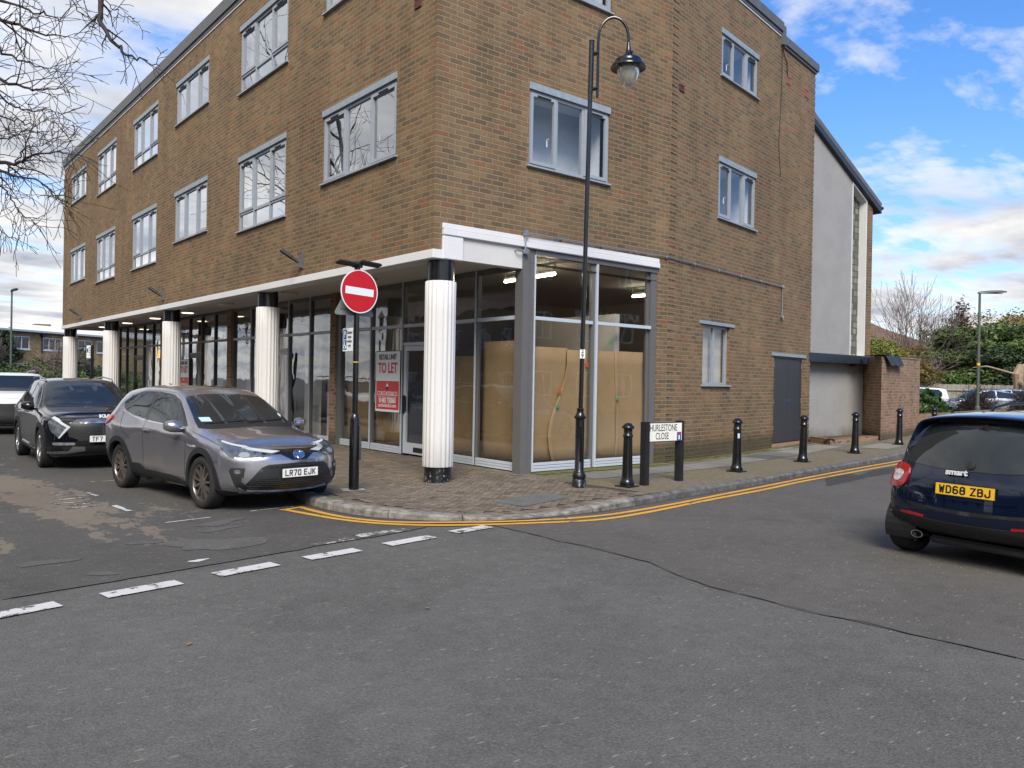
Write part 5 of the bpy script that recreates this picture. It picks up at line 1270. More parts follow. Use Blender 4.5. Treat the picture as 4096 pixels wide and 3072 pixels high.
        if sum((f.normal.dot(d) for f in bm.faces)) < 0: bmesh.ops.reverse_faces(bm, faces=bm.faces)
        nn = {v: info[v][1].copy() for v in bm.verts}
        be = [e for e in bm.edges if len(e.link_faces) == 1]
        mp = {}
        for e in be:
            for v in e.verts:
                if v not in mp: mp[v] = bm.verts.new(v.co-nn[v]*(off+depth))
        for e in be:
            f = e.link_faces[0]; a, b_ = e.verts
            lp = [l for l in f.loops if l.edge == e][0]; a, b_ = lp.vert, lp.link_loop_next.vert
            bm.faces.new((b_, a, mp[a], mp[b_]))
        for f in bm.faces: f.smooth = True
        for e in be: e.smooth = False
        res_ = []
        for sd in sides:
            me = bpy.data.meshes.new(name); bm.to_mesh(me)
            if sd < 0: me.transform(Matrix.Diagonal((1, -1, 1, 1))); me.flip_normals()
            me.materials.append(MATS[mat]); o = bpy.data.objects.new(name, me); COL.objects.link(o); o.parent = parent or s.root; res_.append(o)
        bm.free(); return res_
    def seam(s, path, mode, w=.007, sides=(1, -1), mat='black_matt', off=.0018, name='panel_gap'):
        P = []
        for a, b_ in zip(path, path[1:]):
            a, b_ = Vector(a), Vector(b_); n = max(1, int((b_-a).length/.05)); P += [a.lerp(b_, k/n) for k in range(n)]
        P.append(Vector(path[-1])); phi = {'f': 0, 'r': math.pi, 's': math.pi/2, 't': 0}[mode]; c, sn = math.cos(phi), math.sin(phi); d = Vector((c, sn, 0)) if mode != 't' else Vector((0, 0, 1)); ua = Vector((-sn, c, 0))
        mb = MB(); rows = []
        for i, p in enumerate(P):
            t = (P[min(i+1, len(P)-1)]-P[max(i-1, 0)]); t = t.normalized() if t.length else Vector((1, 0)); n = Vector((-t.y, t.x))*w/2; row = []
            for q in (p+n, p-n):
                a = q.x if mode in ('f', 't') else -q.x; o_ = (d*6+ua*a+Vector((0, 0, q.y))) if mode != 't' else Vector((q.x, q.y, 5)); h = s.bvh.ray_cast(o_, -d)
                if h[0] is None: row = None; break
                row.append(h[0]+h[1]*off)
            rows.append(row)
        for a, b_ in zip(rows, rows[1:]):
            if a and b_: mb.face([a[0], b_[0], b_[1], a[1]])
        if not mb.v: return
        for sd in sides:
            o = mb.build(name, mat, s.root)
            if sd < 0: o.data.transform(Matrix.Diagonal((1, -1, 1, 1)))
    def wheel(s, x, side, yo, r, rr, w, spokes=10, style='thin', rimmat='alloy_dark', steer=0, z=None):
        e = bpy.data.objects.new('wheel', None); COL.objects.link(e); e.parent = s.root; e.location = (x, side*(yo-w/2), r); e.rotation_euler = (0, 0, R(steer)); e.empty_display_size = .1
        Rm = Matrix.Rotation(R(-90), 4, 'X')   # z -> y
        if side < 0: Rm = Matrix.Rotation(R(90), 4, 'X')
        h = w/2; b = MB(); b.lathe([(rr, -h*.9), (rr+.02, -h), (r-.03, -h*.95), (r-.008, -h*.82), (r, -h*.6), (r, h*.6), (r-.008, h*.82), (r-.03, h*.96), (r-.055, h), (rr+.025, h*.93), (rr+.004, h*.86), (rr, h*.80)], 56, Rm)
        b.f = [f for f in b.f if len(f) == 4]; b.uv = b.uv[:len(b.f)]; b.mi = b.mi[:len(b.f)]; b.tone = b.tone[:len(b.f)]; b.build('tyre', 'rubber', e, smooth=True, angle=50)
        b = MB(); b.lathe([(rr, -h*.6), (rr*.97, h*.2), (rr*.97, h*.72), (rr, h*.84), (rr+.008, h*.86), (rr+.004, h*.80)], 48, Rm); b.f = [f for f in b.f if len(f) == 4]; b.uv = b.uv[:len(b.f)]; b.mi = b.mi[:len(b.f)]; b.tone = b.tone[:len(b.f)]
        for k in range(spokes):
            a0 = 2*math.pi*k/spokes
            pairs = ((-.10, .02), (.10, .02)) if style == 'twin' else ((0, 0),)
            for da, _ in pairs:
                wi, wo = (.016, .012) if style == 'thin' else ((.035, .05) if style == 'fat' else (.016, .018)); tw = .10 if style == 'thin' else 0
                ca, sa = math.cos(a0+da*.6), math.sin(a0+da*.6); cb_, sb = math.cos(a0+da+tw), math.sin(a0+da+tw); r0, r1 = .055, rr*.975
                P = []
                for (rad, c_, s_, ww, zz, tt) in ((r0, ca, sa, wi, h*.70, .03), (r1, cb_, sb, wo, h*.80, .03)):
                    for (dw, dz) in ((-ww, 0), (ww, 0), (ww*1.1, -tt), (-ww*1.1, -tt)): P.append(Rm @ Vector((rad*c_-dw*s_, rad*s_+dw*c_, zz+dz)))
                b.raw(P, [(0, 1, 5, 4), (1, 2, 6, 5), (2, 3, 7, 6), (3, 0, 4, 7), (0, 3, 2, 1), (4, 5, 6, 7)])
        b.lathe([(.072, h*.45), (.072, h*.72), (.05, h*.76), (.001, h*.765)], 24, Rm); b.build('rim', rimmat, e, smooth=True, angle=30)
        b = MB(); b.lathe([(.17, h*.1), (.17, h*.2), (.001, h*.2)], 30, Rm); b.lathe([(rr*.96, -h*.2), (rr*.96, -h*.18), (.001, -h*.18)], 30, Rm); b.build('brake_disc', 'interior_trim', e)
        return e
    def plate(s, x, y, z, txt, mat, rear=False, tilt=0, w=.52, h=.111, yaw=0):
        r = Vector((0, 1, 0)) if not rear else Vector((0, -1, 0)); nrm = Vector((1, 0, 0)) if not rear else Vector((-1, 0, 0)); up = (Vector((0, 0, 1))*math.cos(R(tilt))-nrm*math.sin(R(tilt))); M_ = frame((x, y, z), r, up)
        b = MB(); b.box(-w/2-.008, w/2+.008, -h/2-.008, h/2+.008, -.006, 0, M_); hold = b.build('number_plate', 'black_matt', s.root)
        b = MB(); b.box(-w/2, w/2, -h/2, h/2, .0005, .004, M_); b.build('plate_face', mat, hold)
        if txt: plate_text(txt, hold, M_)
        return hold
    def mirror(s, x, y, z, mat, sides=(1, -1), sc=1):
        for sd in sides:
            b = MB(); rows = []
            for t in range(7):
                a = t/6; ww = (.075+.05*math.sin(a*math.pi))*(1-.0*a); hh = (.045+.04*math.sin((a*.8+.15)*math.pi)); yy = y+.01+a*.20
                dxx = -.06*a+.02
                rows.append([(x+dxx+ww*.55*math.cos(q)*(1.5 if math.cos(q) > 0 else .75), yy, z+.01*a+hh*math.sin(q)) for q in [2*math.pi*k/14 for k in range(14)]])
            V = [(p[0], sd*p[1], p[2]) for r in rows for p in r]; F = [(i*14+k, i*14+(k+1) % 14, (i+1)*14+(k+1) % 14, (i+1)*14+k) for i in range(6) for k in range(14)]+[tuple(range(14))[::-1], tuple(84+k for k in range(14))]
            if sd < 0: F = [f[::-1] for f in F]
            b.raw(V, F); m_ = b.build('wing_mirror', mat, s.root, smooth=True, angle=60)
            b = MB(); b.box(x-.03, x+.05, min(sd*(y-.08), sd*(y+.10)), max(sd*(y-.08), sd*(y+.10)), z-.075, z-.035); b.build('mirror_arm', 'trim_plastic', m_, bevel=.008)
    def archtrim(s, ax, az, r0, r1, mat='trim_plastic', t0=-12, t1=192, sides=(1, -1), off=.010):
        n = 26; out = [(ax+r1*math.cos(R(lerp(t0, t1, k/n))), max(.19, az+r1*math.sin(R(lerp(t0, t1, k/n))))) for k in range(n+1)]; inn = [(ax+r0*math.cos(R(lerp(t1, t0, k/n))), max(.19, az+r0*math.sin(R(lerp(t1, t0, k/n))))) for k in range(n+1)]
        s.patch(out+inn, 's', 'arch_trim', mat, off, sides, res=.07, depth=.05)
def ZL(n, *kv):
    r = [0]*n
    for i, v in kv: r[i] = v
    return r
# ---- silver grey crossover nearest the camera
def build_chr():
    c = Car('parked_crossover', 'silver grey crossover with two tone body and dark alloys, parked nearest the no entry sign', (-2.655, -.032), R(-82.5), 'paint_grey', group=None)
    dxf = [-.10, -.06, 0, .03, .03, .02, -.02, -.06, -.10, -.14, -.16, -.16]
    st = [(.58, .23, .74, .78, .48, .77, .66, .74, .75, .60, .81, .845, dxf), (.40, .21, .83, .875, .52, .865, .70, .835, .80, .66, .865, .91), (.05, .21, .85, .905, .60, .885, .775, .855, .875, .67, .945, .985),
          (-.25, .20, .845, .885, .58, .872, .80, .845, .925, .68, .995, 1.035), (-.42, .20, .84, .868, .58, .868, .82, .84, .955, .70, 1.035, 1.065), (-.75, .20, .84, .862, .58, .868, .84, .832, .985, .67, 1.21, 1.245),
          (-1.12, .20, .84, .862, .58, .868, .86, .826, 1.0, .615, 1.405, 1.44), (-1.45, .20, .80, .848, .58, .860, .875, .822, 1.02, .585, 1.505, 1.55), (-1.9, .20, .80, .85, .60, .866, .89, .815, 1.05, .58, 1.53, 1.585),
          (-2.35, .21, .85, .91, .64, .895, .90, .80, 1.09, .575, 1.53, 1.585), (-2.75, .22, .86, .93, .67, .91, .92, .78, 1.15, .57, 1.505, 1.56), (-3.08, .25, .83, .90, .68, .895, .93, .755, 1.20, .56, 1.46, 1.51),
          (-3.28, .32, .78, .86, .69, .86, .94, .72, 1.18, .54, 1.36, 1.40), (-3.36, .38, .70, .80, .68, .80, .93, .67, 1.07, .50, 1.12, 1.15)]
    c.body(st, [.0, .10, .24, .33, .34, .34, .33, .31, .28, .18, .07, 0], [0, -.05, -.1, -.12, -.12, -.12, -.1, -.08, -.05, -.04, -.02, 0], [(0, .345, .385), (-2.64, .345, .385)])
    P = c.patch
    ws = P([(-.64, 1.045), (-.70, 1.085), (-.605, 1.36), (-.565, 1.425), (-.3, 1.46), (0, 1.468), (.3, 1.46), (.565, 1.425), (.605, 1.36), (.70, 1.085), (.64, 1.045), (.3, 1.065), (0, 1.07), (-.3, 1.065)], 'f', 'windscreen', 'car_glass', .004, res=.05)
    P([(-.72, 1.025), (-.62, 1.015), (0, 1.035), (.62, 1.015), (.72, 1.025), (.70, 1.075), (.3, 1.062), (0, 1.068), (-.3, 1.062), (-.70, 1.075)], 'f', 'cowl', 'black_matt', .003, res=.06)
    for a, b_ in (((-.60, 1.075), (.05, 1.105)), ((.0, 1.08), (.62, 1.11))): c.seam([a, b_], 'f', .02, (1,), 'black_matt', .016, 'wiper')
    P([(-.62, 1.10), (-.47, 1.10), (-.47, 1.155), (-.62, 1.155)], 'f', 'parking_permit', 'permit', .0055); P([(.62, 1.14), (.655, 1.14), (.655, 1.19), (.62, 1.19)], 'f', 'tax_disc', 'permit', .0055, rnd_=.02)
    # side glass
    P([(-.66, 1.035), (-.86, 1.20), (-1.10, 1.355), (-1.35, 1.435), (-1.86, 1.463), (-1.82, 1.075), (-1.2, 1.045)], 's', 'window', 'car_glass', .005, (1, -1), rnd_=.03)
    P([(-1.92, 1.08), (-1.96, 1.475), (-2.4, 1.455), (-2.78, 1.38), (-2.93, 1.29), (-2.80, 1.20), (-2.4, 1.125)], 's', 'window', 'car_glass', .005, (1, -1), rnd_=.04)
    P([(-.60, 1.02), (-.66, 1.035), (-1.2, 1.042), (-1.86, 1.068), (-2.4, 1.115), (-2.82, 1.19), (-2.84, 1.172), (-2.4, 1.098), (-1.86, 1.052), (-1.2, 1.027)], 's', 'waist_trim', 'chrome', .007, (1, -1))
    P([(-1.83, 1.07), (-1.91, 1.075), (-1.95, 1.468), (-1.87, 1.466)], 's', 'pillar', 'gloss_black', .004, (1, -1))
    P([(-.60, 1.045), (-.86, 1.225), (-1.10, 1.375), (-1.35, 1.452), (-1.9, 1.488), (-2.42, 1.475), (-2.80, 1.40), (-2.97, 1.30), (-2.93, 1.29), (-2.78, 1.38), (-2.4, 1.455), (-1.9, 1.470), (-1.35, 1.436), (-1.10, 1.357), (-.86, 1.202), (-.66, 1.035)], 's', 'window_trim', 'gloss_black', .0045, (1, -1), res=.05)
    # rear screen
    P([(-.52, 1.12), (-.50, 1.30), (.50, 1.30), (.52, 1.12)], 'r', 'rear_screen', 'car_glass', .005, rnd_=.03)
    P([(-.80, .95), (-.80, 1.06), (-.52, 1.05), (-.52, .96)], 'r', 'taillight', 'red_lamp', .02, rnd_=.02)
    P([(.80, .95), (.80, 1.06), (.52, 1.05), (.52, .96)][::-1], 'r', 'taillight', 'red_lamp', .02, rnd_=.02)
    for sd in (1, -1): P([(-3.30, sd*.8, .93), (-3.30, sd*.8, 1.06), (-3.05, sd*.85, 1.10), (-2.98, sd*.85, 1.06), (-3.1, sd*.85, .97)], sd*110, 'taillight', 'red_lamp', .018, rnd_=.03)
    # lower cladding
    P([(-.41, .20), (-.42, .30), (-.62, .34), (-.9, .36), (-1.8, .36), (-2.0, .43), (-2.22, .43), (-2.27, .20)], 's', 'sill_cladding', 'trim_plastic', .012, (1, -1), res=.06)
    c.archtrim(0, .345, .380, .455); c.archtrim(-2.64, .345, .380, .455)
    # front: dark upper strip with headlights
    P([(-.52, .775), (-.30, .792), (0, .798), (.30, .792), (.52, .775), (.52, .735), (.24, .742), (.10, .665), (-.10, .665), (-.24, .742), (-.52, .735)], 'f', 'grille', 'gloss_black', .006, res=.05)
    for sd in (1, -1):
        hl = P([(.90, sd*.26, .772), (.72, sd*.60, .815), (.40, sd*.84, .905), (.30, sd*.87, .915), (.46, sd*.85, .80), (.60, sd*.78, .70), (.74, sd*.62, .672), (.82, sd*.46, .705)], sd*38, 'headlight', 'lamp_smoke', .010, res=.05, rnd_=.015)[0]
        P([(.89, sd*.27, .770), (.72, sd*.60, .808), (.40, sd*.84, .892), (.42, sd*.84, .876), (.71, sd*.61, .785), (.86, sd*.36, .750)], sd*38, 'daylight_strip', 'lamp_drl', .014, parent=hl, res=.05)
        P([(.755, sd*.61, .755), (.67, sd*.70, .765), (.66, sd*.71, .710), (.755, sd*.61, .700)], sd*40, 'lamp_lens', 'lens_clear', .0145, parent=hl, res=.04, rnd_=.025)
        P([(.74, sd*.66, .575), (.62, sd*.78, .58), (.60, sd*.80, .54), (.66, sd*.76, .36), (.72, sd*.72, .27), (.76, sd*.66, .28), (.745, sd*.69, .42)], sd*42, 'fog_lamp_surround', 'black_matt', .008, res=.05)
        P([(.72, sd*.71, .555), (.665, sd*.765, .555), (.665, sd*.765, .505), (.72, sd*.71, .505)], sd*42, 'fog_lamp', 'lamp_silver', .012, res=.03, rnd_=.02)
        P([(.30, sd*.88, .305), (.60, sd*.80, .29), (.80, sd*.62, .275), (.80, sd*.62, .215), (.60, sd*.80, .215), (.38, sd*.86, .215)], sd*45, 'bumper_lip', 'trim_plastic', .014, res=.05)
    P([(-.40, .615), (0, .632), (.40, .615), (.48, .58), (.66, .34), (.58, .300), (.3, .285), (0, .28), (-.3, .285), (-.58, .300), (-.66, .34), (-.48, .58)], 'f', 'lower_grille', 'trim_plastic', .006, res=.06)
    P([(-.585, .43), (0, .445), (.585, .43), (.635, .335), (.55, .312), (0, .295), (-.55, .312), (-.635, .335)], 'f', 'grille_mesh', 'grille_mesh', .010, res=.06)
    P([(-.40, .600), (0, .617), (.40, .600), (.42, .572), (0, .585), (-.42, .572)], 'f', 'grille_mesh', 'grille_mesh', .010, res=.06)
    P([(-.70, .335), (-.60, .285), (-.3, .262), (0, .258), (.3, .262), (.60, .285), (.70, .335), (.66, .26), (.4, .232), (0, .225), (-.4, .232), (-.66, .26)], 'f', 'bumper_blade', 'alloy', .016, res=.06)
    P([(-.66, .235), (0, .222), (.66, .235), (.66, .20), (0, .19), (-.66, .20)], 'f', 'bumper_lip', 'trim_plastic', .012, res=.06)
    fx = c.bvh.ray_cast(Vector((6, 0, .50)), Vector((-1, 0, 0)))[0].x
    c.plate(fx+.016, 0, .505, 'LR70 EJK', 'plate_white')
    # badge
    bx = c.bvh.ray_cast(Vector((6, 0, .735)), Vector((-1, 0, 0)))[0].x; Mb = frame((bx+.016, 0, .735), (0, 1, 0), (-.25, 0, 1))
    b = MB(); b.lathe([(.082, -.006), (.082, .002), (.001, .002)], 32, Mb @ Matrix.Diagonal((1, .72, 1, 1))); bd = b.build('badge', 'sign_blue', c.root, smooth=True, angle=30)
    b = MB()
    for (a1, a2, cy) in ((.080, .056, 0), (.026, .050, -.004), (.055, .018, .024)): b.tube([Mb @ Vector((a1*math.cos(t), cy+a2*math.sin(t), .005)) for t in [2*math.pi*k/28 for k in range(29)]], .0055, 6)
    b.build('badge_rings', 'chrome', bd, smooth=True)
    # seams, handles, badge
    c.seam([(-.50, .40), (-.47, .80), (-.60, 1.02)], 's'); c.seam([(-1.90, .30), (-1.86, .75), (-1.88, 1.06)], 's'); c.seam([(-2.25, .78), (-2.55, .90), (-2.8, 1.17)], 's')
    c.seam([(-.80, .46), (-.5, .40)], 's') if False else None
    c.seam([(.52, -.74), (.30, -.80), (-.40, -.80)], 't', .006, (1, -1)); c.seam([(.40, .82), (.47, .66), (.30, .62)], 's', .006)
    for x in (-1.72,):
        for sd in (1, -1):
            h = c.bvh.ray_cast(Vector((x, sd*3, .93)), Vector((0, -sd, 0)))[0]; b = MB(); b.tube([(x-.09, h.y+sd*.012, .93), (x-.06, h.y+sd*.034, .935), (x+.06, h.y+sd*.034, .935), (x+.09, h.y+sd*.012, .93)], .013, 8); b.build('door_handle', c.paint, c.root, smooth=True)
    c.mirror(-.62, .865, 1.04, 'paint_grey')
    t0 = c.bvh.ray_cast(Vector((-2.85, 0, 5)), Vector((0, 0, -1)))[0]; b = MB(); b.raw([(t0.x+.09, 0, t0.z-.01), (t0.x-.09, .022, t0.z-.02), (t0.x-.09, -.022, t0.z-.02), (t0.x-.10, 0, t0.z+.055), (t0.x-.04, 0, t0.z+.045)], [(0, 1, 3, 4), (0, 4, 3, 2), (1, 2, 3), (0, 2, 1)]); b.build('aerial_fin', 'paint_grey', c.root, smooth=True)
    text_mesh('HYBRID', .042, 'side_badge', 'chrome', c.root, frame((-.30, -.893, .80), (1, 0, 0), (0, .05, 1)), .004, 1.1)
    for x, st_ in ((0, 0), (-2.64, 0)):
        for sd in (1, -1): c.wheel(x, sd, .885, .343, .235, .225, 11, 'thin', 'alloy_bronze', 0)
    return c
chr_ = build_chr()
# ---- black SUV
def build_kia():
    c = Car('parked_suv', 'glossy black suv with boomerang headlights, parked behind the silver grey crossover', (-4.29+.89*.95, 5.715), R(-90.6), 'paint_black')
    dxf = [-.10, -.06, 0, .02, .03, .02, -.0, -.04, -.08, -.12, -.14, -.14]
    st = [(.60, .22, .76, .81, .48, .80, .70, .77, .86, .64, .95, .985, dxf), (.42, .20, .84, .895, .55, .89, .76, .86, .90, .72, .985, 1.02), (.05, .20, .88, .93, .62, .92, .82, .885, .95, .74, 1.03, 1.065), (-.30, .20, .88, .915, .60, .91, .86, .88, .985, .74, 1.07, 1.10),
          (-.48, .20, .88, .905, .60, .905, .88, .88, 1.0, .74, 1.10, 1.125), (-.80, .20, .88, .905, .60, .905, .90, .875, 1.02, .70, 1.28, 1.31), (-1.15, .20, .88, .905, .60, .905, .92, .87, 1.03, .645, 1.47, 1.50), (-1.45, .20, .88, .905, .6, .905, .92, .865, 1.035, .62, 1.565, 1.605),
          (-2.0, .20, .88, .905, .6, .905, .93, .86, 1.05, .61, 1.59, 1.635), (-2.6, .2, .89, .93, .62, .925, .93, .85, 1.08, .60, 1.575, 1.62), (-3.05, .22, .88, .92, .65, .91, .94, .82, 1.13, .57, 1.52, 1.57), (-3.40, .26, .85, .88, .68, .88, .95, .78, 1.15, .54, 1.42, 1.46), (-3.52, .34, .78, .84, .68, .84, .95, .74, 1.12, .52, 1.30, 1.33)]
    c.body(st, [0, .10, .22, .30, .31, .31, .30, .27, .24, .16, .06, 0], [0, -.03, -.08, -.1, -.1, -.1, -.08, -.06, -.04, -.03, -.01, 0], [(0, .36, .40), (-2.68, .36, .40)])
    P = c.patch
    P([(-.70, 1.115), (-.75, 1.15), (-.645, 1.45), (-.60, 1.51), (-.3, 1.535), (0, 1.54), (.3, 1.535), (.60, 1.51), (.645, 1.45), (.75, 1.15), (.70, 1.115), (.3, 1.13), (0, 1.135), (-.3, 1.13)], 'f', 'windscreen', 'car_glass', .004, res=.06)
    P([(-.74, 1.09), (0, 1.11), (.74, 1.09), (.73, 1.14), (.3, 1.128), (0, 1.132), (-.3, 1.128), (-.73, 1.14)], 'f', 'cowl', 'black_matt', .003)
    P([(-.72, 1.06), (-.90, 1.22), (-1.2, 1.42), (-1.42, 1.51), (-1.80, 1.54), (-1.78, 1.09)], 's', 'window', 'car_glass', .005, (1, -1), rnd_=.03)
    P([(-1.87, 1.09), (-1.89, 1.545), (-2.5, 1.54), (-2.62, 1.12)], 's', 'window', 'car_glass', .005, (1, -1), rnd_=.03)
    P([(-2.68, 1.14), (-2.62, 1.53), (-2.95, 1.49), (-3.2, 1.28)], 's', 'window', 'car_glass', .005, (1, -1), rnd_=.03)
    P([(-.60, 1.035), (-1.4, 1.045), (-2.2, 1.07), (-3.25, 1.24), (-3.22, 1.265), (-2.2, 1.09), (-1.4, 1.062), (-.64, 1.055)], 's', 'waist_trim', 'chrome', .007, (1, -1))
    c.archtrim(0, .36, .395, .475, 'trim_plastic'); c.archtrim(-2.68, .36, .395, .475, 'trim_plastic')
    P([(-.42, .2), (-.44, .36), (-2.24, .36), (-2.28, .2)], 's', 'sill_cladding', 'trim_plastic', .012, (1, -1)); P([(-.50, .30), (-.52, .335), (-2.1, .385), (-2.18, .34)], 's', 'sill_strip', 'chrome', .018, (1, -1))
    P([(-.60, .80), (-.50, .862), (0, .885), (.50, .862), (.60, .80), (.56, .60), (.40, .545), (0, .53), (-.40, .545), (-.56, .60)], 'f', 'grille', 'grille_mesh', .008, res=.06)
    P([(-.50, .865), (-.34, .835), (0, .845), (.34, .835), (.50, .865), (.44, .895), (.2, .915), (0, .92), (-.2, .915), (-.44, .895)], 'f', 'grille_bar', 'alloy', .014, res=.06)
    P([(-.46, .905), (0, .935), (.46, .905), (.44, .925), (0, .95), (-.44, .925)], 'f', 'bonnet_gap', 'black_matt', .010)
    P([(-.66, .42), (-.5, .43), (0, .44), (.5, .43), (.66, .42), (.60, .30), (0, .28), (-.60, .30)], 'f', 'lower_grille', 'black_matt', .007, res=.07)
    for sd in (1, -1):
        hl = P([(.60, sd*.82, .93), (.66, sd*.76, .92), (.76, sd*.62, .80), (.78, sd*.60, .77), (.72, sd*.69, .60), (.70, sd*.70, .575), (.60, sd*.82, .70), (.52, sd*.86, .85)], sd*40, 'headlight', 'lamp_smoke', .008, res=.05, rnd_=.01)[0]
        P([(.58, sd*.82, .945), (.68, sd*.74, .90), (.80, sd*.54, .775), (.72, sd*.69, .575), (.70, sd*.715, .572), (.77, sd*.60, .765), (.67, sd*.755, .865), (.55, sd*.84, .915)], sd*40, 'daylight_strip', 'lamp_drl', .016, parent=hl, res=.05)
        P([(.66, sd*.74, .80), (.76, sd*.61, .76), (.74, sd*.64, .65), (.64, sd*.76, .66)], sd*40, 'lamp_lens', 'lamp_silver', .012, parent=hl, res=.04, rnd_=.02)
        P([(.80, sd*.44, .50), (.62, sd*.78, .50), (.62, sd*.78, .45), (.80, sd*.44, .455)], sd*30, 'fog_lamp', 'lamp_silver', .010, res=.05, rnd_=.02)
        P([(.86, sd*.30, .425), (.86, sd*.30, .355), (.74, sd*.62, .30), (.50, sd*.86, .30), (.50, sd*.86, .325), (.76, sd*.56, .345), (.80, sd*.48, .43)], sd*30, 'bumper_blade', 'alloy', .016, res=.05)
    fx = c.bvh.ray_cast(Vector((6, 0, .55)), Vector((-1, 0, 0)))[0].x; c.plate(fx+.02, 0, .565, 'TF7         ', 'plate_white')
    kx = c.bvh.ray_cast(Vector((6, 0, .975)), Vector((-1, 0, 0)))[0]; b = MB(); Mk = frame((.88, 0, .965), (0, 1, 0), (-.35, 0, 1)); 
    text_mesh('KIA', .085, 'badge', 'badge_silver', c.root, Mk, .006, 1.5, .004)
    c.seam([(-.50, .42), (-.50, .85), (-.66, 1.04)], 's'); c.seam([(-1.82, .38), (-1.82, 1.08)], 's'); c.seam([(-2.35, .75), (-2.62, .98), (-2.66, 1.10)], 's'); c.seam([(.55, -.76), (.2, -.82), (-.42, -.82)], 't')
    for x in (-1.62, -2.5):
        for sd in (1, -1): h = c.bvh.ray_cast(Vector((x, sd*3, .97)), Vector((0, -sd, 0)))[0]; b = MB(); b.tube([(x-.1, h.y+sd*.012, .97), (x-.06, h.y+sd*.032, .975), (x+.06, h.y+sd*.032, .975), (x+.1, h.y+sd*.012, .97)], .013, 8); b.build('door_handle', c.paint, c.root, smooth=True)
    c.mirror(-.66, .90, 1.10, 'gloss_black')
    for sd in (1, -1):
        b = MB(); b.tube([(-1.35, sd*.60, 1.565), (-1.5, sd*.615, 1.62), (-2.2, sd*.61, 1.66), (-2.9, sd*.59, 1.625), (-3.1, sd*.575, 1.56)], .017, 8); b.build('roof_rail', 'alloy', c.root, smooth=True)
    for x in (0, -2.68):
        for sd in (1, -1): c.wheel(x, sd, .92, .355, .24, .23, 5, 'fat', 'alloy', 0)
build_kia()
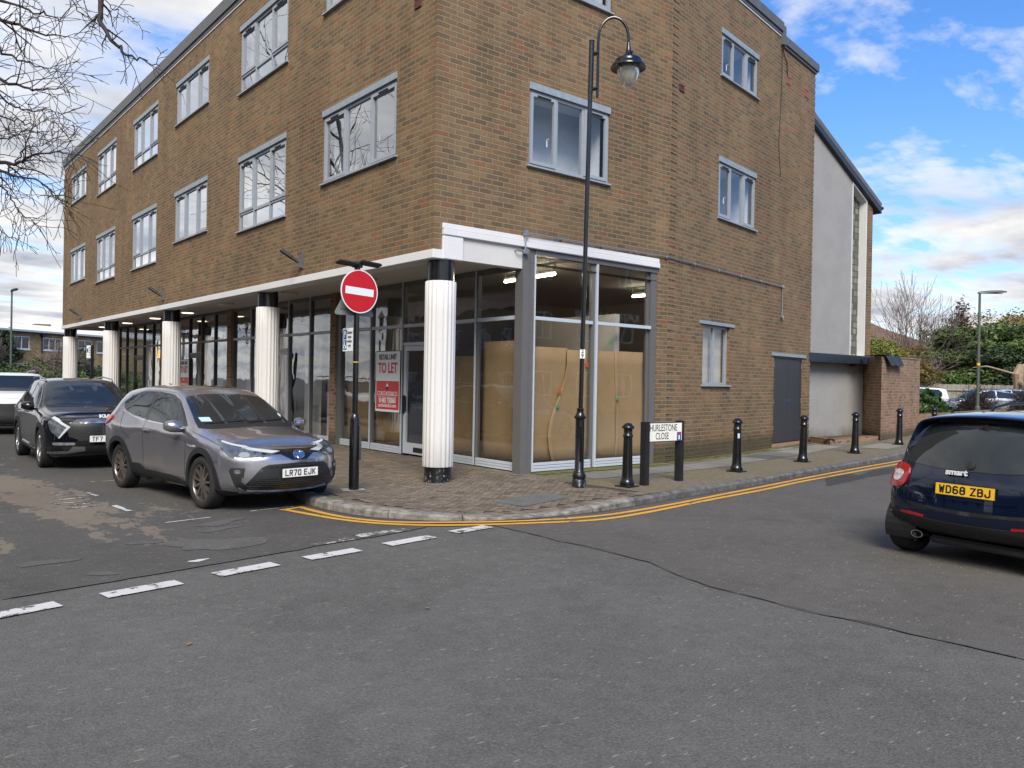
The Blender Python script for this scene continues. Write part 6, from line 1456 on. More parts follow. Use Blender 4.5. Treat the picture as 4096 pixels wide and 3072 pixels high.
# ---- small navy two seater seen from behind
def build_smart():
    c = Car('small_hatchback', 'small navy two seat hatchback seen from behind, at the right edge', (3.255, -7.475), R(-7), 'paint_navy', .95); c.root.scale = (.96, 1.04, .925)
    dxr = [.06, .02, -.02, -.05, -.05, -.03, .04, .13, .24, .26, .27, .27]
    st = [(.34, .22, .62, .70, .50, .70, .68, .66, .80, .55, .86, .90, ZL(12, (0, -.05))), (.22, .20, .72, .78, .50, .78, .72, .74, .84, .60, .92, .95), (-.02, .19, .76, .81, .5, .81, .76, .77, .92, .64, .99, 1.02), (-.28, .18, .77, .81, .5, .81, .78, .775, .97, .66, 1.16, 1.19), (-.62, .18, .77, .81, .5, .81, .80, .775, .99, .64, 1.38, 1.42),
          (-.95, .18, .77, .81, .5, .81, .80, .78, 1.0, .63, 1.47, 1.525), (-1.4, .18, .78, .82, .5, .825, .80, .785, 1.01, .62, 1.48, 1.555), (-1.75, .2, .79, .835, .52, .835, .80, .78, 1.01, .61, 1.46, 1.54), (-2.0, .24, .77, .825, .52, .825, .79, .76, 1.0, .59, 1.42, 1.50), (-2.13, .30, .70, .77, .52, .775, .77, .71, .99, .565, 1.37, 1.45, dxr)]
    c.body(st, [0, .05, .1, .12, .12, .12, .1, .08, .06, .04, .02, 0], [0, -.06, -.12, -.14, -.15, -.15, -.13, -.11, -.09, -.06, -.02, 0], [(0, .30, .335), (-1.873, .30, .335)])
    P = c.patch
    P([(-.64, 1.0), (-.66, 1.06), (-.545, 1.36), (-.50, 1.405), (0, 1.425), (.50, 1.405), (.545, 1.36), (.66, 1.06), (.64, 1.0), (.3, .965), (0, .958), (-.3, .965)], 'r', 'rear_screen', 'car_glass', .006, res=.06, rnd_=.015)
    P([(-.47, 1.415), (0, 1.432), (.47, 1.415), (.42, 1.447), (0, 1.462), (-.42, 1.447)], 'r', 'spoiler_gap', 'black_matt', .008); P([(-.18, 1.438), (.18, 1.438), (.18, 1.455), (-.18, 1.455)], 'r', 'brake_light', 'red_lamp', .011)
    for sd in (1, -1):
        tl = P([(-2.02, sd*.82, .73), (-2.02, sd*.82, .97), (-2.20, sd*.575, .98), (-2.22, sd*.575, .72)], 180-sd*25, 'taillight', 'tail_red', .020, res=.04, rnd_=.065)[0]
        P([(-2.13, sd*.72, .79), (-2.13, sd*.72, .90), (-2.19, sd*.635, .905), (-2.20, sd*.635, .79)], 180-sd*25, 'reversing_lamp', 'tail_core', .027, parent=tl, res=.03, rnd_=.04)
    P([(-.73, .48), (-.76, .36), (-.70, .29), (0, .265), (.70, .29), (.76, .36), (.73, .48), (.3, .445), (0, .44), (-.3, .445)], 'r', 'bumper_trim', 'trim_plastic', .014, res=.07)
    for sd in (1, -1):
        P([(-2.0, sd*.80, .49), (-2.0, sd*.82, .33), (-1.80, sd*.84, .20), (-2.1, sd*.74, .27), (-2.15, sd*.72, .46)], 180-sd*50, 'bumper_trim', 'trim_plastic', .013)
        P([(sd*.38, .452), (sd*.62, .468), (sd*.62, .492), (sd*.38, .474)], 'r', 'reflector', 'tail_red', .018)
    P([(-.44, .70), (-.42, .88), (.42, .88), (.44, .70), (.36, .67), (-.36, .67)], 'r', 'plate_recess', 'paint_navy', .010, rnd_=.03)
    P([(-.60, .60), (-.3, .575), (0, .57), (.3, .575), (.60, .60), (.5, .555), (0, .53), (-.5, .555)], 'r', 'boot_gap', 'black_matt', .004)
    c.seam([(-.60, .60), (-.615, .75), (-.60, .98)], 'r', .008); c.seam([(.60, .60), (.615, .75), (.60, .98)], 'r', .008)
    c.seam([(-.70, .945), (0, .925), (.70, .945)], 'r', .006) if False else None
    rx = c.bvh.ray_cast(Vector((-6, 0, .79)), Vector((1, 0, 0)))[0].x; c.plate(rx-.020, 0, .775, 'WD68 ZBJ', 'plate_yellow', True, 4, .51)
    rx = c.bvh.ray_cast(Vector((-6, 0, .93)), Vector((1, 0, 0)))[0].x; text_mesh('smart', .082, 'badge', 'badge_silver', c.root, frame((rx-.022, .10, .945), (0, -1, 0), (.12, 0, 1)), .012, 1, .003)
    b = MB(); rx = c.bvh.ray_cast(Vector((-6, 0, 1.42)), Vector((1, 0, 0)))[0].x; b.tube([(rx-.02, .22, 1.385), (rx-.035, 0, 1.395), (rx-.02, -.12, 1.392)], .018, 8); b.tube([(rx-.03, .0, 1.395), (rx-.06, -.03, 1.385)], .03, 8); b.build('rear_wiper', 'black_matt', c.root, smooth=True)
    b = MB(); rx = c.bvh.ray_cast(Vector((-6, .05, 1.0)), Vector((1, 0, 0)))[0].x; b.lathe([(.001, -.02), (.03, -.015), (.036, .0), (.03, .012), (.001, .015)], 20, frame((rx-.01, 0, 1.02), (0, -1, 0), (.3, 0, 1)) @ Matrix.Diagonal((1, 1.25, 1, 1))); b.build('wiper_pivot', 'trim_plastic', c.root, smooth=True)
    rx = c.bvh.ray_cast(Vector((-6, .5, .33)), Vector((1, 0, 0)))[0].x; b = MB(); Me = frame((rx-.01, .48, .255), (0, -1, 0), (0, 0, 1)); n = 20
    for r0, r1, z0, z1 in ((.040, .046, -.10, .03),):
        pts = [[Me @ Vector((1.25*rr*math.cos(t), .85*rr*math.sin(t), zz)) for t in [2*math.pi*k/n for k in range(n)]] for rr, zz in ((r1, z0), (r1, z1), (r0, z1), (r0, z0))]
        V = [p for r in pts for p in r]; b.raw(V, [(i*n+k, i*n+(k+1) % n, (i+1)*n+(k+1) % n, (i+1)*n+k) for i in range(3) for k in range(n)]+[tuple(3*n+k for k in range(n))])
    b.build('exhaust', 'chrome', c.root, smooth=True, angle=40)
    for y in (.62, .05):
        rx = c.bvh.ray_cast(Vector((-6, y, .40)), Vector((1, 0, 0)))[0].x; b = MB(); b.tube([(rx-.01, y, .40), (rx-.021, y, .40)], .014, 12); b.build('parking_sensor', 'gloss_black', c.root, smooth=True)
    b = MB(); b.box(-2.12, -1.6, -.45, .42, .17, .25); b.build('silencer', 'interior_trim', c.root, bevel=.02)
    P([(-.55, 1.05), (-.50, 1.15), (-.80, 1.40), (-1.0, 1.44), (-1.5, 1.44), (-1.55, 1.04)], 's', 'window', 'car_glass', .005, (1, -1), rnd_=.03)
    P([(-.58, 1.02), (-.52, 1.33), (0, 1.38), (.52, 1.33), (.58, 1.02)], 'f', 'windscreen', 'car_glass', .005, rnd_=.02)
    c.seam([(-1.60, .30), (-1.62, 1.0), (-1.55, 1.45)], 's'); P([(-1.62, .55), (-1.62, 1.0), (-1.56, 1.47), (-1.70, 1.47), (-1.72, 1.0), (-1.72, .55)], 's', 'pillar', 'paint_navy', .003, (1, -1)) if False else None
    for x in (0, -1.873):
        for sd in (1, -1): c.wheel(x, sd, .825, .297, .20, .20, 8, 'thin', 'alloy', 0)
    c.mirror(-.35, .80, 1.0, 'gloss_black')
build_smart()
# ---- simple cars in the distance, all with the same parts
def build_simple(name, label, loc, head, paint, L_=4.2, wb=2.6, H_=1.48, hw=.88, kind='hatch', rails=False, van=False, scale=.95, group='cars in the car park', cat='car', hi=True):
    c = Car(name, label, loc, head, paint, scale, group, cat); fo = .85; r = .32; h = H_; bz = .60*h+.02
    xw0, xw1 = -.35, -1.0   # screen base and top
    rx = -(L_-fo); 
    if kind == 'coupe': rr0, rr1 = -2.0, rx+.35
    elif kind == 'van': xw0, xw1 = -.15, -.75; rr0, rr1 = rx+.25, rx+.05
    else: rr0, rr1 = -2.6, rx+.15
    hz_ = .60*h if kind != 'van' else .66*h
    st = [(.60, .25, hw*.86, hw*.9, .5, hw*.9, .62, hw*.86, .68*hz_/.6/h*.6+.25 if False else hz_-.22, hw*.7, hz_-.15, hz_-.12, [-.08, -.05, 0, .02, .02, 0, -.03, -.06, -.1, -.12, -.14, -.14]), (.35, .22, hw*.95, hw*.98, .52, hw*.98, hz_-.2, hw*.95, hz_-.13, hw*.76, hz_-.06, hz_-.02),
          (xw0+.05, .2, hw*.96, hw, .55, hw, hz_-.12, hw*.97, hz_-.02, hw*.8, hz_+.05, hz_+.09), (xw0-.25, .2, hw*.96, hw, .55, hw, hz_-.1, hw*.96, hz_, hw*.76, lerp(hz_, h, .45), lerp(hz_, h, .5)), (xw1, .2, hw*.96, hw, .55, hw, hz_-.08, hw*.95, hz_+.01, hw*(.70 if kind != 'van' else .8), h-.08, h-.04),
          (xw1-.5, .2, hw*.96, hw, .55, hw, hz_-.06, hw*.95, hz_+.02, hw*(.68 if kind != 'van' else .8), h-.04, h), (rr0, .2, hw*.96, hw, .55, hw, hz_-.06, hw*.95, hz_+.03, hw*(.67 if kind != 'van' else .8), h-.06, h-.02)]
    if kind == 'coupe': st += [(-2.9, .22, hw*.96, hw, .55, hw, hz_-.06, hw*.93, hz_+.04, hw*.64, lerp(hz_, h, .55), lerp(hz_, h, .62)), (rr1, .26, hw*.93, hw*.97, .6, hw*.96, hz_-.06, hw*.9, hz_+.03, hw*.66, hz_+.09, hz_+.13), (rx+.1, .34, hw*.84, hw*.9, .6, hw*.9, hz_-.1, hw*.84, hz_, hw*.66, hz_+.05, hz_+.08)]
    else: st += [(rr1-.0, .26, hw*.93, hw*.97, .6, hw*.96, hz_-.06, hw*.9, hz_+.05, hw*.66, lerp(hz_, h, .75 if kind != 'van' else .97), lerp(hz_, h, .8 if kind != 'van' else .98)), (rx+.08, .34, hw*.84, hw*.9, .6, hw*.9, hz_-.1, hw*.84, hz_+.04, hw*.62, lerp(hz_, h, .55 if kind != 'van' else .92), lerp(hz_, h, .6 if kind != 'van' else .94))]
    c.body(st, [0, .1, .2, .25, .25, .25, .24, .22, .2, .12, .05, 0], [0, -.03, -.06, -.08, -.08, -.08, -.06, -.05, -.03, -.02, -.01, 0], [(0, r+.01, r+.05), (-wb, r+.01, r+.05)], 4, 4)
    P = c.patch
    P([(-hw*.86, hz_+.06), (-hw*.74, h-.09), (hw*.74, h-.09), (hw*.86, hz_+.06)], 'f', 'windscreen', 'car_glass', .006, rnd_=.03)
    xe = rr0 if kind != 'coupe' else -2.75
    P([(xw0-.28, hz_+.05), (xw1-.05, h-.16), (xw1-.5, h-.11), (xw1-.75, h-.11), (xw1-.75, hz_+.05)], 's', 'window', 'car_glass', .006, (1, -1), rnd_=.02)
    if kind != 'van': P([(xw1-.82, hz_+.05), (xw1-.82, h-.11), (rr0 if kind != 'coupe' else -2.0, h-.14), (xe-.2, lerp(hz_, h, .45)), (xe-.1, hz_+.07)], 's', 'window', 'car_glass', .006, (1, -1), rnd_=.02)
    P([(-hw*.62, hz_+.12), (-hw*.55, lerp(hz_, h, .62)), (hw*.55, lerp(hz_, h, .62)), (hw*.62, hz_+.12)], 'r', 'rear_screen', 'car_glass', .006, rnd_=.02)
    for sd in (1, -1):
        P([(.45, sd*hw*.95, hz_-.20), (.70, sd*hw*.70, hz_-.22), (.72, sd*hw*.66, hz_-.36), (.5, sd*hw*.92, hz_-.36)], sd*40, 'headlight', 'lamp_silver', .01, rnd_=.03)
        P([(sd*hw*.55, hz_-.06), (sd*hw*.88, hz_-.02), (sd*hw*.88, hz_-.16), (sd*hw*.55, hz_-.17)], 'r', 'taillight', 'red_lamp', .015, rnd_=.02)
    P([(-hw*.7, hz_-.42), (hw*.7, hz_-.42), (hw*.66, .26), (-hw*.66, .26)], 'f', 'grille', 'black_matt', .008)
    for x in (0, -wb):
        for sd in (1, -1): c.wheel(x, sd, hw-.01, r, r*.66, .2, 6, 'fat', 'alloy', 0)
    if rails:
        for sd in (1, -1):
            b = MB(); b.tube([(-1.05, sd*hw*.70, h-.06), (-1.15, sd*hw*.72, h+.03), (-1.6, sd*hw*.71, h+.065), (-2.5, sd*hw*.69, h+.055), (-2.9, sd*hw*.67, h+.0), (-3.0, sd*hw*.66, h-.07)], .022, 8); b.build('roof_rail', 'gloss_black', c.root, smooth=True)
    return c
# white van at the left edge, nose towards the camera
cv = build_simple('parked_van', 'white van with dark bumpers and black roof rails, parked behind the black suv', (-3.4, 15.0), R(-91), 'paint_white', 3.95, 2.5, 1.72, .86, 'van', True, group=None, cat='van')
cv.patch([(-.80, .88), (-.5, .86), (.5, .86), (.80, .88), (.80, .30), (-.80, .30)], 'f', 'front_bumper', 'trim_plastic', .012, rnd_=.05)
for sd in (1, -1):
    cv.patch([(.45, sd*.84, .98), (.66, sd*.68, 1.0), (.70, sd*.64, .84), (.5, sd*.82, .80)], sd*40, 'headlight', 'lamp_drl', .02, rnd_=.05); cv.patch([(.42, sd*.84, .86), (.40, sd*.84, .25), (.60, sd*.8, .25), (.62, sd*.78, .86)], sd*55, 'front_bumper', 'trim_plastic', .011)
cv.mirror(-.45, .86, 1.12, 'black_matt'); 
b = MB(); b.tube([(-.9, -.45, 1.66), (-1.0, -.50, 1.86)], .006, 6); b.build('aerial', 'black_matt', cv.root)
text_mesh('TEL', .10, 'lettering', 'sign_back', cv.root, frame((.25, -.45, 1.075), (0, 1, 0), (-1, 0, .25)), .003, 1.2)
build_simple('parked_estate', 'pale car with black roof rails, mostly hidden behind the small navy car', (8.4, -6.75), R(-9), 'paint_mint', 4.3, 2.6, 1.46, .88, 'hatch', True, group=None)
build_simple('parked_coupe', 'silver blue coupe broadside in the car park behind the bare twigs', (41.2, 8.6, .28), R(133), 'paint_silver', 4.5, 2.8, 1.46, .90, 'coupe', scale=.95)
build_simple('parked_hatchback', 'white hatchback tail showing just right of the brick pier wall', (40.9, 12.2, .29), R(140), 'paint_white', 4.1, 2.55, 1.50, .88, 'hatch')
build_simple('parked_hatchback', 'pale grey blue car parked beyond the silver coupe', (46.5, 9.6, .28), R(133), 'paint_silver', 4.2, 2.6, 1.5, .88, 'hatch')
build_simple('parked_saloon', 'dark blue car roof at the far right edge of the car park', (47.5, 5.8, .28), R(133), 'paint_blue', 4.4, 2.7, 1.62, .90, 'hatch')
# ------------------------------------------------------------------ rendered wing with the sloping roof
YW = 1.65; PW = Plane(0, YW, 0, 1)
wing = thing('rendered_wing', 'pale grey rendered wing with sloping dark roof, glass block strip and dark canopy', 'building', (15, YW, 0))
def ztop(x): return 8.71-(x-13.69)*.485   # underside of the roof
mb = MB(); q = [(12.9, .15), (15.77, .15), (15.77, ztop(15.77)), (12.9, ztop(12.9))]; mb.face([PW.p(a, b) for a, b in q])
mb.face([PW.p(15.77, .15), PW.p(16.64, .15), PW.p(16.64, 2.45), PW.p(15.77, 2.45)])
mb.face([PW.p(15.77, ztop(15.77)-.04), PW.p(16.64, ztop(16.64)-.04), PW.p(16.64, ztop(16.64)), PW.p(15.77, ztop(15.77))])
mb.build('wall', 'stucco', wing)
mb = MB(); q = [(16.64, 0), (17.01, 0), (17.01, ztop(17.01)), (16.64, ztop(16.64))]; mb.face([PW.p(a, b) for a, b in q], q)
mb.face([(17.01, YW, 0), (17.01, 9, 0), (17.01, 9, ztop(17)), (17.01, YW, ztop(17))], [(0, 0), (7.3, 0), (7.3, 7), (0, 7)]); mb.build('wall', 'brick_right', wing)
mb = MB(); d = .22; sl_ = -.503
A, B, C_, D_ = (15.80, 2.56), (16.60, 2.56), (16.60, ztop(16.6)-.09), (15.80, ztop(15.8)-.09)
def W3(p, o): return PW.p(p[0], p[1], o)
for a, b in ((A, B), (B, C_), (C_, D_), (D_, A)): mb.face([W3(a, .012), W3(b, .012), W3(b, -d), W3(a, -d)])
for (a, b, a2, b2) in ((A, D_, (15.765, 2.56), (15.765, ztop(15.765)-.03)), (D_, C_, (15.765, ztop(15.765)-.03), (16.642, ztop(16.642)-.03)), (C_, B, (16.642, ztop(16.642)-.03), (16.642, 2.56))): mb.face([W3(a, .012), W3(b, .012), W3(b2, .012), W3(a2, .012)]); mb.face([W3(a2, .012), W3(b2, .012), W3(b2, -.02), W3(a2, -.02)])
fr_ = mb.build('window_reveal', 'white_paint', wing)
mb = MB(); q = [A, B, C_, D_]; mb.face([W3(p, -d+.01) for p in q], q); mb.build('glass_block_panel', 'glass_block', fr_)
mb = MB()
def roofp(x, z, o): return PW.p(x, z, o)
x0, x1 = 12.7, 17.33
mb.prism([(x0, ztop(x0)+.0), (x1, ztop(x1)), (x1, ztop(x1)+.15), (x0, ztop(x0)+.15)], .095, .115, lambda u, v, dd: PW.p(u, v, dd)); mb.build('fascia_board', 'canopy_blue', wing)
mb = MB(); mb.prism([(x0, ztop(x0)-.001), (x1-.03, ztop(x1)-.001), (x1-.03, ztop(x1)+.10), (x0, ztop(x0)+.10)], -.3, .094, lambda u, v, dd: PW.p(u, v, dd)); mb.build('eaves', 'canopy_blue', wing)
mb = MB(); mb.prism([(x0, ztop(x0)+.151), (x1+.03, ztop(x1)+.151), (x1+.05, ztop(x1)+.33), (x1-.05, ztop(x1)+.38), (x0, ztop(x0)+.36)], -7, .105, lambda u, v, dd: PW.p(u, v, dd)); mb.build('roof', 'lead_roof', wing, bevel=.02)
mb = MB(); mb.tube([(17.40, YW-.12, 7.12), (17.40, YW+6, 7.12)], .05, 8); mb.build('gutter_pipe', 'black_matt', wing, smooth=True)
mb = MB(); PW.box(mb, 12.95, 16.655, 2.315, 2.56, .0, .34); cn = mb.build('canopy', 'canopy_blue', wing, bevel=.006)
mb = MB(); PW.box(mb, 15.5, 15.66, 2.25, 2.315, .15, .27); mb.build('canopy_light', 'black_matt', cn)
# brick pier wall
pw = thing('pier_wall', 'tall red brown brick wall with a splayed corner at the end of the grey wing', 'wall', (17.5, 1, 0))
P1, P2, P3 = Vector((16.62, 1.66)), Vector((15.4, .51)), Vector((19.95, 1.45))
mb = MB(); zt = 2.52
def vq(mb, a, b, z0, z1a, z1b, u0):
    l = (b-a).length; mb.face([(a.x, a.y, z0), (b.x, b.y, z0), (b.x, b.y, z1b), (a.x, a.y, z1a)], [(u0, z0), (u0+l, z0), (u0+l, z1b), (u0, z1a)]); return u0+l
P4 = P3+Vector((-.22, 1.1)); P0_ = Vector((17.05, 2.4))
u = vq(mb, P1, P2, 0, zt, zt, 0); u = vq(mb, P2, P3, 0, zt, zt+.05, u); u = vq(mb, P3, P4, 0, zt+.05, zt+.05, u)
mb.face([(P1.x, P1.y, zt), (P2.x, P2.y, zt), (P3.x, P3.y, zt+.05), (P4.x, P4.y, zt+.05), (P0_.x, P0_.y, zt)], [(P.x, P.y) for P in (P1, P2, P3, P4, P0_)]); mb.build('wall', 'brick_wall', pw)
mb = MB(); dv = (P3-P2).normalized(); nv = Vector((dv.y, -dv.x)); a = P2+dv*2.0; b_ = P3
mb.face([(a.x+nv.x*.02, a.y+nv.y*.02, zt+.015), (b_.x+nv.x*.02, b_.y+nv.y*.02, zt+.06), (b_.x+nv.x*.02, b_.y+nv.y*.02, zt+.085), (a.x+nv.x*.02, a.y+nv.y*.02, zt+.04)]); mb.face([(a.x+nv.x*.02, a.y+nv.y*.02, zt+.04), (b_.x+nv.x*.02, b_.y+nv.y*.02, zt+.085), (b_.x-nv.x*.2, b_.y-nv.y*.2, zt+.085), (a.x-nv.x*.2, a.y-nv.y*.2, zt+.04)]); mb.build('cap_mortar', 'concrete', pw)
# roofing felt flap draped over the wall top
rows = []
path = [(-.7, .62, .05), (-.35, .30, .03), (0, .0, .02), (.6, -.03, .02), (1.1, -.05, .03)]
mb = MB(); prev = None
for k in range(15):
    s_ = k/14*2.05; p = P2+dv*(s_-.15) if s_ > .15 else P2+(P1-P2).normalized()*(.15-s_)*4
    drop = .0 if s_ < .3 else (.26*smooth01((s_-.3)/.35)*(1 if s_ < 1.6 else 1)); wv = .02*math.sin(s_*7)
    row = [(p.x-nv.x*.35, p.y-nv.y*.35, zt+.05), (p.x+nv.x*.03, p.y+nv.y*.03, zt+.035+wv), (p.x+nv.x*(.06+drop*.35), p.y+nv.y*(.06+drop*.35), zt+.02-drop+wv)]
    if prev:
        for j in range(2): mb.face([prev[j], prev[j+1], row[j+1], row[j]])
    prev = row
tag(mb.build('roofing_felt', 'black_matt', smooth=True), 'black sheet of roofing felt flopped over the top of the brick pier wall', 'roofing felt')
# low planter in front of the rendered wall
pl = thing('planter', 'low brick planter with bare soil in front of the grey rendered wall', 'planter', (14, .6, .1))
Q = [Vector((13.1, 1.30)), Vector((12.62, .46)), Vector((15.42, .58))]
mb = MB(); u = 0
for a, b_ in zip(Q, Q[1:]):
    d_ = (b_-a).normalized(); n_ = Vector((d_.y, -d_.x)); u2 = vq(mb, a, b_, 0, .29, .29, u); i0, i1 = a-n_*.2, b_-n_*.2
    mb.face([(a.x, a.y, .29), (b_.x, b_.y, .29), (i1.x, i1.y, .29), (i0.x, i0.y, .29)], [(u, 0), (u2, 0), (u2, .2), (u, .2)]); u = u2
mb.build('wall', 'brick_planter', pl)
mb = MB(); mb.face([(13.1, 1.3, .24), (12.7, .56, .24), (15.5, .68, .24), (16.5, 1.6, .24), (13.1, 1.6, .24)]); mb.build('soil', 'soil', pl)
# low wall beyond
lw = thing('low_wall', 'low brick wall in front of the car park shrubs', 'wall', (22, 1.6, 0)); mb = MB(); a, b_, c_ = P3+Vector((0, .02)), Vector((25.9, 1.95)), Vector((40, 3.6))
u = vq(mb, a, b_, 0, .80, .83, 0); vq(mb, b_, c_, 0, .83, .85, u); mb.face([(a.x, a.y, .8), (b_.x, b_.y, .83), (b_.x, b_.y+.22, .83), (a.x, a.y+.22, .8)], [(0, 0), (6, 0), (6, .2), (0, .2)]); mb.face([(b_.x, b_.y, .83), (c_.x, c_.y, .85), (c_.x, c_.y+.22, .85), (b_.x, b_.y+.22, .83)], [(0, 0), (14, 0), (14, .2), (0, .2)])
mb.build('wall', 'brick_wall', lw)
# car park fence
fn = thing('board_fence', 'long weathered timber fence behind the car park', 'fence', (49, 11, .28)); fa, fb = Vector((44.0, 15.4)), Vector((56.5, 5.0)); fd = (fb-fa).normalized(); L_ = (fb-fa).length
mb = MB(); k = 0; rnd = random.Random(2)
while k*.145 < L_:
    a = fa+fd*(k*.145); b_ = a+fd*.138; z1 = 1.93+rnd.uniform(-.02, .02); n_ = Vector((fd.y, -fd.x))*(.0+.012*(k % 2)); mb.face([(a.x+n_.x, a.y+n_.y, .28), (b_.x+n_.x, b_.y+n_.y, .28), (b_.x+n_.x, b_.y+n_.y, z1), (a.x+n_.x, a.y+n_.y, z1)]); k += 1
mb.build('boards', 'fence_wood', fn)
for z in (.75, 1.55):
    n_ = Vector((fd.y, -fd.x))*.05; mb = MB(); mb.tube([(fa.x+n_.x, fa.y+n_.y, z), (fb.x+n_.x, fb.y+n_.y, z)], .05, 4); mb.build('rail', 'fence_wood', fn)
for k in range(6):
    p = fa+fd*(1.9+k*2.75); n_ = Vector((fd.y, -fd.x))*.07; mb = MB(); mb.box(p.x+n_.x-.06, p.x+n_.x+.06, p.y+n_.y-.06, p.y+n_.y+.06, .28, 1.98); mb.build('post', 'fence_post', fn)
fs = thing('fence_sign', 'small white notice fixed to the timber fence', 'sign', (53, 7.6, 1.5)); p = fa+fd*11.9+Vector((fd.y, -fd.x))*.12
mb = MB(); mb.face([(p.x-fd.x*.35, p.y-fd.y*.35, 1.28), (p.x+fd.x*.35, p.y+fd.y*.35, 1.28), (p.x+fd.x*.35, p.y+fd.y*.35, 1.58), (p.x-fd.x*.35, p.y-fd.y*.35, 1.58)]); mb.build('plate', 'sign_white', fs)
# ------------------------------------------------------------------ yellow brick block far left
AL = R(35.7); PY = Plane(1.94, 62.89, AL, 1); yb = thing('yellow_brick_block', 'long low yellow brick block with white flat roof far down the street', 'building', (6, 66, 0))
WN = [(1.2, 2.7, 3.5, 4.53), (3.99, 5.92, 3.5, 4.53), (7.67, 9.3, 3.5, 4.53), (9.84, 11.6, 3.5, 4.53), (1.5, 2.7, 1.0, 2.38), (10.2, 11.7, .9, 2.36), (-2.6, -1.0, 3.5, 4.53), (13.0, 14.8, 3.5, 4.53)]
mb = MB(); PY.wall(mb, -14, 26, 0, 4.80, WN, .15); mb.build('wall', 'brick_yellow', yb)
for (a, b_, c_, d_) in WN:
    w = MB(); n = 3 if b_-a > 1.85 and c_ > 3 else 2
    for q in ((a, b_, c_, c_+.07), (a, b_, d_-.07, d_), (a, a+.07, c_+.07, d_-.07), (b_-.07, b_, c_+.07, d_-.07)): PY.box(w, *q, -.1, -.02)
    for k in range(1, n): m_ = a+(b_-a)*k/n; PY.box(w, m_-.035, m_+.035, c_+.07, d_-.07, -.1, -.02)
    r_ = w.build('window', 'white_paint', yb); g = MB(); PY.quad(g, a, b_, c_, d_, -.08, False); g.build('pane', 'car_glass', r_); g = MB(); PY.box(g, a-.05, b_+.05, c_-.08, c_, -.02, .06); g.build('sill', 'white_paint', r_)
mb = MB(); PY.box(mb, -14.3, 26.3, 4.80, 4.90, -.1, .25); mb.build('gutter', 'black_matt', yb)
mb = MB(); mb.prism([(.35, 4.90), (.38, 5.05), (-1.6, 5.62), (-9, 5.62), (-9, 4.90)], -14.4, 26.4, lambda u, v, dd: PY.p(dd, v, u)); mb.build('roof', 'roof_white', yb)
mb = MB(); mb.tube([PY.p(3.86, 0, .06), PY.p(3.86, 4.85, .06)], .05, 8); PY.box(mb, 3.74, 3.98, 4.55, 4.85, .02, .2); mb.build('downpipe', 'black_matt', yb)
# red roof far beyond
rb = thing('distant_block', 'thin strip of a red brick roof peeping over the white flat roof', 'building', (13, 116, 0)); mb = MB(); mb.box(12.2, 14.1, 115.5, 118, 0, 8.3, None, True); mb.build('wall', 'brick_far_red', rb)
# brown tiled house right of the wing
hs = thing('tiled_house', 'brown hipped tile roof of a house behind the golden shrub', 'house', (56, 20, 0)); mb = MB(); mb.box(50.5, 60, 16.6, 26, 0, 4.7, None, True); mb.build('wall', 'brick_far_red', hs)
mb = MB(); e = 4.6; r0, r1 = Vector((52.0, 20.5, 7.1)), Vector((56.5, 22.5, 7.1)); c = [Vector((49.6, 19.2, e)), Vector((54.4, 15.6, e)), Vector((61, 16.6, e)), Vector((61, 27, e)), Vector((50, 27, e))]
mb.face([c[0], c[1], r0]); mb.face([c[1], c[2], r1, r0]); mb.face([c[2], c[3], r1]); mb.face([c[3], c[4], r0, r1]); mb.face([c[4], c[0], r0]); mb.build('roof', 'roof_tile', hs)
h2 = thing('tiled_house', 'low house roof half hidden by bare shrubs left of the fence', 'house', (52, 15, 0)); mb = MB(); mb.box(53.5, 60, 13.6, 18, .2, 3.1, None, True); mb.build('wall', 'brick_far_red', h2); mb = MB(); mb.face([(53, 13.2, 3.0), (60.5, 13.2, 3.0), (60.5, 16, 4.3), (53, 16, 4.3)]); mb.face([(53, 13.2, 3.0), (53, 16, 4.3), (53, 18.4, 3.0)]); mb.build('roof', 'roof_tile', h2)
# ------------------------------------------------------------------ foliage helpers
def leafcloud(name, mat, parent, blobs, n, size, seed, asp=2.2, droop=0, shell=.55, tilt=1.0):
    """many leaf sized faces through the volume of several lobes"""
    rnd = random.Random(seed); mb = MB(); wts = [b[3]*b[4]*b[5] for b in blobs]; tot = sum(wts)
    for (cx, cy, cz, rx, ry, rz), w in zip(blobs, wts):
        m = int(n*w/tot)
        sub = [(rnd.gauss(0, .45), rnd.gauss(0, .45), rnd.gauss(0, .45)) for _ in range(9)]
        for _ in range(m):
            while True:
                a, b_, c_ = rnd.uniform(-1, 1), rnd.uniform(-1, 1), rnd.uniform(-1, 1); rr = a*a+b_*b_+c_*c_
                if rr < 1 and (rr > shell*shell or rnd.random() < .3): break
            if rnd.random() < .45:
                s_ = rnd.choice(sub); a = a*.4+s_[0]; b_ = b_*.4+s_[1]; c_ = c_*.4+s_[2]
            k = 1+.16*math.sin(a*9+cx)*math.cos(c_*8+cy); p = Vector((cx+a*rx*k, cy+b_*ry*k, cz+c_*rz*k))
            s2 = size*rnd.uniform(.6, 1.4); d = Vector((rnd.gauss(0, 1), rnd.gauss(0, 1), rnd.gauss(0, tilt)-droop)).normalized(); e = d.cross(Vector((rnd.gauss(0, 1), rnd.gauss(0, 1), rnd.gauss(0, 1)))).normalized()
            mb.face([p-d*s2*asp*.5, p+e*s2*.5, p+d*s2*asp*.5, p-e*s2*.5])
    return mb.build(name, mat, parent)
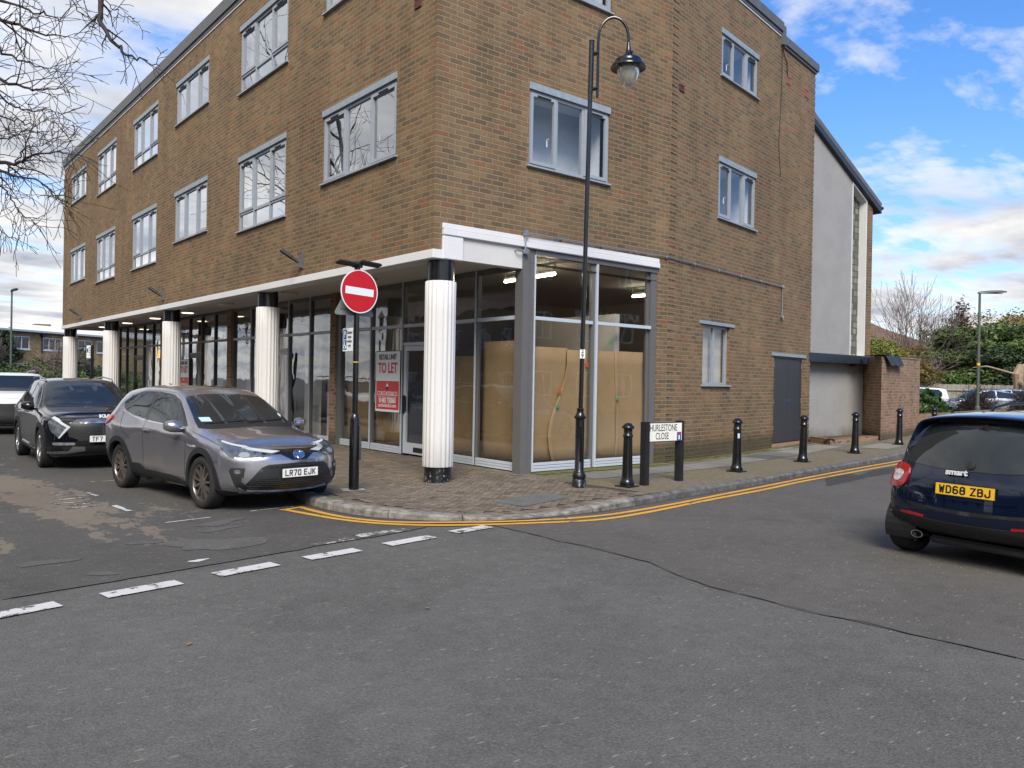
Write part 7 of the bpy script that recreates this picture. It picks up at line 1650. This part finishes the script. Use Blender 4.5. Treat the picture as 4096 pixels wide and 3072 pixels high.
def grow(mb, p, d, L, r, lvl, rnd, spread=.55, up=.15, n=(3, 5), drop=.62, minr=.004, bend=.25, gx=None, tips=None, seg=4):
    pts = [p.copy()]; dd = d.copy(); rr = [r]
    for k in range(seg):
        dd = (dd+Vector((rnd.gauss(0, bend), rnd.gauss(0, bend), rnd.gauss(0, bend)+up))*.35).normalized(); pts.append(pts[-1]+dd*L/seg); rr.append(max(minr, r*(1-(k+1)/seg*.45)))
    mb.tube(pts, rr, 6 if r > .03 else (4 if r > .012 else 3), cap=False)
    if lvl <= 0:
        if tips is not None: tips.append(pts[-1])
        return
    for k in range(rnd.randint(*n)):
        i = rnd.randint(1, seg); q = pts[i]; a = Vector((rnd.gauss(0, 1), rnd.gauss(0, 1), rnd.gauss(0, .7))); a = (a-a.dot(dd)*dd).normalized(); nd = (dd*(1-spread)+a*spread+Vector((0, 0, up))*.3).normalized()
        if gx is not None: nd = (nd+gx*.25).normalized()
        grow(mb, q, nd, L*drop*rnd.uniform(.8, 1.2), max(minr, rr[i]*.62), lvl-1, rnd, spread, up, n, drop, minr, bend, gx, tips, seg)
    grow(mb, pts[-1], dd, L*drop*1.1, max(minr, rr[-1]*.85), lvl-1, rnd, spread, up, n, drop, minr, bend, gx, tips, seg)
def baretree(name, label, loc, h, r, lvl, seed, mat='bark', twig='twig', spread=.5, up=.2, stems=1, lean=(0, 0), n=(3, 5), drop=.66, group=None, minr=.006, L0=.35):
    root = thing(name, label, 'tree', loc, group=group); rnd = random.Random(seed); t = MB(); b = MB()
    for s_ in range(stems):
        d = Vector((lean[0]+rnd.gauss(0, .12 if stems > 1 else .03), lean[1]+rnd.gauss(0, .12 if stems > 1 else .03), 1)).normalized(); p = Vector(loc)+Vector((rnd.uniform(-.25, .25), rnd.uniform(-.25, .25), 0))*(stems > 1); pts = [p]; H1 = h*L0
        for k in range(5): p = p+d*H1/5; d = (d+Vector((rnd.gauss(0, .05), rnd.gauss(0, .05), .05))).normalized(); pts.append(p)
        t.tube(pts, [r*(1.25 if i == 0 else 1-.35*i/5) for i in range(6)], 10, cap=False)
        for k in range(rnd.randint(*n)+1):
            a = rnd.uniform(0, 6.28); nd = (d*.75+Vector((math.cos(a), math.sin(a), 0))*spread).normalized(); grow(b, pts[rnd.randint(3, 5)], nd, h*.30*rnd.uniform(.8, 1.1), r*.5, lvl, rnd, spread, up, n, drop, minr)
        grow(b, pts[-1], d, h*.30, r*.6, lvl, rnd, spread, up, n, drop, minr)
    t.build('trunk', mat, root, smooth=True); b.build('crown', twig, root); return root
# conifer hedge trees along the back of the car park
def dark_tree(name, label, x, y, w, h, z0, seed, mat, n=5200, size=.22, group='dark evergreens behind the fence', trunk=True, shape='broad'):
    root = thing(name, label, 'tree', (x, y, .3), group=group); rnd = random.Random(seed)
    t = MB(); t.tube([(x, y, .3), (x+.2, y, h*.5), (x, y, h*.85)], [.28, .2, .06], 8); t.build('trunk', 'bark', root, smooth=True)
    bl = []
    if shape == 'broad':
        for k in range(13): a = rnd.uniform(0, 6.28); q = rnd.uniform(0, 1)**.6; zz = rnd.uniform(z0, h*.86); bl.append((x+math.cos(a)*w*.62*q, y+math.sin(a)*w*.5*q, zz, w*rnd.uniform(.28, .42), w*rnd.uniform(.28, .42), h*rnd.uniform(.07, .13)))
        bl.append((x, y, h*.90, w*.32, w*.32, h*.10))
    else:
        for k in range(9): t_ = k/8; bl.append((x+rnd.gauss(0, .2), y+rnd.gauss(0, .2), lerp(z0, h, t_), w*.5*(1-t_*.85)+.15, w*.5*(1-t_*.85)+.15, h*.09))
    leafcloud('crown', mat, root, bl, n, size, seed, 3.0, .15, .5, .5); return root
dark_tree('evergreen_tree', 'dark spreading evergreen left of the green lamp post, reaching over the fence', 54.2, 14.1, 4.6, 6.1, 2.3, 1, 'leaf_conifer', 26000, .11)
dark_tree('evergreen_tree', 'tall dark evergreen directly behind the green lamp post', 56.6, 12.2, 4.6, 6.4, 1.9, 2, 'leaf_conifer', 26000, .11)
dark_tree('evergreen_tree', 'dark evergreen at the right edge above the pale cut trunk', 59.0, 10.3, 5.0, 6.6, 2.2, 3, 'leaf_conifer', 26000, .11)
dark_tree('evergreen_tree', 'very dark ivy covered evergreen low behind the lamp post', 53.8, 11.2, 3.6, 4.6, 1.2, 4, 'leaf_dark', 20000, .09)
dark_tree('evergreen_tree', 'very dark evergreen filling the gap at the right edge just over the fence', 56.2, 9.0, 4.2, 4.8, 1.2, 14, 'leaf_dark', 20000, .09)
dark_tree('conifer_tree', 'thin pointed conifer rising behind the dark evergreens', 70.0, 19.8, 3.6, 9.1, 3.5, 5, 'leaf_rust', 5000, .12, None, True, 'cone')
dark_tree('conifer_tree', 'brownish round tree top at the right edge behind the evergreens', 77.5, 17.2, 7.0, 9.4, 5.0, 6, 'leaf_gold', 7000, .11, None)
dark_tree('evergreen_shrub', 'golden green conifer shrub over the brick pier wall', 25.9, 5.95, 1.9, 3.75, 2.0, 7, 'leaf_lime', 16000, .045, None)
dark_tree('evergreen_shrub', 'rust and gold foliage right of the golden conifer above the brick pier wall', 27.2, 5.2, 2.4, 3.45, 1.9, 8, 'leaf_gold', 14000, .045, None)
st_ = thing('cut_tree', 'pale sawn tree trunk with a cut limb against the dark evergreens', 'tree', (49.4, 8.3, .3)); mb = MB(); mb.tube([(49.4, 8.3, .3), (49.4, 8.3, 2.0), (49.3, 8.3, 2.6), (49.5, 8.2, 3.2)], [.26, .28, .34, .20], 9); mb.build('trunk', 'stump', st_, smooth=True); mb = MB(); mb.tube([(49.3, 8.2, 2.1), (49.05, 7.9, 2.0)], [.16, .13], 9); mb.tube([(49.4, 8.3, 3.0), (50.1, 7.6, 3.6)], [.12, .05], 7); mb.tube([(49.3, 8.3, 2.6), (48.0, 9.6, 3.1), (47.4, 10.2, 3.0)], [.07, .05, .02], 6); mb.build('branch', 'stump', st_, smooth=True)
baretree('bare_birch', 'tall bare multi stemmed birch rising behind the brick pier wall', (27.9, 5.25, .1), 5.9, .055, 3, 31, 'twig_pale', 'twig_pale', .46, .16, 4, (0, 0), (2, 3), .66, None, .0065, .34)
baretree('bare_tree', 'hazy bare tree far behind the birch', (47, 19.5, .2), 6.0, .12, 3, 12, 'twig_pale', 'twig_pale', .5, .15, 1, (0, 0), (3, 4), .64, 'bare trees beyond the car park', .012)
baretree('bare_tree', 'lopped bare tree left of the dark evergreens', (56.5, 16.3, .2), 7.6, .16, 3, 15, 'twig_pale', 'twig', .4, .25, 1, (0, 0), (3, 4), .6, 'bare trees beyond the car park', .016)
baretree('bare_shrub', 'tangled pale twigs between the brick pier wall and the evergreens', (44.5, 12.9, .2), 4.0, .06, 4, 18, 'twig_pale', 'twig_pale', .6, .05, 3, (0, 0), (3, 4), .66, None, .010)
# shrubs by the low wall
sh = thing('fatsia_shrub', 'glossy broad leaved shrub behind the low brick wall', 'shrub', (21.9, 2.6, .1)); leafcloud('leaves', 'leaf_glossy', sh, [(22.6, 2.55, 1.15, .8, .6, .42), (21.9, 2.6, 1.05, .7, .6, .35), (23.0, 2.2, .95, .6, .5, .4)], 1900, .11, 41, 1.7, .3, .6); mb = MB(); rnd = random.Random(4)
for _ in range(9): mb.tube([(22.4+rnd.uniform(-.3, .3), 2.5, .1), (22.4+rnd.uniform(-.7, .7), 2.5+rnd.uniform(-.3, .3), 1.2)], [.015, .008], 4)
mb.build('stems', 'bark', sh)
sh = thing('evergreen_shrub', 'dark fine leaved shrub between the fatsia and the brick pier', 'shrub', (20.9, 2.3, .1)); leafcloud('leaves', 'leaf_hedge', sh, [(20.7, 2.3, .95, .7, .5, .40), (21.6, 2.2, .85, .7, .5, .32)], 3600, .06, 42, 2.2, 0, .6); mb = MB(); mb.tube([(20.9, 2.3, .1), (20.9, 2.3, .9)], .02, 5); mb.build('stems', 'bark', sh)
baretree('bare_shrub', 'brown twiggy shrub right of the green lamp post in front of the silver coupe', (29.3, 2.9, .1), 1.6, .025, 3, 25, 'twig', 'twig', .6, .05, 6, (0, 0), (3, 4), .68, 'twiggy shrubs in front of the car park', .006)
baretree('bare_shrub', 'brown twiggy shrub at the right edge in front of the car park', (31.2, 1.9, .1), 1.7, .025, 3, 26, 'twig', 'twig', .6, .05, 6, (0, 0), (3, 4), .68, 'twiggy shrubs in front of the car park', .006)
# shrubs along the car park fence
def hedge(name, label, mat, blobs, n, size, seed, asp=1.8, group=None, cat='hedge'):
    x, y, z = blobs[0][:3]; r_ = thing(name, label, cat, (x, y, .1), group=group); leafcloud('leaves', mat, r_, blobs, n, size, seed, asp); mb = MB(); mb.tube([(x, y, .1), (x, y, z)], .03, 5); mb.build('stems', 'bark', r_)
hedge('evergreen_shrub', 'mixed green shrub just over the fence left of the lamp post', 'leaf_hedge', [(46.5, 14.6, 2.0, 1.4, 1.0, .7), (48.3, 13.4, 2.1, 1.5, 1.0, .8), (50.0, 12.2, 1.9, 1.2, 1.0, .7)], 6500, .11, 51, group=None, cat='shrub')
# shrubs in front of the yellow brick block
hedge('hedge', 'clipped green hedge at the end of the parked cars', 'leaf_hedge', [(-3, 41.6, .95, 2.4, 1.0, .9), (0.2, 40.0, .95, 2.4, 1.0, .92), (2.8, 38.4, .9, 2.0, 1.0, .85), (4.6, 37.2, .85, 1.6, 1.0, .85)], 9000, .10, 61)
hedge('evergreen_shrub', 'dark green rounded shrub between the lamp post and the farthest column', 'leaf_hedge', [(2.4, 46.6, 1.5, 1.1, 1.0, 1.0), (3.4, 45.8, 1.7, 1.0, 1.0, 1.05), (1.6, 47.2, 1.4, .9, .9, .8)], 5200, .10, 62, cat='shrub')
hedge('conifer_shrub', 'feathery dark conifer shrub between the two farthest columns', 'leaf_dark', [(4.8, 47.5, 1.2, .9, .9, 1.1), (4.75, 47.6, 2.3, .55, .55, .9), (4.7, 47.6, 3.0, .3, .3, .5), (6.2, 46.5, 1.4, .8, .8, .8)], 5200, .10, 63, cat='shrub')
baretree('bare_shrub', 'pale arching bare twigs beside the farthest column', (3.7, 46.6, .1), 3.3, .05, 4, 66, 'twig_pale', 'twig_pale', .7, -.12, 4, (0, 0), (3, 5), .66, None, .010)
iv = thing('ivy_wall', 'dark ivy climbing the left end of the yellow brick block', 'ivy', (1.8, 62.6, 0)); leafcloud('leaves', 'leaf_dark', iv, [tuple(PY.p(a, z, .25))+(rx, .3, rz) for a, z, rx, rz in ((-.6, 4.2, .8, .8), (.35, 4.0, .6, .9), (-.3, 2.6, 1.1, 1.0), (.9, 3.0, .6, .5), (1.3, 3.0, .5, .4), (-1.6, 3.5, 1.1, 1.3))], 5200, .13, 71, 1.3)
baretree('bare_shrub', 'upright pale bare stems in front of the ivy', (.1, 56.5, .1), 3.6, .04, 3, 72, 'twig_pale', 'twig_pale', .35, .35, 14, (0, 0), (3, 4), .7, None, .012)
baretree('bare_shrub', 'thin pale bare stems left of the slim lamp post', (-1.2, 55.0, .1), 3.3, .04, 3, 73, 'twig_pale', 'twig_pale', .35, .35, 12, (0, 0), (3, 4), .7, None, .012)
# ------------------------------------------------------------------ the big street tree whose branches reach in at top left
tr = thing('street_tree', 'large bare street tree reaching its drooping twigs in at the upper left', 'tree', (-11.6, 4.6, 0)); rnd = random.Random(77)
t = MB(); t.tube([(-11.6, 4.6, 0), (-11.5, 4.6, 1.5), (-11.3, 4.7, 3.0), (-11.1, 4.8, 4.4)], [.42, .32, .28, .25], 12, cap=False); t.build('trunk', 'bark', tr, smooth=True)
def limb(mb, pts, r0, r1, lvl, Lb, rnd, up=0, n=(3, 4), every=1, spread=.6):
    pts = [Vector(p) for p in pts]; Q_ = []
    for a, b_, c_, d_ in zip([pts[0]]+pts[:-2], pts[:-1], pts[1:], pts[2:]+[pts[-1]]):
        for k in range(5):
            t_ = k/5; Q_.append(.5*((2*b_)+(c_-a)*t_+(2*a-5*b_+4*c_-d_)*t_*t_+(3*b_-a-3*c_+d_)*t_**3)+Vector((rnd.gauss(0, .02), rnd.gauss(0, .02), rnd.gauss(0, .02))))
    Q_.append(pts[-1]); m_ = len(Q_); rr = [lerp(r0, r1, (i/(m_-1))**.42) for i in range(m_)]; mb.tube(Q_, rr, 7 if r0 > .03 else 5, cap=False)
    for i in range(2, m_):
        if i % every: continue
        d_ = (Q_[i]-Q_[i-1]).normalized(); a = Vector((rnd.gauss(0, 1), rnd.gauss(0, 1), rnd.gauss(0, 1))); a = (a-a.dot(d_)*d_).normalized(); nd = (d_*(1-spread)+a*spread+Vector((0, 0, up))).normalized()
        grow(mb, Q_[i], nd, Lb*rnd.uniform(.5, 1.15), max(.007, rr[i]*.5), lvl, rnd, .5, -.10, (1, 3), .62, .0052, .42, None, None, 5)
    return Q_
def px(x, y, d):   # a point of the tree named by where it is seen, at a distance d
    r_ = (r2*((x-2048)/F_)+u2*(-(y-1536)/F_)+f); return CAM+r_*d
F_, CY, CP, CR = 3198.63, R(50.5504), R(-.2235), R(1.0206); CAM = Vector((-6.8009, -10.2032, 1.65))
f = Vector((math.cos(CY)*math.cos(CP), math.sin(CY)*math.cos(CP), math.sin(CP))); rt = f.cross(Vector((0, 0, 1))).normalized(); u = rt.cross(f)
r2 = rt*math.cos(CR)+u*math.sin(CR); u2 = -rt*math.sin(CR)+u*math.cos(CR)
T0_ = Vector((-11.1, 4.8, 4.4)); b = MB()
L1 = [T0_, Vector((-9.4, 4.6, 6.6)), Vector((-7.2, 4.0, 8.2)), Vector((-5.8, 3.4, 8.3))]
for pts, r0, r1, lvl, Lb, ev, up in (
    # long limb that droops in from above (tips near the coping)
    ([T0_, (-10.2, 3.6, 7.2), (-8.2, 2.6, 9.4), px(300, -420, 12.3), px(380, -60, 12.2), px(410, 80, 12.1), px(440, 160, 12.0), px(500, 215, 11.9), px(560, 240, 11.9), px(640, 264, 11.8)], .14, .006, 1, .30, 2, 0),
    ([px(300, -420, 12.3), px(270, -80, 12.2), px(300, 20, 12.2), px(340, 60, 12.2), px(385, 95, 12.2)], .02, .006, 1, .35, 2, 0),
    ([px(400, -60, 12.2), px(430, 10, 12.1), px(480, 50, 12.1), px(535, 72, 12.0)], .014, .005, 1, .30, 2, 0),
    # dense cascade in the corner
    ([T0_, (-10.6, 4.4, 6.8), px(-260, -150, 14), px(-60, 60, 13.6), px(60, 90, 13.5), px(150, 130, 13.4), px(260, 150, 13.3)], .13, .008, 2, .65, 1, 0),
    ([px(-260, -150, 14), px(-40, -30, 13.6), px(90, 30, 13.4), px(190, 60, 13.3), px(250, 90, 13.2)], .05, .007, 2, .6, 2, 0),
    ([px(-260, -100, 14), px(-60, 160, 13.8), px(60, 230, 13.6), px(140, 260, 13.5), px(215, 285, 13.4)], .05, .007, 2, .6, 2, 0),
    ([T0_, (-10.8, 4.9, 6.0), px(-240, 240, 14.5), px(-60, 300, 14.2), px(60, 340, 14), px(150, 360, 13.9), px(250, 350, 13.8)], .12, .007, 2, .7, 1, 0),
    ([px(-60, 300, 14.2), px(20, 400, 14.0), px(110, 440, 13.9), px(190, 440, 13.8), px(235, 450, 13.8)], .03, .006, 2, .5, 1, 0),
    ([px(-120, 400, 14.2), px(-20, 450, 14.0), px(60, 480, 13.9), px(130, 500, 13.8), px(190, 480, 13.8)], .03, .006, 2, .5, 2, 0),
    # lower limb reaching to the roof corner
    ([T0_, (-10.7, 5.6, 5.3), px(-260, 640, 15), px(-60, 650, 14.6), px(60, 650, 14.4), px(130, 620, 14.3), px(200, 610, 14.2), px(280, 620, 14.1)], .12, .006, 1, .55, 1, 0),
    ([px(-60, 650, 14.6), px(20, 690, 14.5), px(90, 710, 14.4), px(170, 730, 14.3), px(215, 780, 14.2), px(250, 805, 14.2), px(292, 790, 14.1)], .035, .005, 1, .5, 1, 0),
    ([px(-60, 680, 14.6), px(20, 760, 14.5), px(60, 820, 14.4), px(110, 870, 14.4), px(165, 905, 14.3)], .03, .005, 2, .45, 1, 0),
    ([px(-200, 800, 14.8), px(-40, 860, 14.6), px(20, 940, 14.5), px(80, 955, 14.5)], .03, .005, 2, .4, 1, 0),
    ([px(60, 650, 14.4), px(110, 590, 14.3), px(150, 590, 14.3), px(200, 560, 14.2), px(215, 510, 14.2)], .016, .005, 1, .35, 1, 0),
    ([px(-100, 560, 14.4), px(0, 560, 14.3), px(60, 540, 14.2), px(100, 520, 14.2)], .03, .006, 2, .4, 1, 0)):
    limb(b, pts, r0, r1, min(lvl, 1), Lb*1.15, rnd, up, (2, 3), ev)
# limbs away from the view, so the crown is whole
for k in range(9):
    a = R(100+k*27); d_ = Vector((math.cos(a), math.sin(a), .9)).normalized(); grow(b, T0_, d_, 3.2, .13, 4, rnd, .5, .12, (2, 3), .66, .006, .25)
b.build('crown', 'twig', tr)
# ------------------------------------------------------------------ across the street: seen as reflections in the glass
def block(name, label, P, u0, u1, h, mat, rows, cols, wz=1.25, ww=1.1, roof='roof_tile', pitched=True):
    r_ = thing(name, label, 'building', tuple(P.p((u0+u1)/2, 0, 0))); H_ = []
    for i in range(rows):
        for j in range(cols): uc = u0+(u1-u0)*(j+.5)/cols; z = .9+i*2.9; H_.append((uc-ww/2, uc+ww/2, z, z+wz))
    mb = MB(); P.wall(mb, u0, u1, 0, h, H_, .12); mb.build('wall', mat, r_)
    for (a, b_, c_, d_) in H_:
        w = MB()
        for q in ((a, b_, c_, c_+.07), (a, b_, d_-.07, d_), (a, a+.07, c_+.07, d_-.07), (b_-.07, b_, c_+.07, d_-.07), ((a+b_)/2-.03, (a+b_)/2+.03, c_+.07, d_-.07)): P.box(w, *q, -.1, -.02)
        fr = w.build('window', 'white_paint', r_); g = MB(); P.quad(g, a, b_, c_, d_, -.08, False); g.build('pane', 'car_glass', fr)
    mb = MB()
    if pitched: mb.prism([(.4, h), (-3.5, h+2.6), (-7.4, h)], u0-.3, u1+.3, lambda a, b_, dd: P.p(dd, b_, a))
    else: mb.prism([(.15, h), (.15, h+.35), (-8, h+.35), (-8, h)], u0-.1, u1+.1, lambda a, b_, dd: P.p(dd, b_, a))
    mb.build('roof', roof, r_); return r_
PWst = Plane(-21, 0, R(90), 1)     # faces +X
block('rendered_house', 'cream rendered houses across the street, mirrored in the arcade glass', PWst, 4, 17, 5.8, 'render_white', 2, 5)
block('brick_terrace', 'red brick terrace across the street, mirrored in the farther shop windows', PWst, 19, 44, 6.2, 'brick_far_red', 2, 9)
block('brick_terrace', 'red brick houses across the street, mirrored low in the nearest shop windows', PWst, -22, 2, 5.6, 'brick_far_red', 2, 8)
PSo = Plane(0, -19, 0, -1)         # faces +Y
kh = block('corner_block', 'dark brick block across the side road whose name is mirrored in the side window', PSo, 12, 44, 8.6, 'brick_far_red', 3, 11, pitched=False)
text_mesh('KATRINA HOUSE', .62, 'lettering', 'sign_white', kh, Matrix.Translation(-world_loc(kh)) @ frame((23.6, -18.95, 5.05), (-1, 0, 0), (0, 0, 1)), .06, 1.0, .004)
baretree('street_tree', 'large bare tree across the street, mirrored in the upper windows', (-10.5, 24.5, 0), 17, .42, 4, 81, 'bark', 'twig', .5, .10, 1, (0, 0), (2, 3), .70, 'bare trees across the street', .010)
baretree('street_tree', 'bare tree across the street, mirrored in the windows nearest the corner', (-15.5, 12, 0), 9, .30, 3, 82, 'bark', 'twig', .5, .14, 1, (0, 0), (3, 4), .68, 'bare trees across the street', .012)
baretree('street_tree', 'bare tree farther along the street, mirrored in the distant windows', (-14, 50, 0), 11, .30, 3, 83, 'bark', 'twig', .5, .14, 1, (0, 0), (3, 4), .68, 'bare trees across the street', .014)
baretree('street_tree', 'bare tree across the street, mirrored in the small navy car', (-17, -4.5, 0), 11, .32, 4, 85, 'bark', 'twig', .5, .14, 1, (0, 0), (2, 3), .68, 'bare trees across the street', .014)
# ------------------------------------------------------------------ camera, world, light
F_, CY, CP, CR = 3198.63, R(50.5504), R(-.2235), R(1.0206)
CAM = Vector((-6.8009, -10.2032, 1.65))
f = Vector((math.cos(CY)*math.cos(CP), math.sin(CY)*math.cos(CP), math.sin(CP))); rt = f.cross(Vector((0, 0, 1))).normalized(); u = rt.cross(f)
r2 = rt*math.cos(CR)+u*math.sin(CR); u2 = -rt*math.sin(CR)+u*math.cos(CR)
Mx = Matrix((r2, u2, -f)).transposed().to_4x4(); Mx.translation = CAM
cd = bpy.data.cameras.new('camera'); cam = bpy.data.objects.new('camera', cd); COL.objects.link(cam); cam.matrix_world = Mx
cd.sensor_width = 36; cd.lens = F_/4096*36; cd.clip_end = 3000; cd.clip_start = .05; S.camera = cam
W = bpy.data.worlds.new('World'); S.world = W; W.use_nodes = True; nt = W.node_tree; nt.nodes.clear()
SUN_EL, SUN_AZ = R(44), R(232)   # direction to the sun, measured from +X anticlockwise
o = N(nt, 'ShaderNodeOutputWorld'); bg = N(nt, 'ShaderNodeBackground'); L(nt, bg.outputs[0], o.inputs[0])
sk = N(nt, 'ShaderNodeTexSky'); sk.sky_type = 'NISHITA'; sk.sun_disc = False; sk.sun_elevation = SUN_EL; sk.sun_rotation = math.pi/2-SUN_AZ
sk.air_density = 1.1; sk.dust_density = .6; sk.ozone_density = 2.0
tc = N(nt, 'ShaderNodeTexCoord').outputs['Generated']; sp = N(nt, 'ShaderNodeSeparateXYZ'); L(nt, tc, sp.inputs[0])
zc = math_(nt, 'MAXIMUM', math_(nt, 'ADD', sp.outputs[2], .10), .06)
cb = N(nt, 'ShaderNodeCombineXYZ'); L(nt, math_(nt, 'DIVIDE', sp.outputs[0], zc), cb.inputs[0]); L(nt, math_(nt, 'DIVIDE', sp.outputs[1], zc), cb.inputs[1])
def cl(scale, loc, det=9, rough=.56, dist=.25, sc=(1, 1, 1), rot=0):
    mp = N(nt, 'ShaderNodeMapping'); mp.inputs['Location'].default_value = loc; mp.inputs['Scale'].default_value = sc; mp.inputs['Rotation'].default_value = (0, 0, rot); L(nt, cb.outputs[0], mp.inputs[0])
    return noise(nt, mp.outputs[0], scale, det, rough, dist).outputs[0]
big = cl(1.25, (3.1, 1.7, 0), 10, .60); wisp = cl(1.0, (7.3, 2.2, 3), 8, .6, .5, (.35, 1.3, 1), R(35))
# layered cloud thickens towards the horizon
hz = ramp(nt, ((0, .12), (.10, .12), (.28, .045), (.45, -.02), (.75, -.03))); L(nt, sp.outputs[2], hz.inputs[0])
hz2 = math_(nt, 'SUBTRACT', hz.outputs[0], 0)
# clearer air to the east (direction +X)
east = math_(nt, 'MULTIPLY', math_(nt, 'ADD', math_(nt, 'MULTIPLY', sp.outputs[0], .62), math_(nt, 'MULTIPLY', sp.outputs[1], -.35)), math_(nt, 'MULTIPLY', sp.outputs[2], .55))
rip = cl(3.4, (2.2, 5.1, 1), 5, .55, .3, (.55, 1.5, 1), R(-30)); lowf = ramp(nt, ((.04, .45), (.40, 0))); L(nt, sp.outputs[2], lowf.inputs[0]); ripple = math_(nt, 'MULTIPLY', math_(nt, 'SUBTRACT', rip, .52), lowf.outputs[0])
dens = math_(nt, 'ADD', math_(nt, 'ADD', math_(nt, 'MULTIPLY', big, .62), math_(nt, 'ADD', math_(nt, 'MULTIPLY', wisp, .38), ripple)), math_(nt, 'SUBTRACT', hz2, east))
dens_ = math_(nt, 'ADD', math_(nt, 'ADD', math_(nt, 'MULTIPLY', big, .62), math_(nt, 'MULTIPLY', wisp, .38)), math_(nt, 'SUBTRACT', hz2, east))
m1 = ramp(nt, ((.475, 0), (.53, .6), (.60, 1))); L(nt, dens, m1.inputs[0])
shade = cl(1.2, (1.3, 9.2, 0), 6, .55); 
thick = ramp(nt, ((.50, 1.0), (.66, .0))); L(nt, math_(nt, 'ADD', math_(nt, 'MULTIPLY', dens, .5), math_(nt, 'MULTIPLY', shade, .5)), thick.inputs[0])
cloudc = mix(nt, thick.outputs[0], (2.3, 2.55, 3.05), (5.4, 5.3, 5.2))
hf = ramp(nt, ((.0, (.80, .86, 1.0)), (.35, (.46, .76, 1.14)), (.8, (.37, .72, 1.18)))); L(nt, sp.outputs[2], hf.inputs[0]); skc = mix(nt, 1, sk.outputs[0], hf.outputs[0], 'MULTIPLY')
final = mix(nt, m1.outputs[0], skc, cloudc)
L(nt, final, bg.inputs[0]); bg.inputs[1].default_value = .10
sd = bpy.data.lights.new('sun', 'SUN'); sun = bpy.data.objects.new('sun', sd); COL.objects.link(sun); sd.energy = 2.4; sd.angle = R(30); sd.color = (1, .92, .80)
d = Vector((math.cos(SUN_AZ)*math.cos(SUN_EL), math.sin(SUN_AZ)*math.cos(SUN_EL), math.sin(SUN_EL))); sun.rotation_euler = d.to_track_quat('Z', 'Y').to_euler()
S.view_settings.view_transform = 'Standard'; S.view_settings.look = 'None'; S.view_settings.gamma = 1; S.view_settings.exposure = .98
S.cycles.max_bounces = 8; S.cycles.glossy_bounces = 4; S.cycles.transparent_max_bounces = 12; S.cycles.caustics_reflective = False; S.cycles.caustics_refractive = False
S.cycles.use_denoising = True
